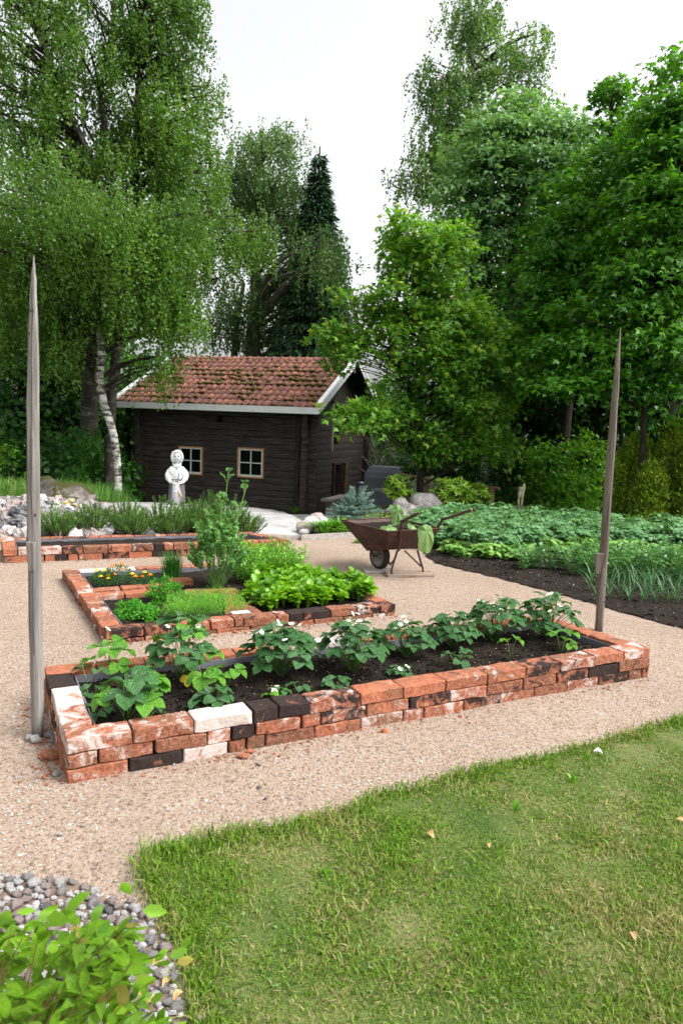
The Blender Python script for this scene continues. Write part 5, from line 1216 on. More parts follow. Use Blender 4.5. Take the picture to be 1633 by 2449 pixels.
# hosta clumps
for (u, v, r, lb_) in [(752, 1228, .17, 'left strappy hosta clump behind the timber edging'), (782, 1226, .17, 'right strappy hosta clump against the wheelbarrow')]:
    p = G(u, v-2); root = empty('hosta', (p.x, p.y+.12, 0), 0, lb_, 'hosta', 'hosta clumps behind the edging'); strap('leaves', root, None, 230, .13, .24, .028, .85, MT['l_hosta'], 1.2)
for (u, v, s, lb_) in [(835, 1247, .05, 'small weed tuft at the gravel edge left of the wheelbarrow wheel'), (1205, 1420, .03, 'tiny weed on the gravel near the brown pole')][:1]:
    p = G(u-12, v); root = empty('weed', (p.x, p.y, 0), 0, lb_, 'weed'); strap('leaves', root, None, 60, s, .06, .02, 1., MT['l_hosta'])
def whorlshrub(name, label, cat, p, r, h, nwh, mat, ls, lw, group=None, z0=.25, nlv=11):
    root = empty(name, p, 0, label, cat, group); p = Vector(p); m = MB(); P = []; Dd = []; N = []; q = ball_pts(nwh, .55)
    for i in range(nwh):
        c = Vector((q[i][0]*r, q[i][1]*r, h*(.55+.45*q[i][2]))); 
        if c.z < h*z0: c.z = h*z0+random.random()*.1*h
        b = Vector((c.x*.15, c.y*.15, 0)); m.tube([p+b, p+b.lerp(c, .55)+Vector((0, 0, -.04)), p+c], [.009, .007, .004], 4, False)
        up = Vector((q[i][0]*.6, q[i][1]*.6, .9)).normalized(); o1 = up.orthogonal().normalized(); o2 = up.cross(o1)
        for k in range(nlv):
            a = 2*math.pi*k/nlv*1.0+random.uniform(-.2, .2); rad = o1*math.cos(a)+o2*math.sin(a); el = random.uniform(-.15, .9); P.append(tuple(p+c)); d = rad+up*el; Dd.append(tuple(d)); N.append(tuple(up-rad*el*.8))
    m.build('branches', MT['greybark'], root); P = np.array(P); L = ls*rng.uniform(.75, 1.15, len(P))
    put('leaves', leafmesh('leaves', P, np.array(Dd), np.array(N), L, L*lw, 'long', mat, p), root)
p = D(916, 1152, 13.0); whorlshrub('rhododendron', 'bright green rhododendron in front of the grill cover', 'shrub', (p.x, 13., p.z-.05), .27, .54, 50, MT['l_rhodo'], .13, .30, 'rhododendrons by the boulders')
p = D(1035, 1165, 12.6); whorlshrub('rhododendron', 'bright green rhododendron above the right boulder', 'shrub', (p.x, 12.6, p.z-.05), .34, .60, 75, MT['l_rhodo'], .13, .30, 'rhododendrons by the boulders')
p = D(1090, 1170, 12.8); whorlshrub('rhododendron', 'rhododendron at the right end, by the fence post', 'shrub', (p.x, 12.8, p.z-.05), .26, .50, 46, MT['l_rhodo'], .13, .30, 'rhododendrons by the boulders')
def mat_leaves(name, label, cat, poly, z, n, h, ls, lw, mat, kind='stuff', zf=None):
    P = []
    x0, x1 = min(p[0] for p in poly), max(p[0] for p in poly); y0, y1 = min(p[1] for p in poly), max(p[1] for p in poly)
    while len(P) < n:
        x, y = random.uniform(x0, x1), random.uniform(y0, y1)
        if inpoly(x, y, poly): P.append((x, y, T(x, y)+z+random.random()*h*(.6+.8*max(0, nz(x, y, 0, 3)+.4))))
    P = np.array(P); n = len(P); L = ls*rng.uniform(.7, 1.2, n)
    return tag(put(name, leafmesh(name, P, rng.normal(size=(n, 3))+np.array([0, 0, .6]), rng.normal(size=(n, 3))*.6+np.array([0, -.3, 1]), L, L*lw, 'quad', mat)), label, cat, kind=kind)
mat_leaves('groundcover', 'low yellow green groundcover around the boulders', 'groundcover', [(.35, 10.5), (1.2, 10.3), (2.2, 11.2), (2.6, 12.6), (.6, 13.2), (.2, 11.8)], 0, 5000, .16, .035, .5, MT['l_moss'])
mat_leaves('groundcover', 'mixed green weeds along the back of the vegetable field', 'groundcover', [(1.3, 11.2), (5.8, 10.4), (9, 9.5), (9, 12.5), (5, 13), (2.4, 13)], 0, 9000, .22, .06, .5, MT['l_maple2'])
for (x0, y0, n_, lb_) in [(-5.2, 10.4, 2600, 'tall grass at the left edge behind the stones'), ]:
    pts = np.column_stack([rng.uniform(-7.5, -4.1, n_*2), rng.uniform(11.1, 14., n_*2)]); P3 = np.column_stack([pts, np.array([T(a, b)-.02+.12 for a, b in pts])])
    P3[:, 2] += .10
    o = put('tall_grass', blades('tall_grass', P3, rng.uniform(.12, .40, len(P3)), np.full(len(P3), .010), np.abs(rng.normal(.35, .25, len(P3))), MT['tallgrass'])); tag(o, lb_, 'grass', kind='stuff')
m = MB(); m.v = [(x, y, T(x, y)+.22*sm(9.6, 10.6, y)*sm(-3.6, -4.6, x)) if False else (x, y, T(x, y)-.05+.28*sm(10.5, 11.6, y)*(1-sm(-4.9, -3.9, x))) for y in np.arange(9.6, 16, .4) for x in np.arange(-12, -3.5, .4)]
nxx = len(np.arange(-12, -3.5, .4)); nyy = len(np.arange(9.6, 16, .4)); m.f = [(j*nxx+i, j*nxx+i+1, (j+1)*nxx+i+1, (j+1)*nxx+i) for j in range(nyy-1) for i in range(nxx-1)]
tag(m.build('grassy_bank', MT['turf'], smooth=True), kind='structure')
stemmed('azalea', 'little azalea with an apricot bloom at the right end of the stone pile', 'shrub', (D(125, 1215, 8.6).x, 8.6, .02), 12, .16, .42, MT['l_lime'], .075, .35, 4)
az = [o for o in bpy.data.objects if o.name.startswith('azalea')][0]; pz = D(163, 1160, 9.2)
m = MB()
for k in range(16): q = Vector((random.gauss(0, .035), random.gauss(0, .03), random.gauss(0, .025))); m.ball((pz.x+q.x, 9.2+q.y, pz.z+q.z), (.028, .02, .02), 6, 4, .5)
tag(m.build('flower_cluster', MT['azalea'], az, smooth=True), kind='stuff')

# ------------------------------------------------------------------ log house (local frame: x to the right along the front wall, y into the picture, origin at the near corner)
O_ = D(706, 1180, 17.5); YAW = R(-18)
house = empty('log_house', O_, YAW, 'old dark log storehouse with a mossy red tile roof and white bargeboards', 'log house')
hm4 = Matrix.Translation(O_) @ Matrix.Rotation(YAW, 4, 'Z')
def hb(m, name, mat, parent=None, smooth=False, loc=(0, 0, 0), color=None): return put(name, m.mesh(name, mat, loc, smooth), parent or house, loc, color=color)
HW, HD, HH = 4.85, 4.75, 2.62      # width of the front, depth of the gable side, wall height
WINS = [(-3.64, -2.93, .78, 1.52), (-1.94, -1.21, .80, 1.56)]; HOLE = (-2.58, -2.38, 2.17, 2.36)
DOOR = (1.86, 2.55, -.05, 1.20); UP = (1.62, 2.25, 1.70, 2.75)
def logpiece(axis, a0, a1, c, z0, z1, th=.15, out=-1, protr=False):
    """hewn log along x (front/back) or y (side) from a0 to a1, centred at c in the other axis"""
    n = max(2, int((a1-a0)/.4)); m = MB(); rs = random.random()*90
    for i in range(n+1):
        t = a0+(a1-a0)*i/n
        k1 = noise.noise(Vector((t*.9, rs, 0)))*.010; k2 = noise.noise(Vector((t*.9, rs, 5)))*.010; bl = noise.noise(Vector((t*1.1, rs, 9)))*.010
        sec = [(-th/2+.006+bl, z0+.006+k1), (-th/2-.002+bl, (z0+z1)/2), (-th/2+.004+bl, z1-.007+k2), (th/2, z1-.007+k2), (th/2, z0+.006+k1)]
        for (d, z) in sec:
            if axis == 'x': m.v.append((t, c+d, z))
            else: m.v.append((c-d, t, z))
    k = 5; m.f = [(i*k+j, i*k+(j+1) % k, (i+1)*k+(j+1) % k, (i+1)*k+j) for i in range(n) for j in range(k)]+[tuple(range(k))[::-1], tuple(range(n*k, (n+1)*k))]
    c0 = ((a0+a1)/2, c, (z0+z1)/2) if axis == 'x' else (c, (a0+a1)/2, (z0+z1)/2)
    return hb(m, 'log', MT['log'], loc=c0)
def wallrows(axis, lo, hi, c, holes, zoff, nrow, ends, th=.15):
    zs = [0-.12+zoff]
    hh_ = (HH+.12)/nrow
    while zs[-1] < HH-.05: zs.append(zs[-1]+hh_*random.uniform(.88, 1.12))
    zs[-1] = min(zs[-1], HH+.02)
    for z0, z1 in zip(zs[:-1], zs[1:]):
        iv = [(lo-ends[0]*random.uniform(.85, 1.1), hi+ends[1]*random.uniform(.85, 1.1))]
        for (h0, h1, hz0, hz1) in holes:
            ov = min(z1, hz1)-max(z0, hz0)
            if ov > (z1-z0)*.5:
                nv_ = []
                for a, b in iv:
                    if h0 > a and h1 < b: nv_ += [(a, h0), (h1, b)]
                    else: nv_.append((a, b))
                iv = nv_
        for a, b in iv: logpiece(axis, a, b, c, z0, z1, th, protr=True)
wallrows('x', -HW, 0, .075, WINS+[HOLE], 0, 17, (.20, .20))
wallrows('y', 0, HD, -.075, [DOOR, UP], -.07, 15, (.22, .22))
wallrows('x', -HW, 0, HD-.075, [], 0, 10, (.2, .2)); wallrows('y', 0, HD, -HW+.075, [], -.07, 10, (.22, .2))
# vertical clamp posts on the front by the corner
m = MB(); m.box((-.30, -.035, 1.25), (.13, .07, 2.62), None, .006); hb(m, 'corner_board', MT['darkwood'])
m = MB(); m.box((.0, HD-.01, 1.25), (.12, .12, 2.6), None, .004); hb(m, 'corner_board', MT['darkwood'])
# black box filling the house: the unlit inside put in as colour
m = MB(); m.box((-HW/2, HD/2, 1.3), (HW-.34, HD-.34, 2.56)); hb(m, 'interior_shade_black', MT['black'])
# windows
for (x0, x1, z0, z1) in WINS:
    xc, zc = (x0+x1)/2, (z0+z1)/2; W_, H_ = x1-x0, z1-z0
    m = MB()
    for c, s in [((0, 0, H_/2-.015), (W_, .05, .03)), ((0, 0, -H_/2+.015), (W_, .05, .03)), ((-W_/2+.015, 0, 0), (.03, .05, H_-.062)), ((W_/2-.015, 0, 0), (.03, .05, H_-.062))]: m.box(c, s, None, .001)
    fr = put('window', m.mesh('window', MT['orange']), house, (xc, -.012, zc))
    def wb_(m, name, mat): return put(name, m.mesh(name, mat), fr)
    m = MB(); w2, h2 = W_-.064, H_-.064
    for c, s in [((0, .008, h2/2-.018), (w2, .035, .036)), ((0, .008, -h2/2+.022), (w2, .035, .044)), ((-w2/2+.018, .008, 0), (.036, .035, h2-.084)), ((w2/2-.018, .008, 0), (.036, .035, h2-.084)), ((0, .012, 0), (.026, .022, h2-.084)), ((-w2/4, .012, 0), (w2/2-.06, .022, .024)), ((w2/4, .012, 0), (w2/2-.06, .022, .024))]: m.box(c, s)
    wb_(m, 'frame', MT['white'])
    for sx in (-1, 1):
        for sz in (-1, 1):
            m = MB(); m.box((sx*(w2/4-.004), .024, sz*(h2/4-.004)), (w2/2-.045, .006, h2/2-.045)); wb_(m, 'pane', MT['glass'])
# gable boards above the wall, roof slopes
EY0, EZ0, RY, RZ = -.47, 2.60, HD/2, 3.98; SL = math.atan2(RZ-EZ0, RY-EY0); SLEN = math.hypot(RZ-EZ0, RY-EY0); XL, XR = -5.28, .40
def roofz(y): return RZ-(abs(y-RY))*math.tan(SL)-.05
y = .02; k = 0
while y < HD-.05:
    wd = random.uniform(.12, .17); zt_ = min(roofz(y), roofz(y+wd)); zt_ = max(zt_, 2.66)
    lo = 2.60 if not (UP[0] < y+wd/2 < UP[1]) else UP[3]
    if roofz(y+wd/2) > 2.7:
        m = MB(); dd = random.uniform(-.008, .008); m.add([(-.02+dd, y, lo), (-.02+dd, y+wd-.012, lo), (-.02+dd, y+wd-.012, roofz(y+wd)), (-.02+dd, y, roofz(y)), (-.05+dd, y, lo), (-.05+dd, y+wd-.012, lo), (-.05+dd, y+wd-.012, roofz(y+wd)), (-.05+dd, y, roofz(y))], [(0, 1, 2, 3), (7, 6, 5, 4), (0, 4, 5, 1), (1, 5, 6, 2), (2, 6, 7, 3), (3, 7, 4, 0)])
        hb(m, 'gable_board', MT['darkwood'], loc=(-.02, y, lo))
    y += wd
m = MB(); m.add([(-HW+.05, 0, 2.6), (-HW+.05, HD, 2.6), (-HW+.05, RY, RZ-.06), (-HW+.09, 0, 2.6), (-HW+.09, HD, 2.6), (-HW+.09, RY, RZ-.06)], [(0, 2, 1), (3, 4, 5), (0, 1, 4, 3), (1, 2, 5, 4), (2, 0, 3, 5)]); hb(m, 'gable_back', MT['darkwood'])
# roof deck (underside boards) and rafters
for sg in (1, -1):
    m = MB(); ye = RY-sg*(RY-EY0)
    a = (ye, EZ0-.005); b = (RY, RZ-.005)
    m.add([(XL+.03, a[0], a[1]), (XR-.03, a[0], a[1]), (XR-.03, b[0], b[1]), (XL+.03, b[0], b[1]), (XL+.03, a[0], a[1]-.03), (XR-.03, a[0], a[1]-.03), (XR-.03, b[0], b[1]-.03), (XL+.03, b[0], b[1]-.03)], [(0, 1, 2, 3), (7, 6, 5, 4), (0, 4, 5, 1), (1, 5, 6, 2), (2, 6, 7, 3), (3, 7, 4, 0)])
    hb(m, 'roof_deck', MT['darkwood'])
    for k in range(7):
        t = (k+.5)/7; yy = a[0]+(b[0]-a[0])*t; zz = a[1]+(b[1]-a[1])*t-.07; m = MB(); m.box((.10, yy, zz), (.56, .07, .06), (sg*SL, 0, 0)); hb(m, 'purlin', MT['darkwood'])
# tiles
def tilemesh(seed, w_=.205, l=.385):
    m = MB(); n = 8; rs = random.Random(seed)
    def prof(t): return .019*math.sin(2*math.pi*t-.5)+.006
    for j in (0, 1):
        for i in range(n+1):
            t = i/n; m.v.append((t*w_, l*j, prof(t)+(.020 if j == 0 else .0)+rs.uniform(-.001, .001)))
    for i in range(n+1):
        t = i/n; m.v.append((t*w_, .0, prof(t)+.008))
    N = n+1; m.f = [(i, i+1, N+i+1, N+i) for i in range(n)]+[(2*N+i, 2*N+i+1, i+1, i) for i in range(n)]
    return m.mesh('roof_tile', MT['tile'], smooth=True)
TM = [tilemesh(i) for i in range(4)]; NC, NR = 30, 10; TWD = (XR-XL-.04)/NC; TLN = SLEN/NR
for j in range(NR):
    for i in range(NC):
        d = j*TLN-.03; yy = EY0+d*math.cos(SL); zz = EZ0+.012+d*math.sin(SL)
        put('roof_tile', random.choice(TM), house, (XL+.02+i*TWD, yy, zz+random.uniform(-.003, .003)), (SL+random.uniform(-.008, .008), 0, random.uniform(-.012, .012)), (TWD/.19*.99, 1, 1))
m = MB()
for j in range(NR):
    for i in range(NC*4+1):
        t = i/(NC*4); d0 = j*TLN-.03; 
        for dd, lf in ((0, .026), (TLN, 0)):
            d = d0+dd; m.v.append((XL+.02+t*(XR-XL-.04), HD+(-EY0)-d*math.cos(SL), EZ0+.012+d*math.sin(SL)+.03*math.sin(2*math.pi*i/4)+lf))
k = NC*4+1; m.f = [((j*k+i)*2, (j*k+i+1)*2, (j*k+i+1)*2+1, (j*k+i)*2+1) for j in range(NR) for i in range(k-1)]
tag(hb(m, 'back_slope_tiles', MT['tile']), kind='stuff')
for i in range(23):
    x0 = XL+.0+i*(XR-XL)/23; m = MB(); n = 7; L_ = (XR-XL)/23+.03
    for j, (xx, r) in enumerate([(0, .105), (.035, .105), (.04, .085), (L_, .080)]):
        for q in range(n+1): a = math.pi*q/n; m.v.append((x0+xx, RY-math.cos(a)*r*1.1, RZ-.015+math.sin(a)*r))
    m.f = [(j*(n+1)+q, (j+1)*(n+1)+q, (j+1)*(n+1)+q+1, j*(n+1)+q+1) for j in range(3) for q in range(n)]; hb(m, 'ridge_tile', MT['tile'], smooth=True, loc=(x0, RY, RZ))
# moss cushions on the tiles
m = MB(); cnt = 0
while cnt < 330:
    tx = random.random(); td = random.gauss(.52, .20)
    if not (0.05 < td < .95) or noise.noise(Vector((tx*7, td*5, 2)))+.16-abs(tx-.58)*.45 < 0: continue
    cnt += 1; jrow = math.floor(td*NR); d = (jrow*TLN-.03)+random.choice([0, 0, .02, TLN*random.random()]); icol = math.floor(tx*NC); xx = XL+.02+(icol+random.uniform(.3, 1.))*TWD; r = random.uniform(.018, .058)
    m.ball((xx, EY0+d*math.cos(SL), EZ0+.055+d*math.sin(SL)), (r*1.5, r, r*.6), 7, 5, .8, 2.)
tag(hb(m, 'roof_moss', MT['mossy'], smooth=True), kind='stuff')
# white fascia and bargeboards
m = MB(); m.box(((XL+XR)/2-.0, EY0-.035, EZ0-.075), (XR-XL-.01, .03, .155), None, .001); hb(m, 'fascia', MT['white'])
def barge(xc, sg, wd=.16):
    ye = RY-sg*(RY-EY0)-sg*.05; m = MB(); dz = -.085; yo = RY
    for (xo, ww, th, dz2) in [(0, .15, .028, -.03), (.018*(1 if xc > -2 else -1), .07, .022, .055)]:
        pts_ = [(ye, EZ0-.02+dz2), (yo, RZ+.00+dz2+.02)]; h2 = ww/2/math.cos(SL)
        vs = [(xc+xo+s*th/2, p[0], p[1]+e*h2) for s in (-1, 1) for p in pts_ for e in (-1, 1)]
        m.add(vs, [(0, 1, 3, 2), (4, 6, 7, 5), (0, 4, 5, 1), (2, 3, 7, 6), (0, 2, 6, 4), (1, 5, 7, 3)])
    hb(m, 'bargeboard', MT['white'])
    m = MB(); h = .012; vs = [(xc+s*.055-(.03 if xc > -2 else -.03), p[0], p[1]+.115+e*h) for s in (-1, 1) for p in [(ye, EZ0-.02), (yo, RZ+.02)] for e in (-1, 1)]
    m.add(vs, [(0, 1, 3, 2), (4, 6, 7, 5), (0, 4, 5, 1), (2, 3, 7, 6), (0, 2, 6, 4), (1, 5, 7, 3)]); hb(m, 'barge_capping', MT['white'])
for xc in (XR+.01, XL-.01):
    for sg in (1, -1): barge(xc, sg)
# doorway posts, lintel, hatch posts
m = MB(); m.box((.02, DOOR[0]-.05, .57), (.10, .10, 1.25), None, .004); hb(m, 'door_post', MT['darkwood'])
m = MB(); m.box((.05, DOOR[1]+.12, .50), (.16, .22, 1.38), None, .01); hb(m, 'door_post', wood_mat('brown_door_post', [(.04, .022, .014), (.10, .055, .035), (.17, .11, .08)], (18, 18, 1.5)))
m = MB(); m.box((.03, UP[0]-.06, 2.15), (.06, .07, 1.25), None, .004); hb(m, 'hatch_post', MT['greyplank'])
m = MB(); m.box((.03, UP[0]+.35, 2.80), (.05, .9, .08), None, .003); hb(m, 'hatch_lintel', MT['darkwood'])
m = MB(); m.box((.30, RY, RZ-.2), (.06, .06, .28)); hb(m, 'ridge_pole_end', MT['greyplank'])
# bench and step at the gable: things of their own
def hw(x, y, z): return hm4 @ Vector((x, y, z))
b0 = hw(.42, 1.0, .0); bench = empty('bench', b0, YAW, 'weathered plank bench leaning at the dark gable wall by the doorway', 'bench')
m = MB(); m.box((0, 0, .34), (.34, 1.5, .06), None, .006); put('seat', m.mesh('seat', MT['greyplank']), bench)
for s in (-1, 1): m = MB(); m.box((0, s*.45, .14), (.24, .22, .33), None, .008); put('support', m.mesh('support', MT['plank']), bench)
b0 = hw(.55, .55, -.1); m = MB()
for k in range(3): m.box((0+random.uniform(-.02, .02), 0, .06+.07*k-.05), (.34, .62, .065), None, .006)
o = put('plank_stack', m.mesh('plank_stack', MT['greyplank']), None, b0, (0, 0, YAW)); tag(o, 'low stack of grey planks at the foot of the house corner', 'planks')
# milk can
p = D(842, 1150, 18.2); m = MB(); p = hw(.35, 3.35, 0); m.lathe((p.x, p.y, p.z-.02), [(0, 0), (.16, .0), (.17, .02), (.17, .38), (.10, .50), (.10, .56), (.125, .60), (.125, .62), (0, .64)], 20)
tag(m.build('milk_can', MT['can'], at=(p.x, p.y, p.z), smooth=True), 'shiny metal milk can beside the doorway of the log house', 'milk can')
# fern at the corner
p = hw(-.15, -.45, .0); root = empty('fern', (p.x, p.y, p.z), 0, 'small green fern growing at the foot of the front corner', 'fern'); strap('leaves', root, None, 40, .05, .32, .03, .8, MT['l_maple'], 1.2)

# ------------------------------------------------------------------ grill under a cover
g0 = D(880, 1146, 17.2); grill = empty('covered_grill', (g0.x, g0.y, g0.z), R(-8), 'gas grill under a dark grey fabric cover beside the log house', 'grill')
def loft(secs, name, mat, parent, smooth=False):
    m = MB(); k = len(secs[0])
    for s in secs: m.v += s
    m.f = [(i*k+j, i*k+(j+1) % k, (i+1)*k+(j+1) % k, (i+1)*k+j) for i in range(len(secs)-1) for j in range(k)]+[tuple(range((len(secs)-1)*k, len(secs)*k))]
    return put(name, m.mesh(name, mat, smooth=smooth), parent)
def rsec(hx, hy, z, n=9, cx_=0, wob=0.): 
    out = []
    for s in range(4):
        for i in range(n):
            t = i/n; c = [(-1, -1), (1, -1), (1, 1), (-1, 1)]; a, b = c[s], c[(s+1) % 4]; x, y = a[0]+(b[0]-a[0])*t, a[1]+(b[1]-a[1])*t
            q = 1+wob*math.sin((s*n+i)*2.4); out.append((cx_+x*hx*q, y*hy*q, z))
    return out
loft([rsec(.50, .30, -.12, wob=.035), rsec(.475, .285, .2, wob=.03), rsec(.455, .28, .52, wob=.012), rsec(.45, .28, .60)], 'skirt', MT['cover'], grill, True)
loft([rsec(.452, .282, .60), rsec(.43, .27, .66), rsec(.36, .20, .78), rsec(.30, .12, .80), rsec(.05, .02, .80)], 'hood', MT['cover'], grill)
tc = bpy.data.curves.new('lettering', 'FONT'); tc.body = 'LANDMANN'; tc.size = .10; tc.align_x = 'LEFT'; tc.extrude = .001
to = bpy.data.objects.new('lettering', tc); COL.objects.link(to); to.parent = grill; to.location = (-.26, -.304, .22); to.rotation_euler = (R(90), 0, 0); tc.materials.append(MT['print_'])
bpy.context.view_layer.update()
tm = bpy.data.meshes.new_from_object(to.evaluated_get(bpy.context.evaluated_depsgraph_get())); tl = Vector(to.location); tr_ = to.rotation_euler.copy(); bpy.data.objects.remove(to)
put('lettering', tm, grill, tl, tr_)
# ------------------------------------------------------------------ low rail fence
fp = [D(924, 1090, 16.2), D(982, 1100, 15.2), D(1060, 1112, 14.2), D(1146, 1122, 13.3)]
fence = empty('rail_fence', (fp[2].x, fp[2].y, fp[2].z-.5), 0, 'low brown wooden rail fence behind the rhododendrons', 'fence')
for a, b in zip(fp[:-1], fp[1:]): m = MB(); m.tube([a, b], .032, 4, flat=1.); m.build('rail', MT['fence'], fence)
for q in (fp[1], fp[2], D(1130, 1122, 13.4)):
    m = MB(); m.box((q.x, q.y+.05, q.z-.32), (.09, .09, .66), None, .004); m.build('post', MT['fence'], fence)
m = MB(); a, b = D(935, 1138, 18.3), D(1045, 1150, 15.8); m.tube([a, b], .03, 4); m.build('rail', MT['greyplank'], fence)

# ------------------------------------------------------------------ white carved woman
sy = 13.0; sb = D(406, 1163, sy); SH = D(403, 1031, sy).z-sb.z
st_ = empty('carved_woman', (sb.x, sy, sb.z), R(8), 'white painted wooden statue of a woman in a grey skirt churning butter', 'statue')
def sp(m, name, mat, smooth=True, rem=None):
    o = put(name, m.mesh(name, mat, smooth=smooth), st_)
    if rem:
        md = o.modifiers.new('remesh', 'REMESH'); md.mode = 'VOXEL'; md.voxel_size = rem; md.use_smooth_shade = True
        ms = o.modifiers.new('smooth', 'SMOOTH'); ms.iterations = 3; ms.factor = .5
    return o
k = SH/1.05; 
def V3(x, y, z): return (x*k, y*k, z*k)
m = MB(); m._l2((0, 0, 0), [(a*k, b*k) for a, b in [(.165, .06), (.16, .10), (.145, .30), (.135, .44), (.10, .52)]], 20, 1, .8); sp(m, 'skirt', MT['statuegrey'])
m = MB(); m.box(V3(-.09, -.06, .03), V3(.13, .2, .06)); m.box(V3(.10, -.06, .03), V3(.13, .2, .06)); sp(m, 'plinth', MT['statuegrey'], False)
m = MB()
m.ball(V3(0, 0, .60), V3(.125, .10, .18), 18, 12); m.ball(V3(-.075, -.01, .645), V3(.085, .085, .10), 14, 10); m.ball(V3(.075, -.01, .645), V3(.085, .085, .10), 14, 10)
for s in (-1, 1):   # full sleeves and forearms
    m.tube([V3(s*.12, 0, .66), V3(s*.155, -.02, .57), V3(s*.145, -.06, .49)], [.058*k, .062*k, .048*k], 12)
    m.tube([V3(s*.145, -.05, .50), V3(s*.105, -.11, .455), V3(s*.06, -.15, .445)], [.040*k, .030*k, .024*k], 10)
m.tube([V3(0, 0, .68), V3(0, 0, .80)], .040*k, 12)
m.ball(V3(0, 0, .905), V3(.088, .088, .112), 20, 14)
sp(m, 'body', MT['statue'], rem=.011)
m = MB()
for s in (-1, 1):
    m.ball(V3(s*.045, -.165, .445), V3(.026, .022, .032), 10, 8)
    for q in range(4): m.tube([V3(s*.045-s*.004, -.175, .468-.015*q), V3(s*.022, -.200, .465-.015*q), V3(s*.004+s*.003, -.187, .462-.015*q)], [.0085*k, .008*k, .0065*k], 6)
    m.tube([V3(s*.05, -.165, .475), V3(s*.032, -.19, .492), V3(s*.018, -.195, .492)], [.009*k, .008*k, .006*k], 6)
sp(m, 'hands', MT['statue'])
m = MB(); m.ball(V3(0, .018, .925), V3(.102, .092, .112), 18, 12)      # carved hair framing the face
for s in (-1, 1):
    for q in range(7): m.ball(V3(s*(.070+.022*math.sin(q*.5)), -.035+.012*q*.3, .985-.026*q), V3(.026, .034, .022), 8, 6)
m.ball(V3(0, -.045, 1.00), V3(.06, .035, .022), 10, 6)
sp(m, 'hair', MT['statue'])
m = MB(); m.tube([V3(0, -.088, .925), V3(0, -.104, .895), V3(0, -.092, .885)], [.008*k, .013*k, .010*k], 8)
for s in (-1, 1): m.ball(V3(s*.045, -.066, .88), V3(.024, .018, .024), 8, 6); m.tube([V3(s*.015, -.086, .935), V3(s*.035, -.085, .942), V3(s*.055, -.074, .934)], .004*k, 5)
sp(m, 'nose_and_cheeks', MT['statue'])
m = MB()
for s in (-1, 1): m.ball(V3(s*.032, -.082, .918), V3(.011, .008, .009), 8, 6)
sp(m, 'eyes', MT['ink'])
m = MB(); m.tube([V3(-.022, -.082, .852), V3(0, -.089, .847), V3(.022, -.082, .852)], .0045*k, 6); sp(m, 'mouth', MT['statuemid'])
m = MB(); m.tube([V3(-.06, -.05, .775), V3(0, -.085, .735), V3(.06, -.05, .775)], [.014*k]*3, 6); m.tube([V3(-.07, -.03, .79), V3(-.03, -.085, .72)], [.02*k, .01*k], 6); m.tube([V3(.07, -.03, .79), V3(.03, -.085, .72)], [.02*k, .01*k], 6); sp(m, 'collar', MT['statue'])
m = MB(); m.ball(V3(0, -.108, .695), V3(.012, .008, .018), 8, 6); sp(m, 'brooch', MT['red'])
m = MB(); m.lathe((0, -.17*k, .03*k), [(0, 0), (.082*k, 0), (.080*k, .1*k), (.066*k, .40*k), (.058*k, .40*k), (.050*k, .36*k), (0, .36*k)], 18); sp(m, 'churn', MT['statuemid'])
m = MB(); m.lathe((0, -.17*k, .295*k), [(.0735*k, 0), (.0755*k, .004), (.0735*k, .014), (.07*k, .015)], 18); m.lathe((0, -.17*k, .425*k), [(.068*k, 0), (.071*k, .004), (.069*k, .013), (.06*k, .014)], 18); sp(m, 'hoop', MT['statue'])
m = MB(); m.tube([V3(.035, -.20, .30), V3(.045, -.215, .62)], .009*k, 8); sp(m, 'dasher_stick', MT['statuegrey'])
m = MB(); m.tube([V3(.05, -.225, .34), V3(.065, -.23, .30), V3(.10, -.235, .20)], [.008*k, .018*k, .024*k], 6, flat=.5); sp(m, 'whisk', MT['cream'])
m = MB(); m.ball(V3(-.12, -.14, .035), V3(.04, .03, .025), 8, 6); sp(m, 'pebble', MT['statue'])
# ------------------------------------------------------------------ bleached angular wood sculpture on stone slabs
wp = D(1194, 1163, 13.2); ws = empty('wood_sculpture', (wp.x, 13.2, wp.z), 0, 'narrow bleached wooden sculpture with a tall wing standing on flat stones', 'sculpture')
sc_ = (D(1197, 1110, 13.2).z-wp.z)
m = MB(); m.box((0, 0, -.03), (.26, .2, .04), (0, 0, .1), .01); put('slab', m.mesh('slab', MT['stone']), ws); m = MB(); m.box((.01, 0, -.075), (.36, .26, .045), (0, 0, -.1), .01); put('slab', m.mesh('slab', MT['stone']), ws)
m = MB(); m.tube([(-.035, 0, -.01), (-.04, 0, sc_*.25), (-.03, 0, sc_*.5), (-.025, 0, sc_*.70)], [.028, .022, .026, .032], 8, wob=.12); m.ball((-.02, -.015, sc_*.74), (.035, .03, .045), 10, 8, .3)
m.tube([(-.045, -.01, sc_*.78), (-.055, -.01, sc_*.88)], [.012, .003], 5); m.tube([(.0, -.01, sc_*.78), (.012, -.01, sc_*.86)], [.012, .003], 5); put('figure', m.mesh('figure', MT['drift'], smooth=True), ws)
m = MB(); m.tube([(.02, .01, -.01), (.025, .01, sc_*.3), (.028, .01, sc_*.6), (.045, .01, sc_*.85), (.05, .01, sc_*1.)], [.020, .022, .030, .032, .012], 8, flat=.7, wob=.1); put('wing', m.mesh('wing', MT['drift'], smooth=True), ws)
m = MB(); m.tube([(-.04, -.03, sc_*.42), (.0, -.045, sc_*.38), (.03, -.02, sc_*.46)], .012, 6); put('arm', m.mesh('arm', MT['drift'], smooth=True), ws)

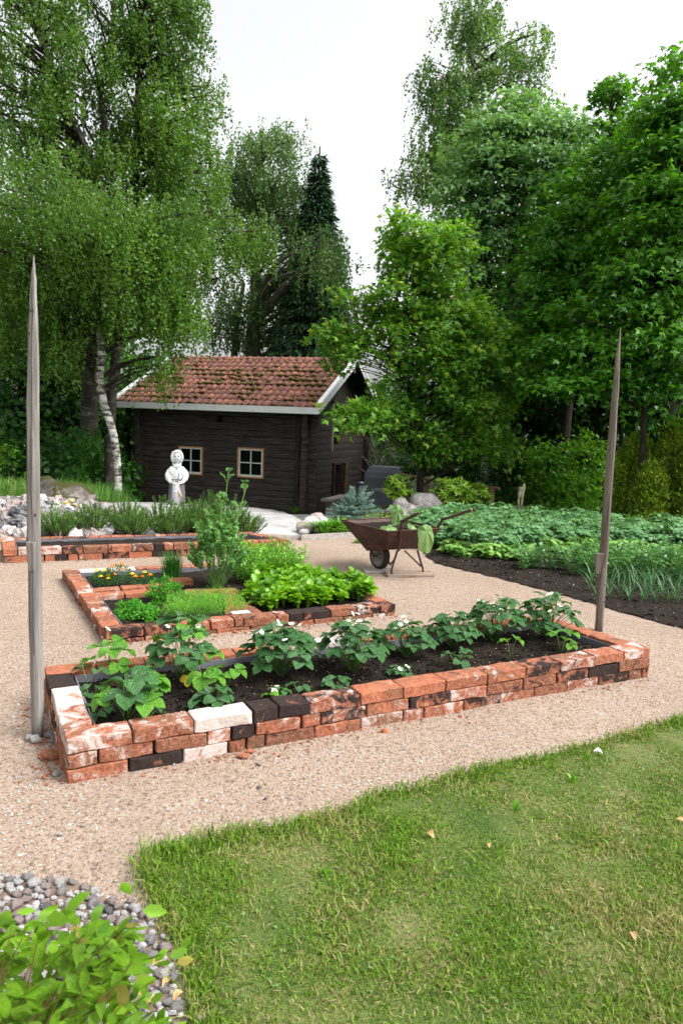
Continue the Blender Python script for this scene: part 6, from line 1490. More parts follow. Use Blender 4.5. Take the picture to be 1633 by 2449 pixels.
# ------------------------------------------------------------------ trees
TH_SCALE = 1.0
def blob(u, v, ru, rv, d, rd=None):
    ru *= .88; rv *= .9
    c = D(u, v, d); s = d/FPX*KK; a = abs(v*KK-1020)/FPX
    return (np.array(c), np.array([ru*s, (rd if rd is not None else ru*s), rv*s*(1+.25*a)]))
def tree(name, label, cat, trunks, blobs, style, leaf, bark, group=None, limb=.5, limbr=.035, lsize=.06, ntips=40, per=14, spread=.4, origin=None, shell=.35):
    """trunks: list of [(points),(radii)]; blobs: (centre, radii, tips factor)"""
    base = Vector(trunks[0][0][0]) if origin is None else Vector(origin)
    root = empty(name, base, 0, label, cat, group)
    m = MB(); allp = []
    for pts_, rad in trunks:
        sp_ = smoothpath(pts_, 5); n = len(sp_); rr = np.interp(np.linspace(0, 1, n), np.linspace(0, 1, len(rad)), rad); m.tube(sp_, list(rr), 10, wob=.05)
        allp += [(p, r) for p, r in zip(sp_, rr)]
    m.build('trunk', MT[bark], root, smooth=True)
    A = np.array([tuple(p) for p, r in allp]); AR = np.array([r for p, r in allp]); lm = MB()
    PP = []; DD = []; NN = []; LL = []; spread0 = spread
    for bl in blobs:
        c, r = bl[0], bl[1]; f = bl[2] if len(bl) > 2 else 1.
        nt_ = max(3, int(ntips*f)); q = ball_pts(nt_, shell); tips = c+q*r
        if style == 'birch': tips = tips+np.array([0, 0, spread*1.0])
        for i in range(nt_):
            t = tips[i]
            if random.random() < limb or nt_ < 14:
                dist = np.linalg.norm(A-t, axis=1); cost = dist+np.maximum(0, A[:, 2]-t[2]+.35*dist)*3.; k = int(np.argmin(cost)); a = Vector(A[k]); e = Vector(t); l = (e-a).length
                midp = a.lerp(e, .5)+Vector((random.gauss(0, .05)*l, random.gauss(0, .05)*l, .10*l)); r0 = min(AR[k]*.6, limbr*(.35+.3*l)); lm.tube(smoothpath([a, midp, e], 3), list(np.linspace(r0, r0*.15+.002, 7)), 5, False, wob=.05)
        if style == 'birch':
            ns = per; St = np.repeat(tips, ns, 0)+np.clip(rng.normal(size=(nt_*ns, 3)), -2, 2)*spread*np.array([.62, .62, .42]); n = len(St); ln = rng.uniform(.35, 1.15, n)*spread*2.2
            out = (St-c); out[:, 2] = 0; out = nrmz(out+1e-6)*rng.uniform(0, .35, (n, 1)); K = 17
            t = (np.arange(K)/K)[None, :, None]; P = St[:, None]+out[:, None]*np.sqrt(t)*ln[:, None, None]+np.array([0, 0, -1.])*(t**1.3)*ln[:, None, None]+rng.normal(size=(n, K, 3))*.035; P = P.reshape(-1, 3)
            PP.append(P); DD.append(rng.normal(size=P.shape)*.7+np.array([0, 0, -.8])); NN.append(rng.normal(size=P.shape)+np.array([0, -.2, .5])); LL.append(lsize*rng.uniform(.7, 1.2, len(P)))
        elif style == 'flat':      # maple: tiers of leaves
            ns = per; spread = spread0*min(1, r.mean()/.65); tips[:, 2] = np.round(tips[:, 2]/.62)*.62+rng.normal(size=nt_)*.07+.2*nz(c[0], c[1], 3)
            oc = nrmz((tips-c)/r+1e-6); up = nrmz(np.array([0, 0, 1.])+oc*.45+rng.normal(size=(nt_, 3))*.15)
            X = nrmz(np.cross(up, np.array([0., 1, .1]))); Y = np.cross(up, X); g = np.clip(rng.normal(size=(nt_, ns, 2)), -1.8, 1.8)*spread; th = rng.normal(size=(nt_, ns, 1))*.06-.10*(g**2).sum(-1, keepdims=True)/spread
            P = tips[:, None]+X[:, None]*g[..., :1]+Y[:, None]*g[..., 1:]+up[:, None]*th; Dv = X[:, None]*g[..., :1]+Y[:, None]*g[..., 1:]+rng.normal(size=P.shape)*.22+np.array([0, 0, -.10]); N = up[:, None]+rng.normal(size=P.shape)*.38
            PP.append(P.reshape(-1, 3)); DD.append(Dv.reshape(-1, 3)); NN.append(N.reshape(-1, 3)); LL.append(lsize*rng.uniform(.6, 1.25, nt_*ns))
        elif style == 'clump':     # oak and shrubs
            ns = per; sub = tips[:, None]+rng.normal(size=(nt_, 4, 3))*spread*np.array([.8, .8, .45]); ax = nrmz((sub-c).reshape(-1, 3)+1e-6).reshape(nt_, 4, 3)
            P = (sub[:, :, None]+rng.normal(size=(nt_, 4, ns//4, 3))*spread*np.array([.38, .38, .26])); Dv = P-sub[:, :, None]+ax[:, :, None]*.12+rng.normal(size=P.shape)*.08; N = np.array([0, 0, 1.])+ax[:, :, None]*.5+rng.normal(size=P.shape)*.5
            PP.append(P.reshape(-1, 3)); DD.append(Dv.reshape(-1, 3)); NN.append(N.reshape(-1, 3)); LL.append(lsize*rng.uniform(.6, 1.2, P.size//3))
    if lm.v: lm.build('limbs', MT['bark'] if bark != 'greybark' else MT['greybark'], root)
    P = np.concatenate(PP); Dd = np.concatenate(DD); N = np.concatenate(NN); L = np.concatenate(LL)
    o = put('crown', leafmesh('crown', P, Dd, N, L, L*(.72 if style == 'birch' else .95), 'quad' if style == 'birch' or leaf == 'l_dark' else 'lobe', MT[leaf], base), root)
    return root
def tp(lst, d): return [D(u, v, d if not hasattr(d, '__len__') else d[i]) for i, (u, v) in enumerate(lst)]

# front birch with curved white trunk
d = 14.6
tr = [(tp([(272, 1160), (271, 1080), (262, 1000), (240, 930), (229, 870), (234, 800), (228, 735), (226, 640), (232, 540), (240, 470)], d), [.085, .075, .075, .085, .095, .090, .085, .07, .05, .02])]
BL1 = [blob(120, 500, 130, 110, d-.6, 1.5), blob(60, 640, 100, 90, d-.5, 1.3), blob(250, 590, 150, 110, d-.8, 1.5), blob(385, 590, 105, 100, d, 1.3), blob(350, 690, 95, 50, d+.2, 1.)+(.8,), blob(290, 690, 110, 75, d-.5, 1.), blob(400, 760, 50, 45, d+.2, .5)+(.35,),
       blob(365, 850, 26, 50, d+.1, .3)+(.13,), blob(60, 760, 90, 90, d, 1.)+(.6,), blob(150, 800, 80, 60, d-.2, .8)+(.4,)]
tree('birch_tree', 'birch with a curved white trunk whose twigs hang over the left end of the roof', 'birch tree', tr, BL1, 'birch', 'l_birch', 'birchbark', 'tall birches on the left', limb=.6, limbr=.04, lsize=.067, ntips=60, per=9, spread=.32)
d = 16.4
tr = [(tp([(205, 1000), (207, 900), (222, 780), (228, 650), (222, 560), (212, 430), (205, 370), (175, 300), (130, 190), (95, 80), (70, -60)], d), [.20, .20, .19, .17, .15, .13, .13, .11, .09, .07, .04]),
      (tp([(212, 430), (225, 380), (240, 300), (232, 190), (260, 60), (262, -80)], d), [.09, .08, .07, .05, .04, .03])]
BL2 = [blob(60, 90, 110, 130, d, 1.8), blob(200, 120, 130, 130, d, 1.8), blob(40, 290, 90, 110, d, 1.6)+(.7,), blob(180, 330, 120, 120, d, 1.6), blob(120, 440, 120, 100, d, 1.6), blob(80, -60, 120, 80, d, 1.6)]
tree('birch_tree', 'big forked dark stemmed birch filling the upper left corner', 'birch tree', tr, BL2, 'birch', 'l_birch', 'darkbirch', 'tall birches on the left', limb=.7, limbr=.055, lsize=.070, ntips=44, per=10, spread=.30)
d = 16.8
tr = [(tp([(250, 1150), (253, 1000), (262, 860), (282, 700), (300, 560), (312, 400), (316, 250), (325, 100), (330, -80)], d), [.12, .12, .115, .11, .10, .09, .08, .06, .03])]
BL3 = [blob(350, 60, 90, 110, d, 1.4), blob(330, 220, 100, 110, d, 1.4), blob(400, 300, 70, 80, d, 1.2)+(.6,), blob(440, 400, 75, 90, d, 1.2)+(.8,), blob(330, 430, 100, 100, d, 1.4), blob(440, 500, 75, 70, d, 1.)+(.7,), blob(450, 50, 30, 50, d, .5)+(.20,), blob(420, 120, 40, 60, d, .6)+(.35,), blob(470, 260, 30, 50, d, .5)+(.25,), blob(490, 610, 70, 60, d, .8)+(.5,), blob(560, 560, 60, 50, d, .8)+(.4,), blob(380, -60, 100, 70, d, 1.2)+(.7,)]
tree('birch_tree', 'slim straight birch with drooping twigs, right one of the tall left group', 'birch tree', tr, BL3, 'birch', 'l_birch', 'darkbirch', 'tall birches on the left', limb=.7, limbr=.045, lsize=.070, ntips=42, per=10, spread=.30)
# birches and spruce behind the house
d = 24.
tr = [(tp([(580, 870), (583, 760), (588, 680), (585, 560), (590, 430), (600, 330)], d), [.26, .24, .20, .15, .10, .04]), (tp([(530, 870), (540, 800), (545, 740), (560, 650)], d), [.12, .11, .09, .06])]
B4 = [blob(620, 420, 70, 85, d, 1.6)+(1.,), blob(570, 420, 45, 70, d, 1.)+(.45,), blob(640, 350, 55, 45, d, 1.)+(.22,), blob(665, 500, 50, 80, d, 1.3)+(.8,), blob(745, 620, 55, 70, d-2.5, 1.)+(.55,), blob(520, 770, 55, 40, d, .9)+(.5,), blob(600, 790, 60, 30, d, .9)+(.4,), blob(640, 600, 80, 90, d, 1.8), blob(720, 710, 90, 75, d, 1.6), blob(600, 720, 60, 60, d, 1.2)+(.45,), blob(520, 700, 40, 70, d, .8)+(.3,), blob(780, 780, 45, 60, d, 1.)+(.6,), blob(560, 540, 60, 70, d, 1.)+(.6,), blob(510, 470, 40, 60, d, .8)+(.35,)]
tree('birch_tree', 'airy pale birch rising behind the house ridge', 'birch tree', tr, B4, 'birch', 'l_birch2', 'greybark', limb=.6, limbr=.05, lsize=.088, ntips=48, per=8, spread=.42)
def conifer(name, label, x, y, z0, h, r, mat, n=26000, group=None):
    root = empty(name, (x, y, z0), 0, label, 'spruce', group); m = MB(); m.tube([(x, y, z0), (x, y, z0+h*.5), (x, y, z0+h)], [.22, .14, .02], 8); m.build('trunk', MT['bark'], root)
    t = 1-rng.random(n)**.62; lay_ = np.floor(t*26)/26; a = np.floor(rng.random(n)*11)/11*6.283+lay_*29+rng.normal(size=n)*.16; rad = r*(1-lay_)**.85*(.25+.75*rng.random(n)); z = z0+h*(.06+.94*lay_)-rad*.28+rng.normal(size=n)*.09+(rad/r)**3*.15
    P = np.stack([x+np.cos(a)*rad, y+np.sin(a)*rad, z], 1); Dv = np.stack([np.cos(a), np.sin(a), -.45+0*a], 1)+rng.normal(size=(n, 3))*.35
    put('crown', leafmesh('crown', P, Dv, rng.normal(size=(n, 3))*.5+np.array([0, 0, 1.]), .26*rng.uniform(.7, 1.2, n), .07, 'quad', MT[mat], (x, y, z0)), root)
q = D(722, 700, 23.); conifer('spruce_tree', 'dark pointed spruce right of the pale birch behind the house', q.x, 23., -1.2, D(704, 335, 23.).z+1.2, 2.1, 'l_spruce', 30000)
# weeping birch upper right
d = 21.
tr = [(tp([(1140, 1080), (1128, 980), (1118, 820), (1110, 600), (1100, 400), (1090, 200), (1085, 40)], d), [.22, .20, .18, .14, .11, .07, .02])]
B5 = [blob(1080, 60, 60, 60, d, 1.1)+(1.1,), blob(1100, 150, 65, 70, d, 1.1), blob(985, 210, 32, 40, d, .6)+(.4,), blob(1010, 270, 40, 70, d, .9)+(.6,), blob(1060, 240, 50, 60, d, 1.)+(.7,), blob(1215, 130, 35, 50, d, .7)+(.4,), blob(1205, 190, 35, 50, d, .7)+(.4,), blob(995, 360, 45, 60, d, .8)+(.6,), blob(960, 420, 45, 50, d, .8)+(.42,), blob(920, 440, 20, 30, d, .5)+(.12,), blob(1040, 400, 60, 80, d, 1.), blob(1070, 330, 50, 60, d, 1.)+(.7,)]
tree('birch_tree', 'weeping birch with the highest top, upper right against the sky', 'birch tree', tr, B5, 'birch', 'l_weep', 'birchbark', limb=.5, lsize=.085, ntips=36, per=6, spread=.30)
# silvery green maple
d = 16.5
tr = [(tp([(1148, 1090), (1150, 960), (1165, 820), (1175, 640), (1180, 450), (1185, 300)], d), [.17, .16, .13, .10, .07, .03]), (tp([(1165, 820), (1130, 700), (1110, 560), (1120, 440)], d), [.09, .07, .05, .02]), (tp([(1175, 640), (1230, 520), (1270, 420)], d), [.07, .05, .02])]
B6 = [blob(1180, 270, 75, 50, d, 1.), blob(1110, 340, 60, 60, d, 1.)+(.8,), blob(1240, 330, 75, 70, d, 1.2), blob(1170, 400, 100, 80, d, 1.5), blob(1060, 430, 45, 60, d, .9)+(.6,), blob(1310, 330, 40, 50, d, .8)+(.5,), blob(1130, 520, 90, 70, d, 1.4), blob(1050, 560, 70, 70, d, 1.2)+(.8,), blob(1240, 480, 80, 80, d, 1.3)+(.8,), blob(1100, 680, 90, 80, d, 1.3), blob(1080, 830, 90, 90, d, 1.3), blob(1180, 800, 80, 90, d, 1.3)+(.7,)]
tree('maple_tree', 'maple with silvery light green crown under the weeping birch', 'maple tree', tr, B6, 'flat', 'l_pale', 'bark', 'maples on the right', limb=.5, lsize=.14, ntips=50, per=36, spread=.34)
# big green maples on the right
def mp(label, d, trunk, bl, leaf='l_maple', ls=.125, nt_=54, per=38, trs=None, **kw):
    tree('maple_tree', label, 'maple tree', [(tp(t, d), r) for t, r in ([trunk]+(trs or []))], bl, 'flat', leaf, 'bark', 'maples on the right', limb=.45, lsize=ls, ntips=nt_, per=per, spread=.33, **kw)
mp('maple whose thin spire stands out against the sky, right of the silvery one', 14.5, ([(1290, 1120), (1300, 960), (1330, 760), (1370, 560), (1395, 380), (1405, 200)], [.11, .10, .08, .07, .05, .02]),
   [blob(1405, 215, 26, 42, 14.5, .4)+(.22,), blob(1440, 300, 55, 60, 14.5, .9)+(.7,), blob(1390, 400, 85, 80, 14.5, 1.1), blob(1330, 470, 80, 80, 14.3, 1.2), blob(1280, 560, 70, 80, 14.3, 1.2)+(.8,), blob(1360, 620, 90, 80, 14.3, 1.2), blob(1250, 680, 70, 70, 14.3, 1.)+(.7,), blob(1220, 790, 70, 70, 14.3, 1.)+(.8,)])
mp('large maple at the right edge with its top nearest the corner', 12.5, ([(1530, 1150), (1535, 950), (1550, 700), (1560, 450), (1590, 200)], [.12, .11, .09, .07, .03]),
   [blob(1555, 200, 50, 70, 12.5, .9)+(.7,), blob(1530, 330, 80, 80, 12.5, 1.1), blob(1480, 430, 80, 80, 12.5, 1.1), blob(1560, 480, 80, 90, 12.3, 1.1), blob(1490, 570, 90, 70, 12.3, 1.1), blob(1580, 640, 80, 80, 12.3, 1.1), blob(1450, 680, 90, 70, 12.3, 1.1)+(.8,), blob(1640, 350, 80, 120, 12.5, 1.2)])
mp('maple with low spreading tiers above the right pole', 12.0, ([(1470, 1140), (1476, 980), (1480, 800), (1470, 640)], [.05, .05, .04, .03]),
   [blob(1350, 760, 90, 55, 12.5, 1.)+(.8,), blob(1500, 780, 100, 60, 12., 1.), blob(1560, 870, 70, 60, 12., .9)+(.6,), blob(1290, 830, 80, 45, 12.5, 1.)+(.5,), blob(1420, 820, 80, 50, 12.2, .9)+(.5,)], 'l_maple')
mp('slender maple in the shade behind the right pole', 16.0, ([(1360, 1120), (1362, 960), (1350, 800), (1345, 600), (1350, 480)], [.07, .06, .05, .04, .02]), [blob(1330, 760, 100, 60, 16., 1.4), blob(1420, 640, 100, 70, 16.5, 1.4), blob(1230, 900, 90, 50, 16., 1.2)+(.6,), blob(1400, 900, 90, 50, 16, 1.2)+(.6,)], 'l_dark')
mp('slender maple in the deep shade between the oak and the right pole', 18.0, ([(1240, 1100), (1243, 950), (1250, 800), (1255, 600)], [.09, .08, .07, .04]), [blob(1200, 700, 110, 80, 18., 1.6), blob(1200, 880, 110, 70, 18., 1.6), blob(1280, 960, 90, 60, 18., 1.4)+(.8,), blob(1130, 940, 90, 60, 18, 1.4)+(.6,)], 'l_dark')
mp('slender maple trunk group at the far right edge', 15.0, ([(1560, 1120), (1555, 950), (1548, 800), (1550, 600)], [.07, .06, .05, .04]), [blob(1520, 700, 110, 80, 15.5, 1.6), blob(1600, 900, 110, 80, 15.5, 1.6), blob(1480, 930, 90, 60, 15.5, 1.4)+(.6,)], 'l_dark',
   trs=[([(1500, 1120), (1512, 960), (1500, 820), (1480, 700)], [.05, .045, .04, .03]), ([(1430, 1120), (1425, 960), (1432, 800), (1440, 700)], [.05, .045, .04, .03]), ([(1425, 900), (1450, 930), (1485, 960)], [.03, .025, .02])])
# young oak in front
d = 13.4
tr = [(tp([(964, 1148), (966, 1060), (968, 980), (972, 880), (968, 760), (962, 640), (965, 540)], d), [.075, .068, .065, .058, .045, .03, .012])]
B7 = [blob(945, 545, 70, 45, d, .6)+(.6,), blob(1020, 565, 60, 45, d, .6)+(.5,), blob(1090, 760, 80, 55, d+.3, .8)+(.7,), blob(1140, 880, 80, 55, d+.3, .8)+(.6,), blob(830, 700, 50, 30, d, .5)+(.3,), blob(1000, 610, 75, 55, d, .8)+(.9,), blob(920, 600, 45, 45, d, .6)+(.4,), blob(930, 690, 85, 60, d, .9), blob(1030, 720, 75, 60, d, .8)+(.9,), blob(890, 765, 62, 42, d, .7)+(.6,), blob(970, 800, 85, 60, d, .9), blob(1060, 840, 75, 55, d, .8)+(.9,), blob(800, 790, 45, 28, d-.3, .4)+(.35,), blob(775, 830, 25, 20, d-.3, .3)+(.14,), blob(900, 850, 40, 25, d-.3, .4)+(.2,),
      blob(1000, 900, 85, 45, d, .8)+(.8,), blob(1100, 940, 75, 40, d, .8)+(.7,), blob(835, 960, 70, 28, d-.9, .4)+(.6,), blob(895, 930, 40, 24, d-.5, .4)+(.3,), blob(960, 1000, 60, 35, d-.2, .6)+(.5,), blob(1060, 1010, 75, 35, d, .7)+(.6,), blob(1140, 1030, 60, 30, d, .6)+(.5,), blob(985, 1040, 45, 22, d-.2, .4)+(.3,), blob(750, 760, 25, 20, d-.3, .3)+(.12,)]
tree('oak_tree', 'young oak with bright yellow green leaves beside the gable of the house', 'oak tree', tr, B7, 'clump', 'l_oak', 'bark', limb=.6, limbr=.02, lsize=.125, ntips=46, per=32, spread=.19)
# white birch trunk in the shade behind the oak (own tree)
tree('birch_tree', 'small white stemmed birch standing in shade right of the oak', 'birch tree', [(tp([(1112, 1120), (1116, 1040), (1118, 960), (1112, 860), (1105, 700)], 17.), [.11, .10, .10, .08, .05])], [blob(1100, 760, 90, 90, 17.3, 1.2)+(.8,)], 'birch', 'l_birch', 'birchbark', limb=.4, lsize=.08, ntips=40, per=8, spread=.4)
# understorey on the left
def under(label, d, trunk, bl, leaf='l_dark', ls=.15, nt_=44, per=26, name='understorey_maple', **kw):
    tree(name, label, 'young tree', [(tp(t, d), r) for t, r in [trunk]], bl, 'flat', leaf, 'bark', 'young trees in the shade on the left', limb=.4, lsize=ls, ntips=nt_, per=per, spread=.36, **kw)
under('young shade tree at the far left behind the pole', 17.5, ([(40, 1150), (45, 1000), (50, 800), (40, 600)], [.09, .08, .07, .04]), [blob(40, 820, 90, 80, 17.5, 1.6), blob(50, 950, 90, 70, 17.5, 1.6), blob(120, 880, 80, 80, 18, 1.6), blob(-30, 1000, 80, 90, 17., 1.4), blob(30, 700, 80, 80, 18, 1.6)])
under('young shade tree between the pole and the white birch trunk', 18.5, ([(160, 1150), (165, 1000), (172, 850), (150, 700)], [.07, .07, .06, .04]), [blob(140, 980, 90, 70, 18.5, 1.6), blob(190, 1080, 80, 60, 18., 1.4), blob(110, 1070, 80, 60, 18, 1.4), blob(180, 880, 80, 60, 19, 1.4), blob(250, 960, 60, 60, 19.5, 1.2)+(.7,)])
under('young shade tree between the white birch trunk and the house', 20., ([(292, 1150), (296, 1040), (298, 900)], [.08, .07, .05]), [blob(300, 1100, 60, 60, 20., 1.2)+(.8,), blob(300, 1000, 60, 60, 20.5, 1.2)+(.6,), blob(330, 850, 70, 60, 21, 1.4)+(.7,), blob(230, 1060, 60, 60, 20.5, 1.2)], 'l_maple')
under('leafy sapling at the left edge above the tall grass', 14., ([(25, 1160), (30, 1120), (35, 1080)], [.02, .015, .01]), [blob(30, 1110, 45, 40, 14., .6)+(.8,), blob(-20, 1060, 40, 50, 14., .6)+(.6,)], 'l_maple2', .10, nt_=26, per=20)
# shrubs at the right back
def bush(label, d, bl, leaf, ls, nt_=36, per=24, name='shrub', style='clump', spread=.18, group=None, bark='bark', base=None, cat='shrub'):
    c, r = bl[0][0], bl[0][1]; p = Vector((c[0], c[1], T(c[0], c[1])-.02)); tr = [([p, Vector((c[0]+.03, c[1], (p.z+c[2])/2)), Vector(tuple(c))], [.03, .02, .01])]
    tree(name, label, cat, tr, bl, style, leaf, bark, group, limb=.5, limbr=.012, lsize=ls, ntips=nt_, per=per, spread=spread)
bush('leafy green shrub right of the wooden sculpture', 13.8, [blob(1270, 1080, 55, 55, 14., .6), blob(1330, 1060, 60, 60, 14.2, .6), blob(1240, 1130, 45, 40, 13.8, .5)+(.6,), blob(1320, 1140, 60, 40, 13.6, .5), blob(1380, 1100, 50, 60, 14., .6)+(.8,), blob(1235, 1040, 30, 25, 14., .4)+(.3,)], 'l_maple2', .10, 40, 28)
bush('dark low shrub between the fence and the sculpture', 15., [blob(1175, 1080, 45, 55, 15.8, .6), blob(1200, 1060, 50, 60, 16, .7)+(.8,), blob(1180, 1150, 40, 25, 15, .5)+(.5,)], 'l_dark', .12, 36, 24)
bush('dark shrub under the oak behind the rail fence', 18., [blob(1080, 1080, 70, 45, 18.5, .8), blob(1000, 1070, 50, 35, 19, .7)+(.7,), blob(1120, 1140, 50, 30, 17, .6)+(.6,), blob(940, 1060, 30, 30, 20, .7)+(.4,)], 'l_dark', .13, 36, 24)
# yellow green cedars
def cedar(label, u, v0, v1, d, ru, n=9000):
    b = D(u, v0, d); t = D(u, v1, d); x, y, z0 = b.x, d, b.z; h = t.z-z0; r = ru*d/FPX*KK; root = empty('cedar_shrub', (x, y, z0), 0, label, 'cedar', 'yellow green cedars at the right edge')
    m = MB(); m.tube([(x, y, z0), (x, y, z0+h*.9)], [.05, .01], 6); m.build('trunk', MT['bark'], root)
    k = 150; tt = rng.random(k)**.9; a = rng.random(k)*6.283; rr = r*(1-tt**2.0)**.6*rng.uniform(.55, 1., k); C0 = np.stack([x+np.cos(a)*rr, y+np.sin(a)*rr, z0+h*tt], 1)
    i = rng.integers(0, k, n); P = C0[i]+rng.normal(size=(n, 3))*np.array([.06, .06, .08]); out = P-np.array([x, y, 0]); out[:, 2] = 0; Dv = nrmz(out)*.5+np.array([0, 0, .9])+rng.normal(size=(n, 3))*.45
    put('crown', leafmesh('crown', P, Dv, rng.normal(size=(n, 3)), .075*rng.uniform(.6, 1.3, n), .030, 'quad', MT['l_cedar'], (x, y, z0)), root)
cedar('yellow green cedar left of its taller neighbour, behind the right pole', 1445, 1185, 1015, 12.4, 45)
cedar('tallest yellow green cedar near the right edge', 1530, 1195, 985, 12.0, 48)
cedar('yellow green cedar cut by the right edge of the picture', 1590, 1200, 1005, 11.6, 45, 10000)
cedar('small yellow green cedar low between the two larger ones', 1488, 1195, 1080, 11.7, 32, 8000)
# brushwood behind the grill
root = empty('brushwood', D(900, 1060, 21.), 0, 'tangle of bare pale branches behind the grill cover', 'brushwood'); m = MB()
for i in range(70):
    u0 = random.uniform(850, 960); a = D(u0, random.uniform(1080, 1110), 21.+random.uniform(-.5, 1.5)); e = a+Vector((random.gauss(.2, .7), random.gauss(0, .3), random.uniform(.5, 1.9))); m.tube(smoothpath([a, a.lerp(e, .5)+Vector((random.gauss(0, .12), 0, .1)), e], 3), list(np.linspace(random.uniform(.008, .03), .003, 7)), 4, False)
m.build('branches', MT['stick'], root)
# distant wood: reads as one mass
def mass(name, label, n, xr, yr, zt, ls, mat, seed=0):
    P = []
    x = rng.uniform(xr[0], xr[1], n*3); y = rng.uniform(yr[0], yr[1], n*3); z = rng.random(n*3); k = []
    X, Y, Z = [], [], []
    for a, b, c in zip(x, y, z):
        top = zt(a, b); zz = T(a, b)-.3+c*top
        if noise.noise(Vector((a*.35, b*.35, zz*.45+seed))) > -.12 and top > 0: X.append(a); Y.append(b); Z.append(zz)
        if len(X) >= n: break
    P = np.array([X, Y, Z]).T; n = len(P); L = ls*rng.uniform(.6, 1.3, n)
    return tag(put(name, leafmesh(name, P, rng.normal(size=(n, 3))+np.array([0, 0, -.2]), rng.normal(size=(n, 3))*.6+np.array([0, -.3, 1]), L, L*.9, 'quad', MT[mat])), label, 'woodland', kind='stuff')
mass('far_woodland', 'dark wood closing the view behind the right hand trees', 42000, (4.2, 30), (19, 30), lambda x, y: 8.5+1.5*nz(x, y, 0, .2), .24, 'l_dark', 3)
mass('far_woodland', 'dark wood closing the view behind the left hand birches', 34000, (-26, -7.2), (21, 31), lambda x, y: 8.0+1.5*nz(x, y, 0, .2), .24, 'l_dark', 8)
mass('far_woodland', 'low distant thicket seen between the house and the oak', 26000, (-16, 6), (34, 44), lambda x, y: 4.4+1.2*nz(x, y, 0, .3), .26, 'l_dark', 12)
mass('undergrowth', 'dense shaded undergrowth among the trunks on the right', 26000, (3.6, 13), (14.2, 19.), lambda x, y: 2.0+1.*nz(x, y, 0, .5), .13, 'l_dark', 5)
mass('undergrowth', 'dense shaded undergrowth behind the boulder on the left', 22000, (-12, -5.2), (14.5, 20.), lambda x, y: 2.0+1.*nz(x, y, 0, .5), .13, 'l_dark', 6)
random.seed(5)
trunkspecs = []
for i in range(26):
    side = -1 if i < 8 else 1; x = random.uniform(-15, -6.2) if side < 0 else random.uniform(4.4, 14); y = random.uniform(17, 23); h = random.uniform(4.2, 6.6); r = random.uniform(.04, .10); z = T(x, y)-.1
    root = empty('thin_forest_tree', (x, y, z), 0, 'thin dark trunk standing in the shaded wood on the '+('left' if side < 0 else 'right'), 'tree', 'thin trunks in the shaded wood'); m = MB()
    lx, ly = random.gauss(0, .3), random.gauss(0, .3); m.tube([(x, y, z), (x+lx*.4, y+ly, z+h*.5), (x+lx, y+ly, z+h)], [r, r*.8, r*.4], 7, wob=.06)
    for k in range(5): t = random.uniform(.3, .95); a = random.uniform(0, 6.28); q = Vector((x+lx*t, y+ly*t, z+h*t)); e = q+Vector((math.cos(a)*.8, math.sin(a)*.5, random.uniform(.1, .6))); m.tube([q, e], [r*.35, .006], 4, False)
    m.build('trunk', MT['greybark'] if i % 3 == 0 else MT['bark'], root)
    n = 700; P = np.array([x+lx, y+ly, z+h])+np.clip(rng.normal(size=(n, 3)), -1.7, 1.7)*np.array([1.0, .8, .9]); put('crown', leafmesh('crown', P, rng.normal(size=(n, 3)), rng.normal(size=(n, 3))*.5+np.array([0, 0, 1]), .16, .14, 'lobe', MT['l_dark'], (x, y, z)), root)

# ------------------------------------------------------------------ lime green shrub in the near left corner, leaf by leaf
def shrubleaf(seed):
    m = MB(); rs = random.Random(seed); n = 12; L = 1.; W = rs.uniform(.36, .44); mid = []; lf = []; rt = []
    for i in range(n+1):
        t = i/n; wdt = W/2*math.sin(math.pi*min(1, t)**.68)**1.1*(1.2-.35*t) if t < .999 else .0; z = -.28*t*t+.04*math.sin(t*6+seed)
        if i == n: wdt = .004
        ser = 1.07 if i % 2 else .93; mid.append((0, t, z)); lf.append((-wdt*ser, t+.02, z+wdt*.32)); rt.append((wdt*ser, t+.02, z+wdt*.32))
    m.v = mid+lf+rt; k = n+1; m.f = [f for i in range(n) for f in ((i, i+1, k+i+1, k+i), (i, 2*k+i, 2*k+i+1, i+1))]
    return m.mesh('leaf', MT['l_lime'], smooth=True)
SL_ = [shrubleaf(i) for i in range(6)]
sc0 = Vector((-.70, 1.10, .0)); shr = empty('lime_shrub', sc0, 0, 'lime green shrub with pointed serrated leaves in the near left corner', 'shrub')
m = MB(); nleaf = 0
targets = []
for i in range(400):
    u = random.uniform(-60, 400); v = random.uniform(2070, 2420)
    lim = 2110+(u/400)**2*40 if u < 250 else 2110+(u-250)*1.0
    if v < lim or u > 300+(v-2100)*.28 and random.random() < .9: continue
    targets.append((u, v))
targets += [(345, 2190), (255, 2040), (330, 2065), (325, 2100), (205, 2080), (225, 2120), (395, 2190), (70, 2120), (150, 2100), (290, 2140)]
random.shuffle(targets)
for i, (u, v) in enumerate(targets[:96]+targets[-2:]):
    dd = 1.08+.30*random.random()-(v-2200)*.0007; e = D(u, v, dd); hz = e.z
    if hz < .04: e = D(u, v, 1.15); 
    if e.z < .03: e.z = .05
    b = sc0+Vector((random.uniform(-.10, .12), random.uniform(-.08, .08), .0)); md = b.lerp(e, .6)+Vector((0, 0, .04)); m.tube([b, md, e], [.0028, .0018, .0012], 4, False)
    ax = (e-md).normalized()
    for k in range(4):
        a = random.uniform(0, 6.28); c = e-ax*.016*k; dirv = Vector((math.cos(a), math.sin(a), random.uniform(.1, .9))).normalized(); s = random.uniform(.034, .056)
        nleaf += 1
        if nleaf > 296: break
        zr = math.atan2(dirv.y, dirv.x)-math.pi/2; xr = math.asin(max(-1, min(1, dirv.z)))
        put('leaf', random.choice(SL_), shr, c-sc0, (xr, random.uniform(-.5, .5), zr), s)
m.build('stems', MT['redstem'], shr)
rest = []
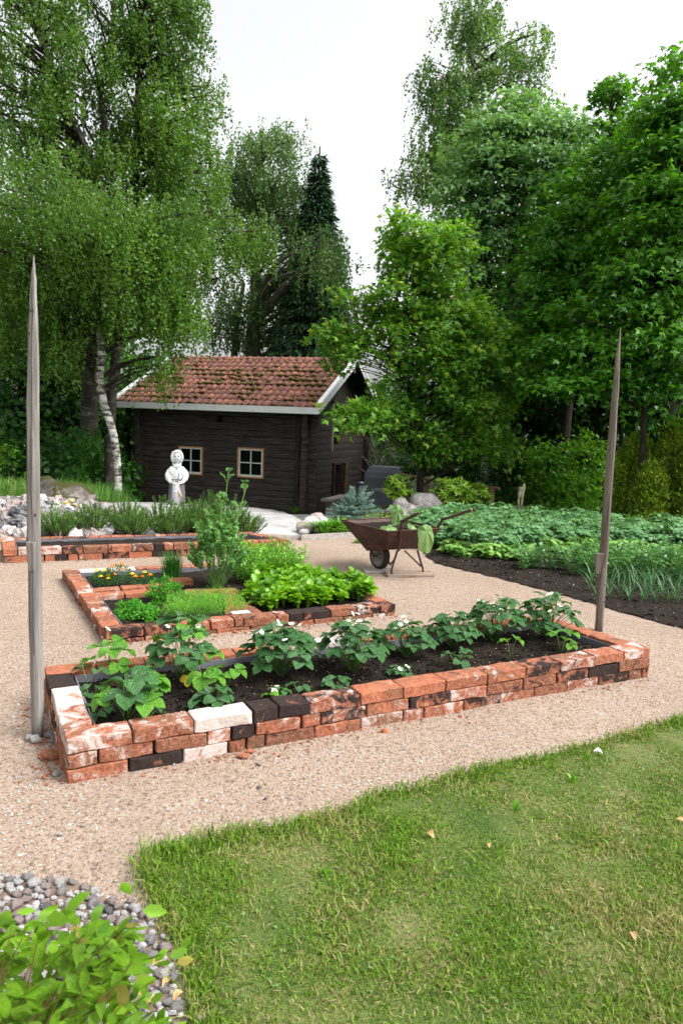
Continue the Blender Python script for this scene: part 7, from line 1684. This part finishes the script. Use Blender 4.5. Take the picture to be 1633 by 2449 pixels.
P = []; Dd = []
for i in range(420):
    u, v = random.choice(targets); e = D(u+random.gauss(0, 18), v+random.gauss(0, 18)+14, 1.15+.30*random.random()); 
    if e.z < .015: continue
    P.append(tuple(e)); Dd.append((random.gauss(0, 1), random.gauss(0, 1), random.uniform(-.1, .8)))
n = len(P); L = rng.uniform(.035, .055, n)
tag(put('small_leaves', leafmesh('small_leaves', np.array(P), np.array(Dd), rng.normal(size=(n, 3))*.5+np.array([0, 0, 1]), L, L*.5, 'long', MT['l_lime'], sc0), shr), kind='stuff')

# ------------------------------------------------------------------ fallen leaves and weeds on the lawn
def curled(u, v, s, mat, label, rot, name='dry_leaf', z=.03):
    p = G(u, v, z); m = MB(); n = 6
    for i in range(n+1):
        t = i/n; w_ = s*.32*math.sin(math.pi*min(1, t*.9+.05)); cz = s*.35*math.sin(math.pi*t); 
        for q in (-1, 0, 1): m.v.append((q*w_, (t-.5)*s, cz*.5+abs(q)*w_*.9))
    m.f = [(i*3+q, i*3+q+1, i*3+q+4, i*3+q+3) for i in range(n) for q in (0, 1)]
    o = put(name, m.mesh(name, mat, smooth=True), None, p, (random.uniform(-.3, .3), random.uniform(-.3, .3), rot)); tag(o, label, 'leaf', 'fallen leaves on the lawn')
curled(1372, 1728, .038, MT['petal_w'], 'pale curled dry leaf on the upper right lawn near the path', 1.3)
curled(988, 1918, .04, MT['deadleaf'], 'curled brown leaf on the lawn, left of the middle', .5); curled(1120, 1942, .026, MT['deadleaf'], 'small brown leaf right of the larger curled one', .1)
curled(1453, 2150, .03, MT['deadleaf'], 'narrow beige leaf standing in the grass at the lower right', .0); curled(1560, 1885, .03, MT['deadleaf'], 'orange brown leaf at the right edge of the lawn', 1.2)
for (u, v) in [(1182, 1862), (1314, 1796), (745, 2010), (1345, 1745)]:
    p = G(u, v, .02); root = empty('dandelion_leaf', p, 0, {1182: 'broad weed leaf in the middle of the lawn', 1314: 'broad weed leaf in the upper right of the lawn', 745: 'weed in the dry patch of the lawn on the left', 1345: 'weed leaf just below the pale dry leaf'}[u], 'weed', 'broad leaved weeds in the lawn'); strap('leaves', root, None, 3, .006, .055, .020, .5, MT['l_mint'], 1.)
for k in range(5):
    u, v = [(345, 2300), (362, 2215), (385, 2262), (330, 2290), (410, 2290)][k]; curled(u, v, .035, MT['deadleaf'], ['brown dead leaf among the near stones, leftmost but one', 'brown dead leaf near the lawn corner stones', 'brown dead leaf beside the white round stone', 'brown dead leaf half under the lime shrub', 'brown dead leaf at the lawn edge, lowest right'][k], random.uniform(0, 6), z=.02)
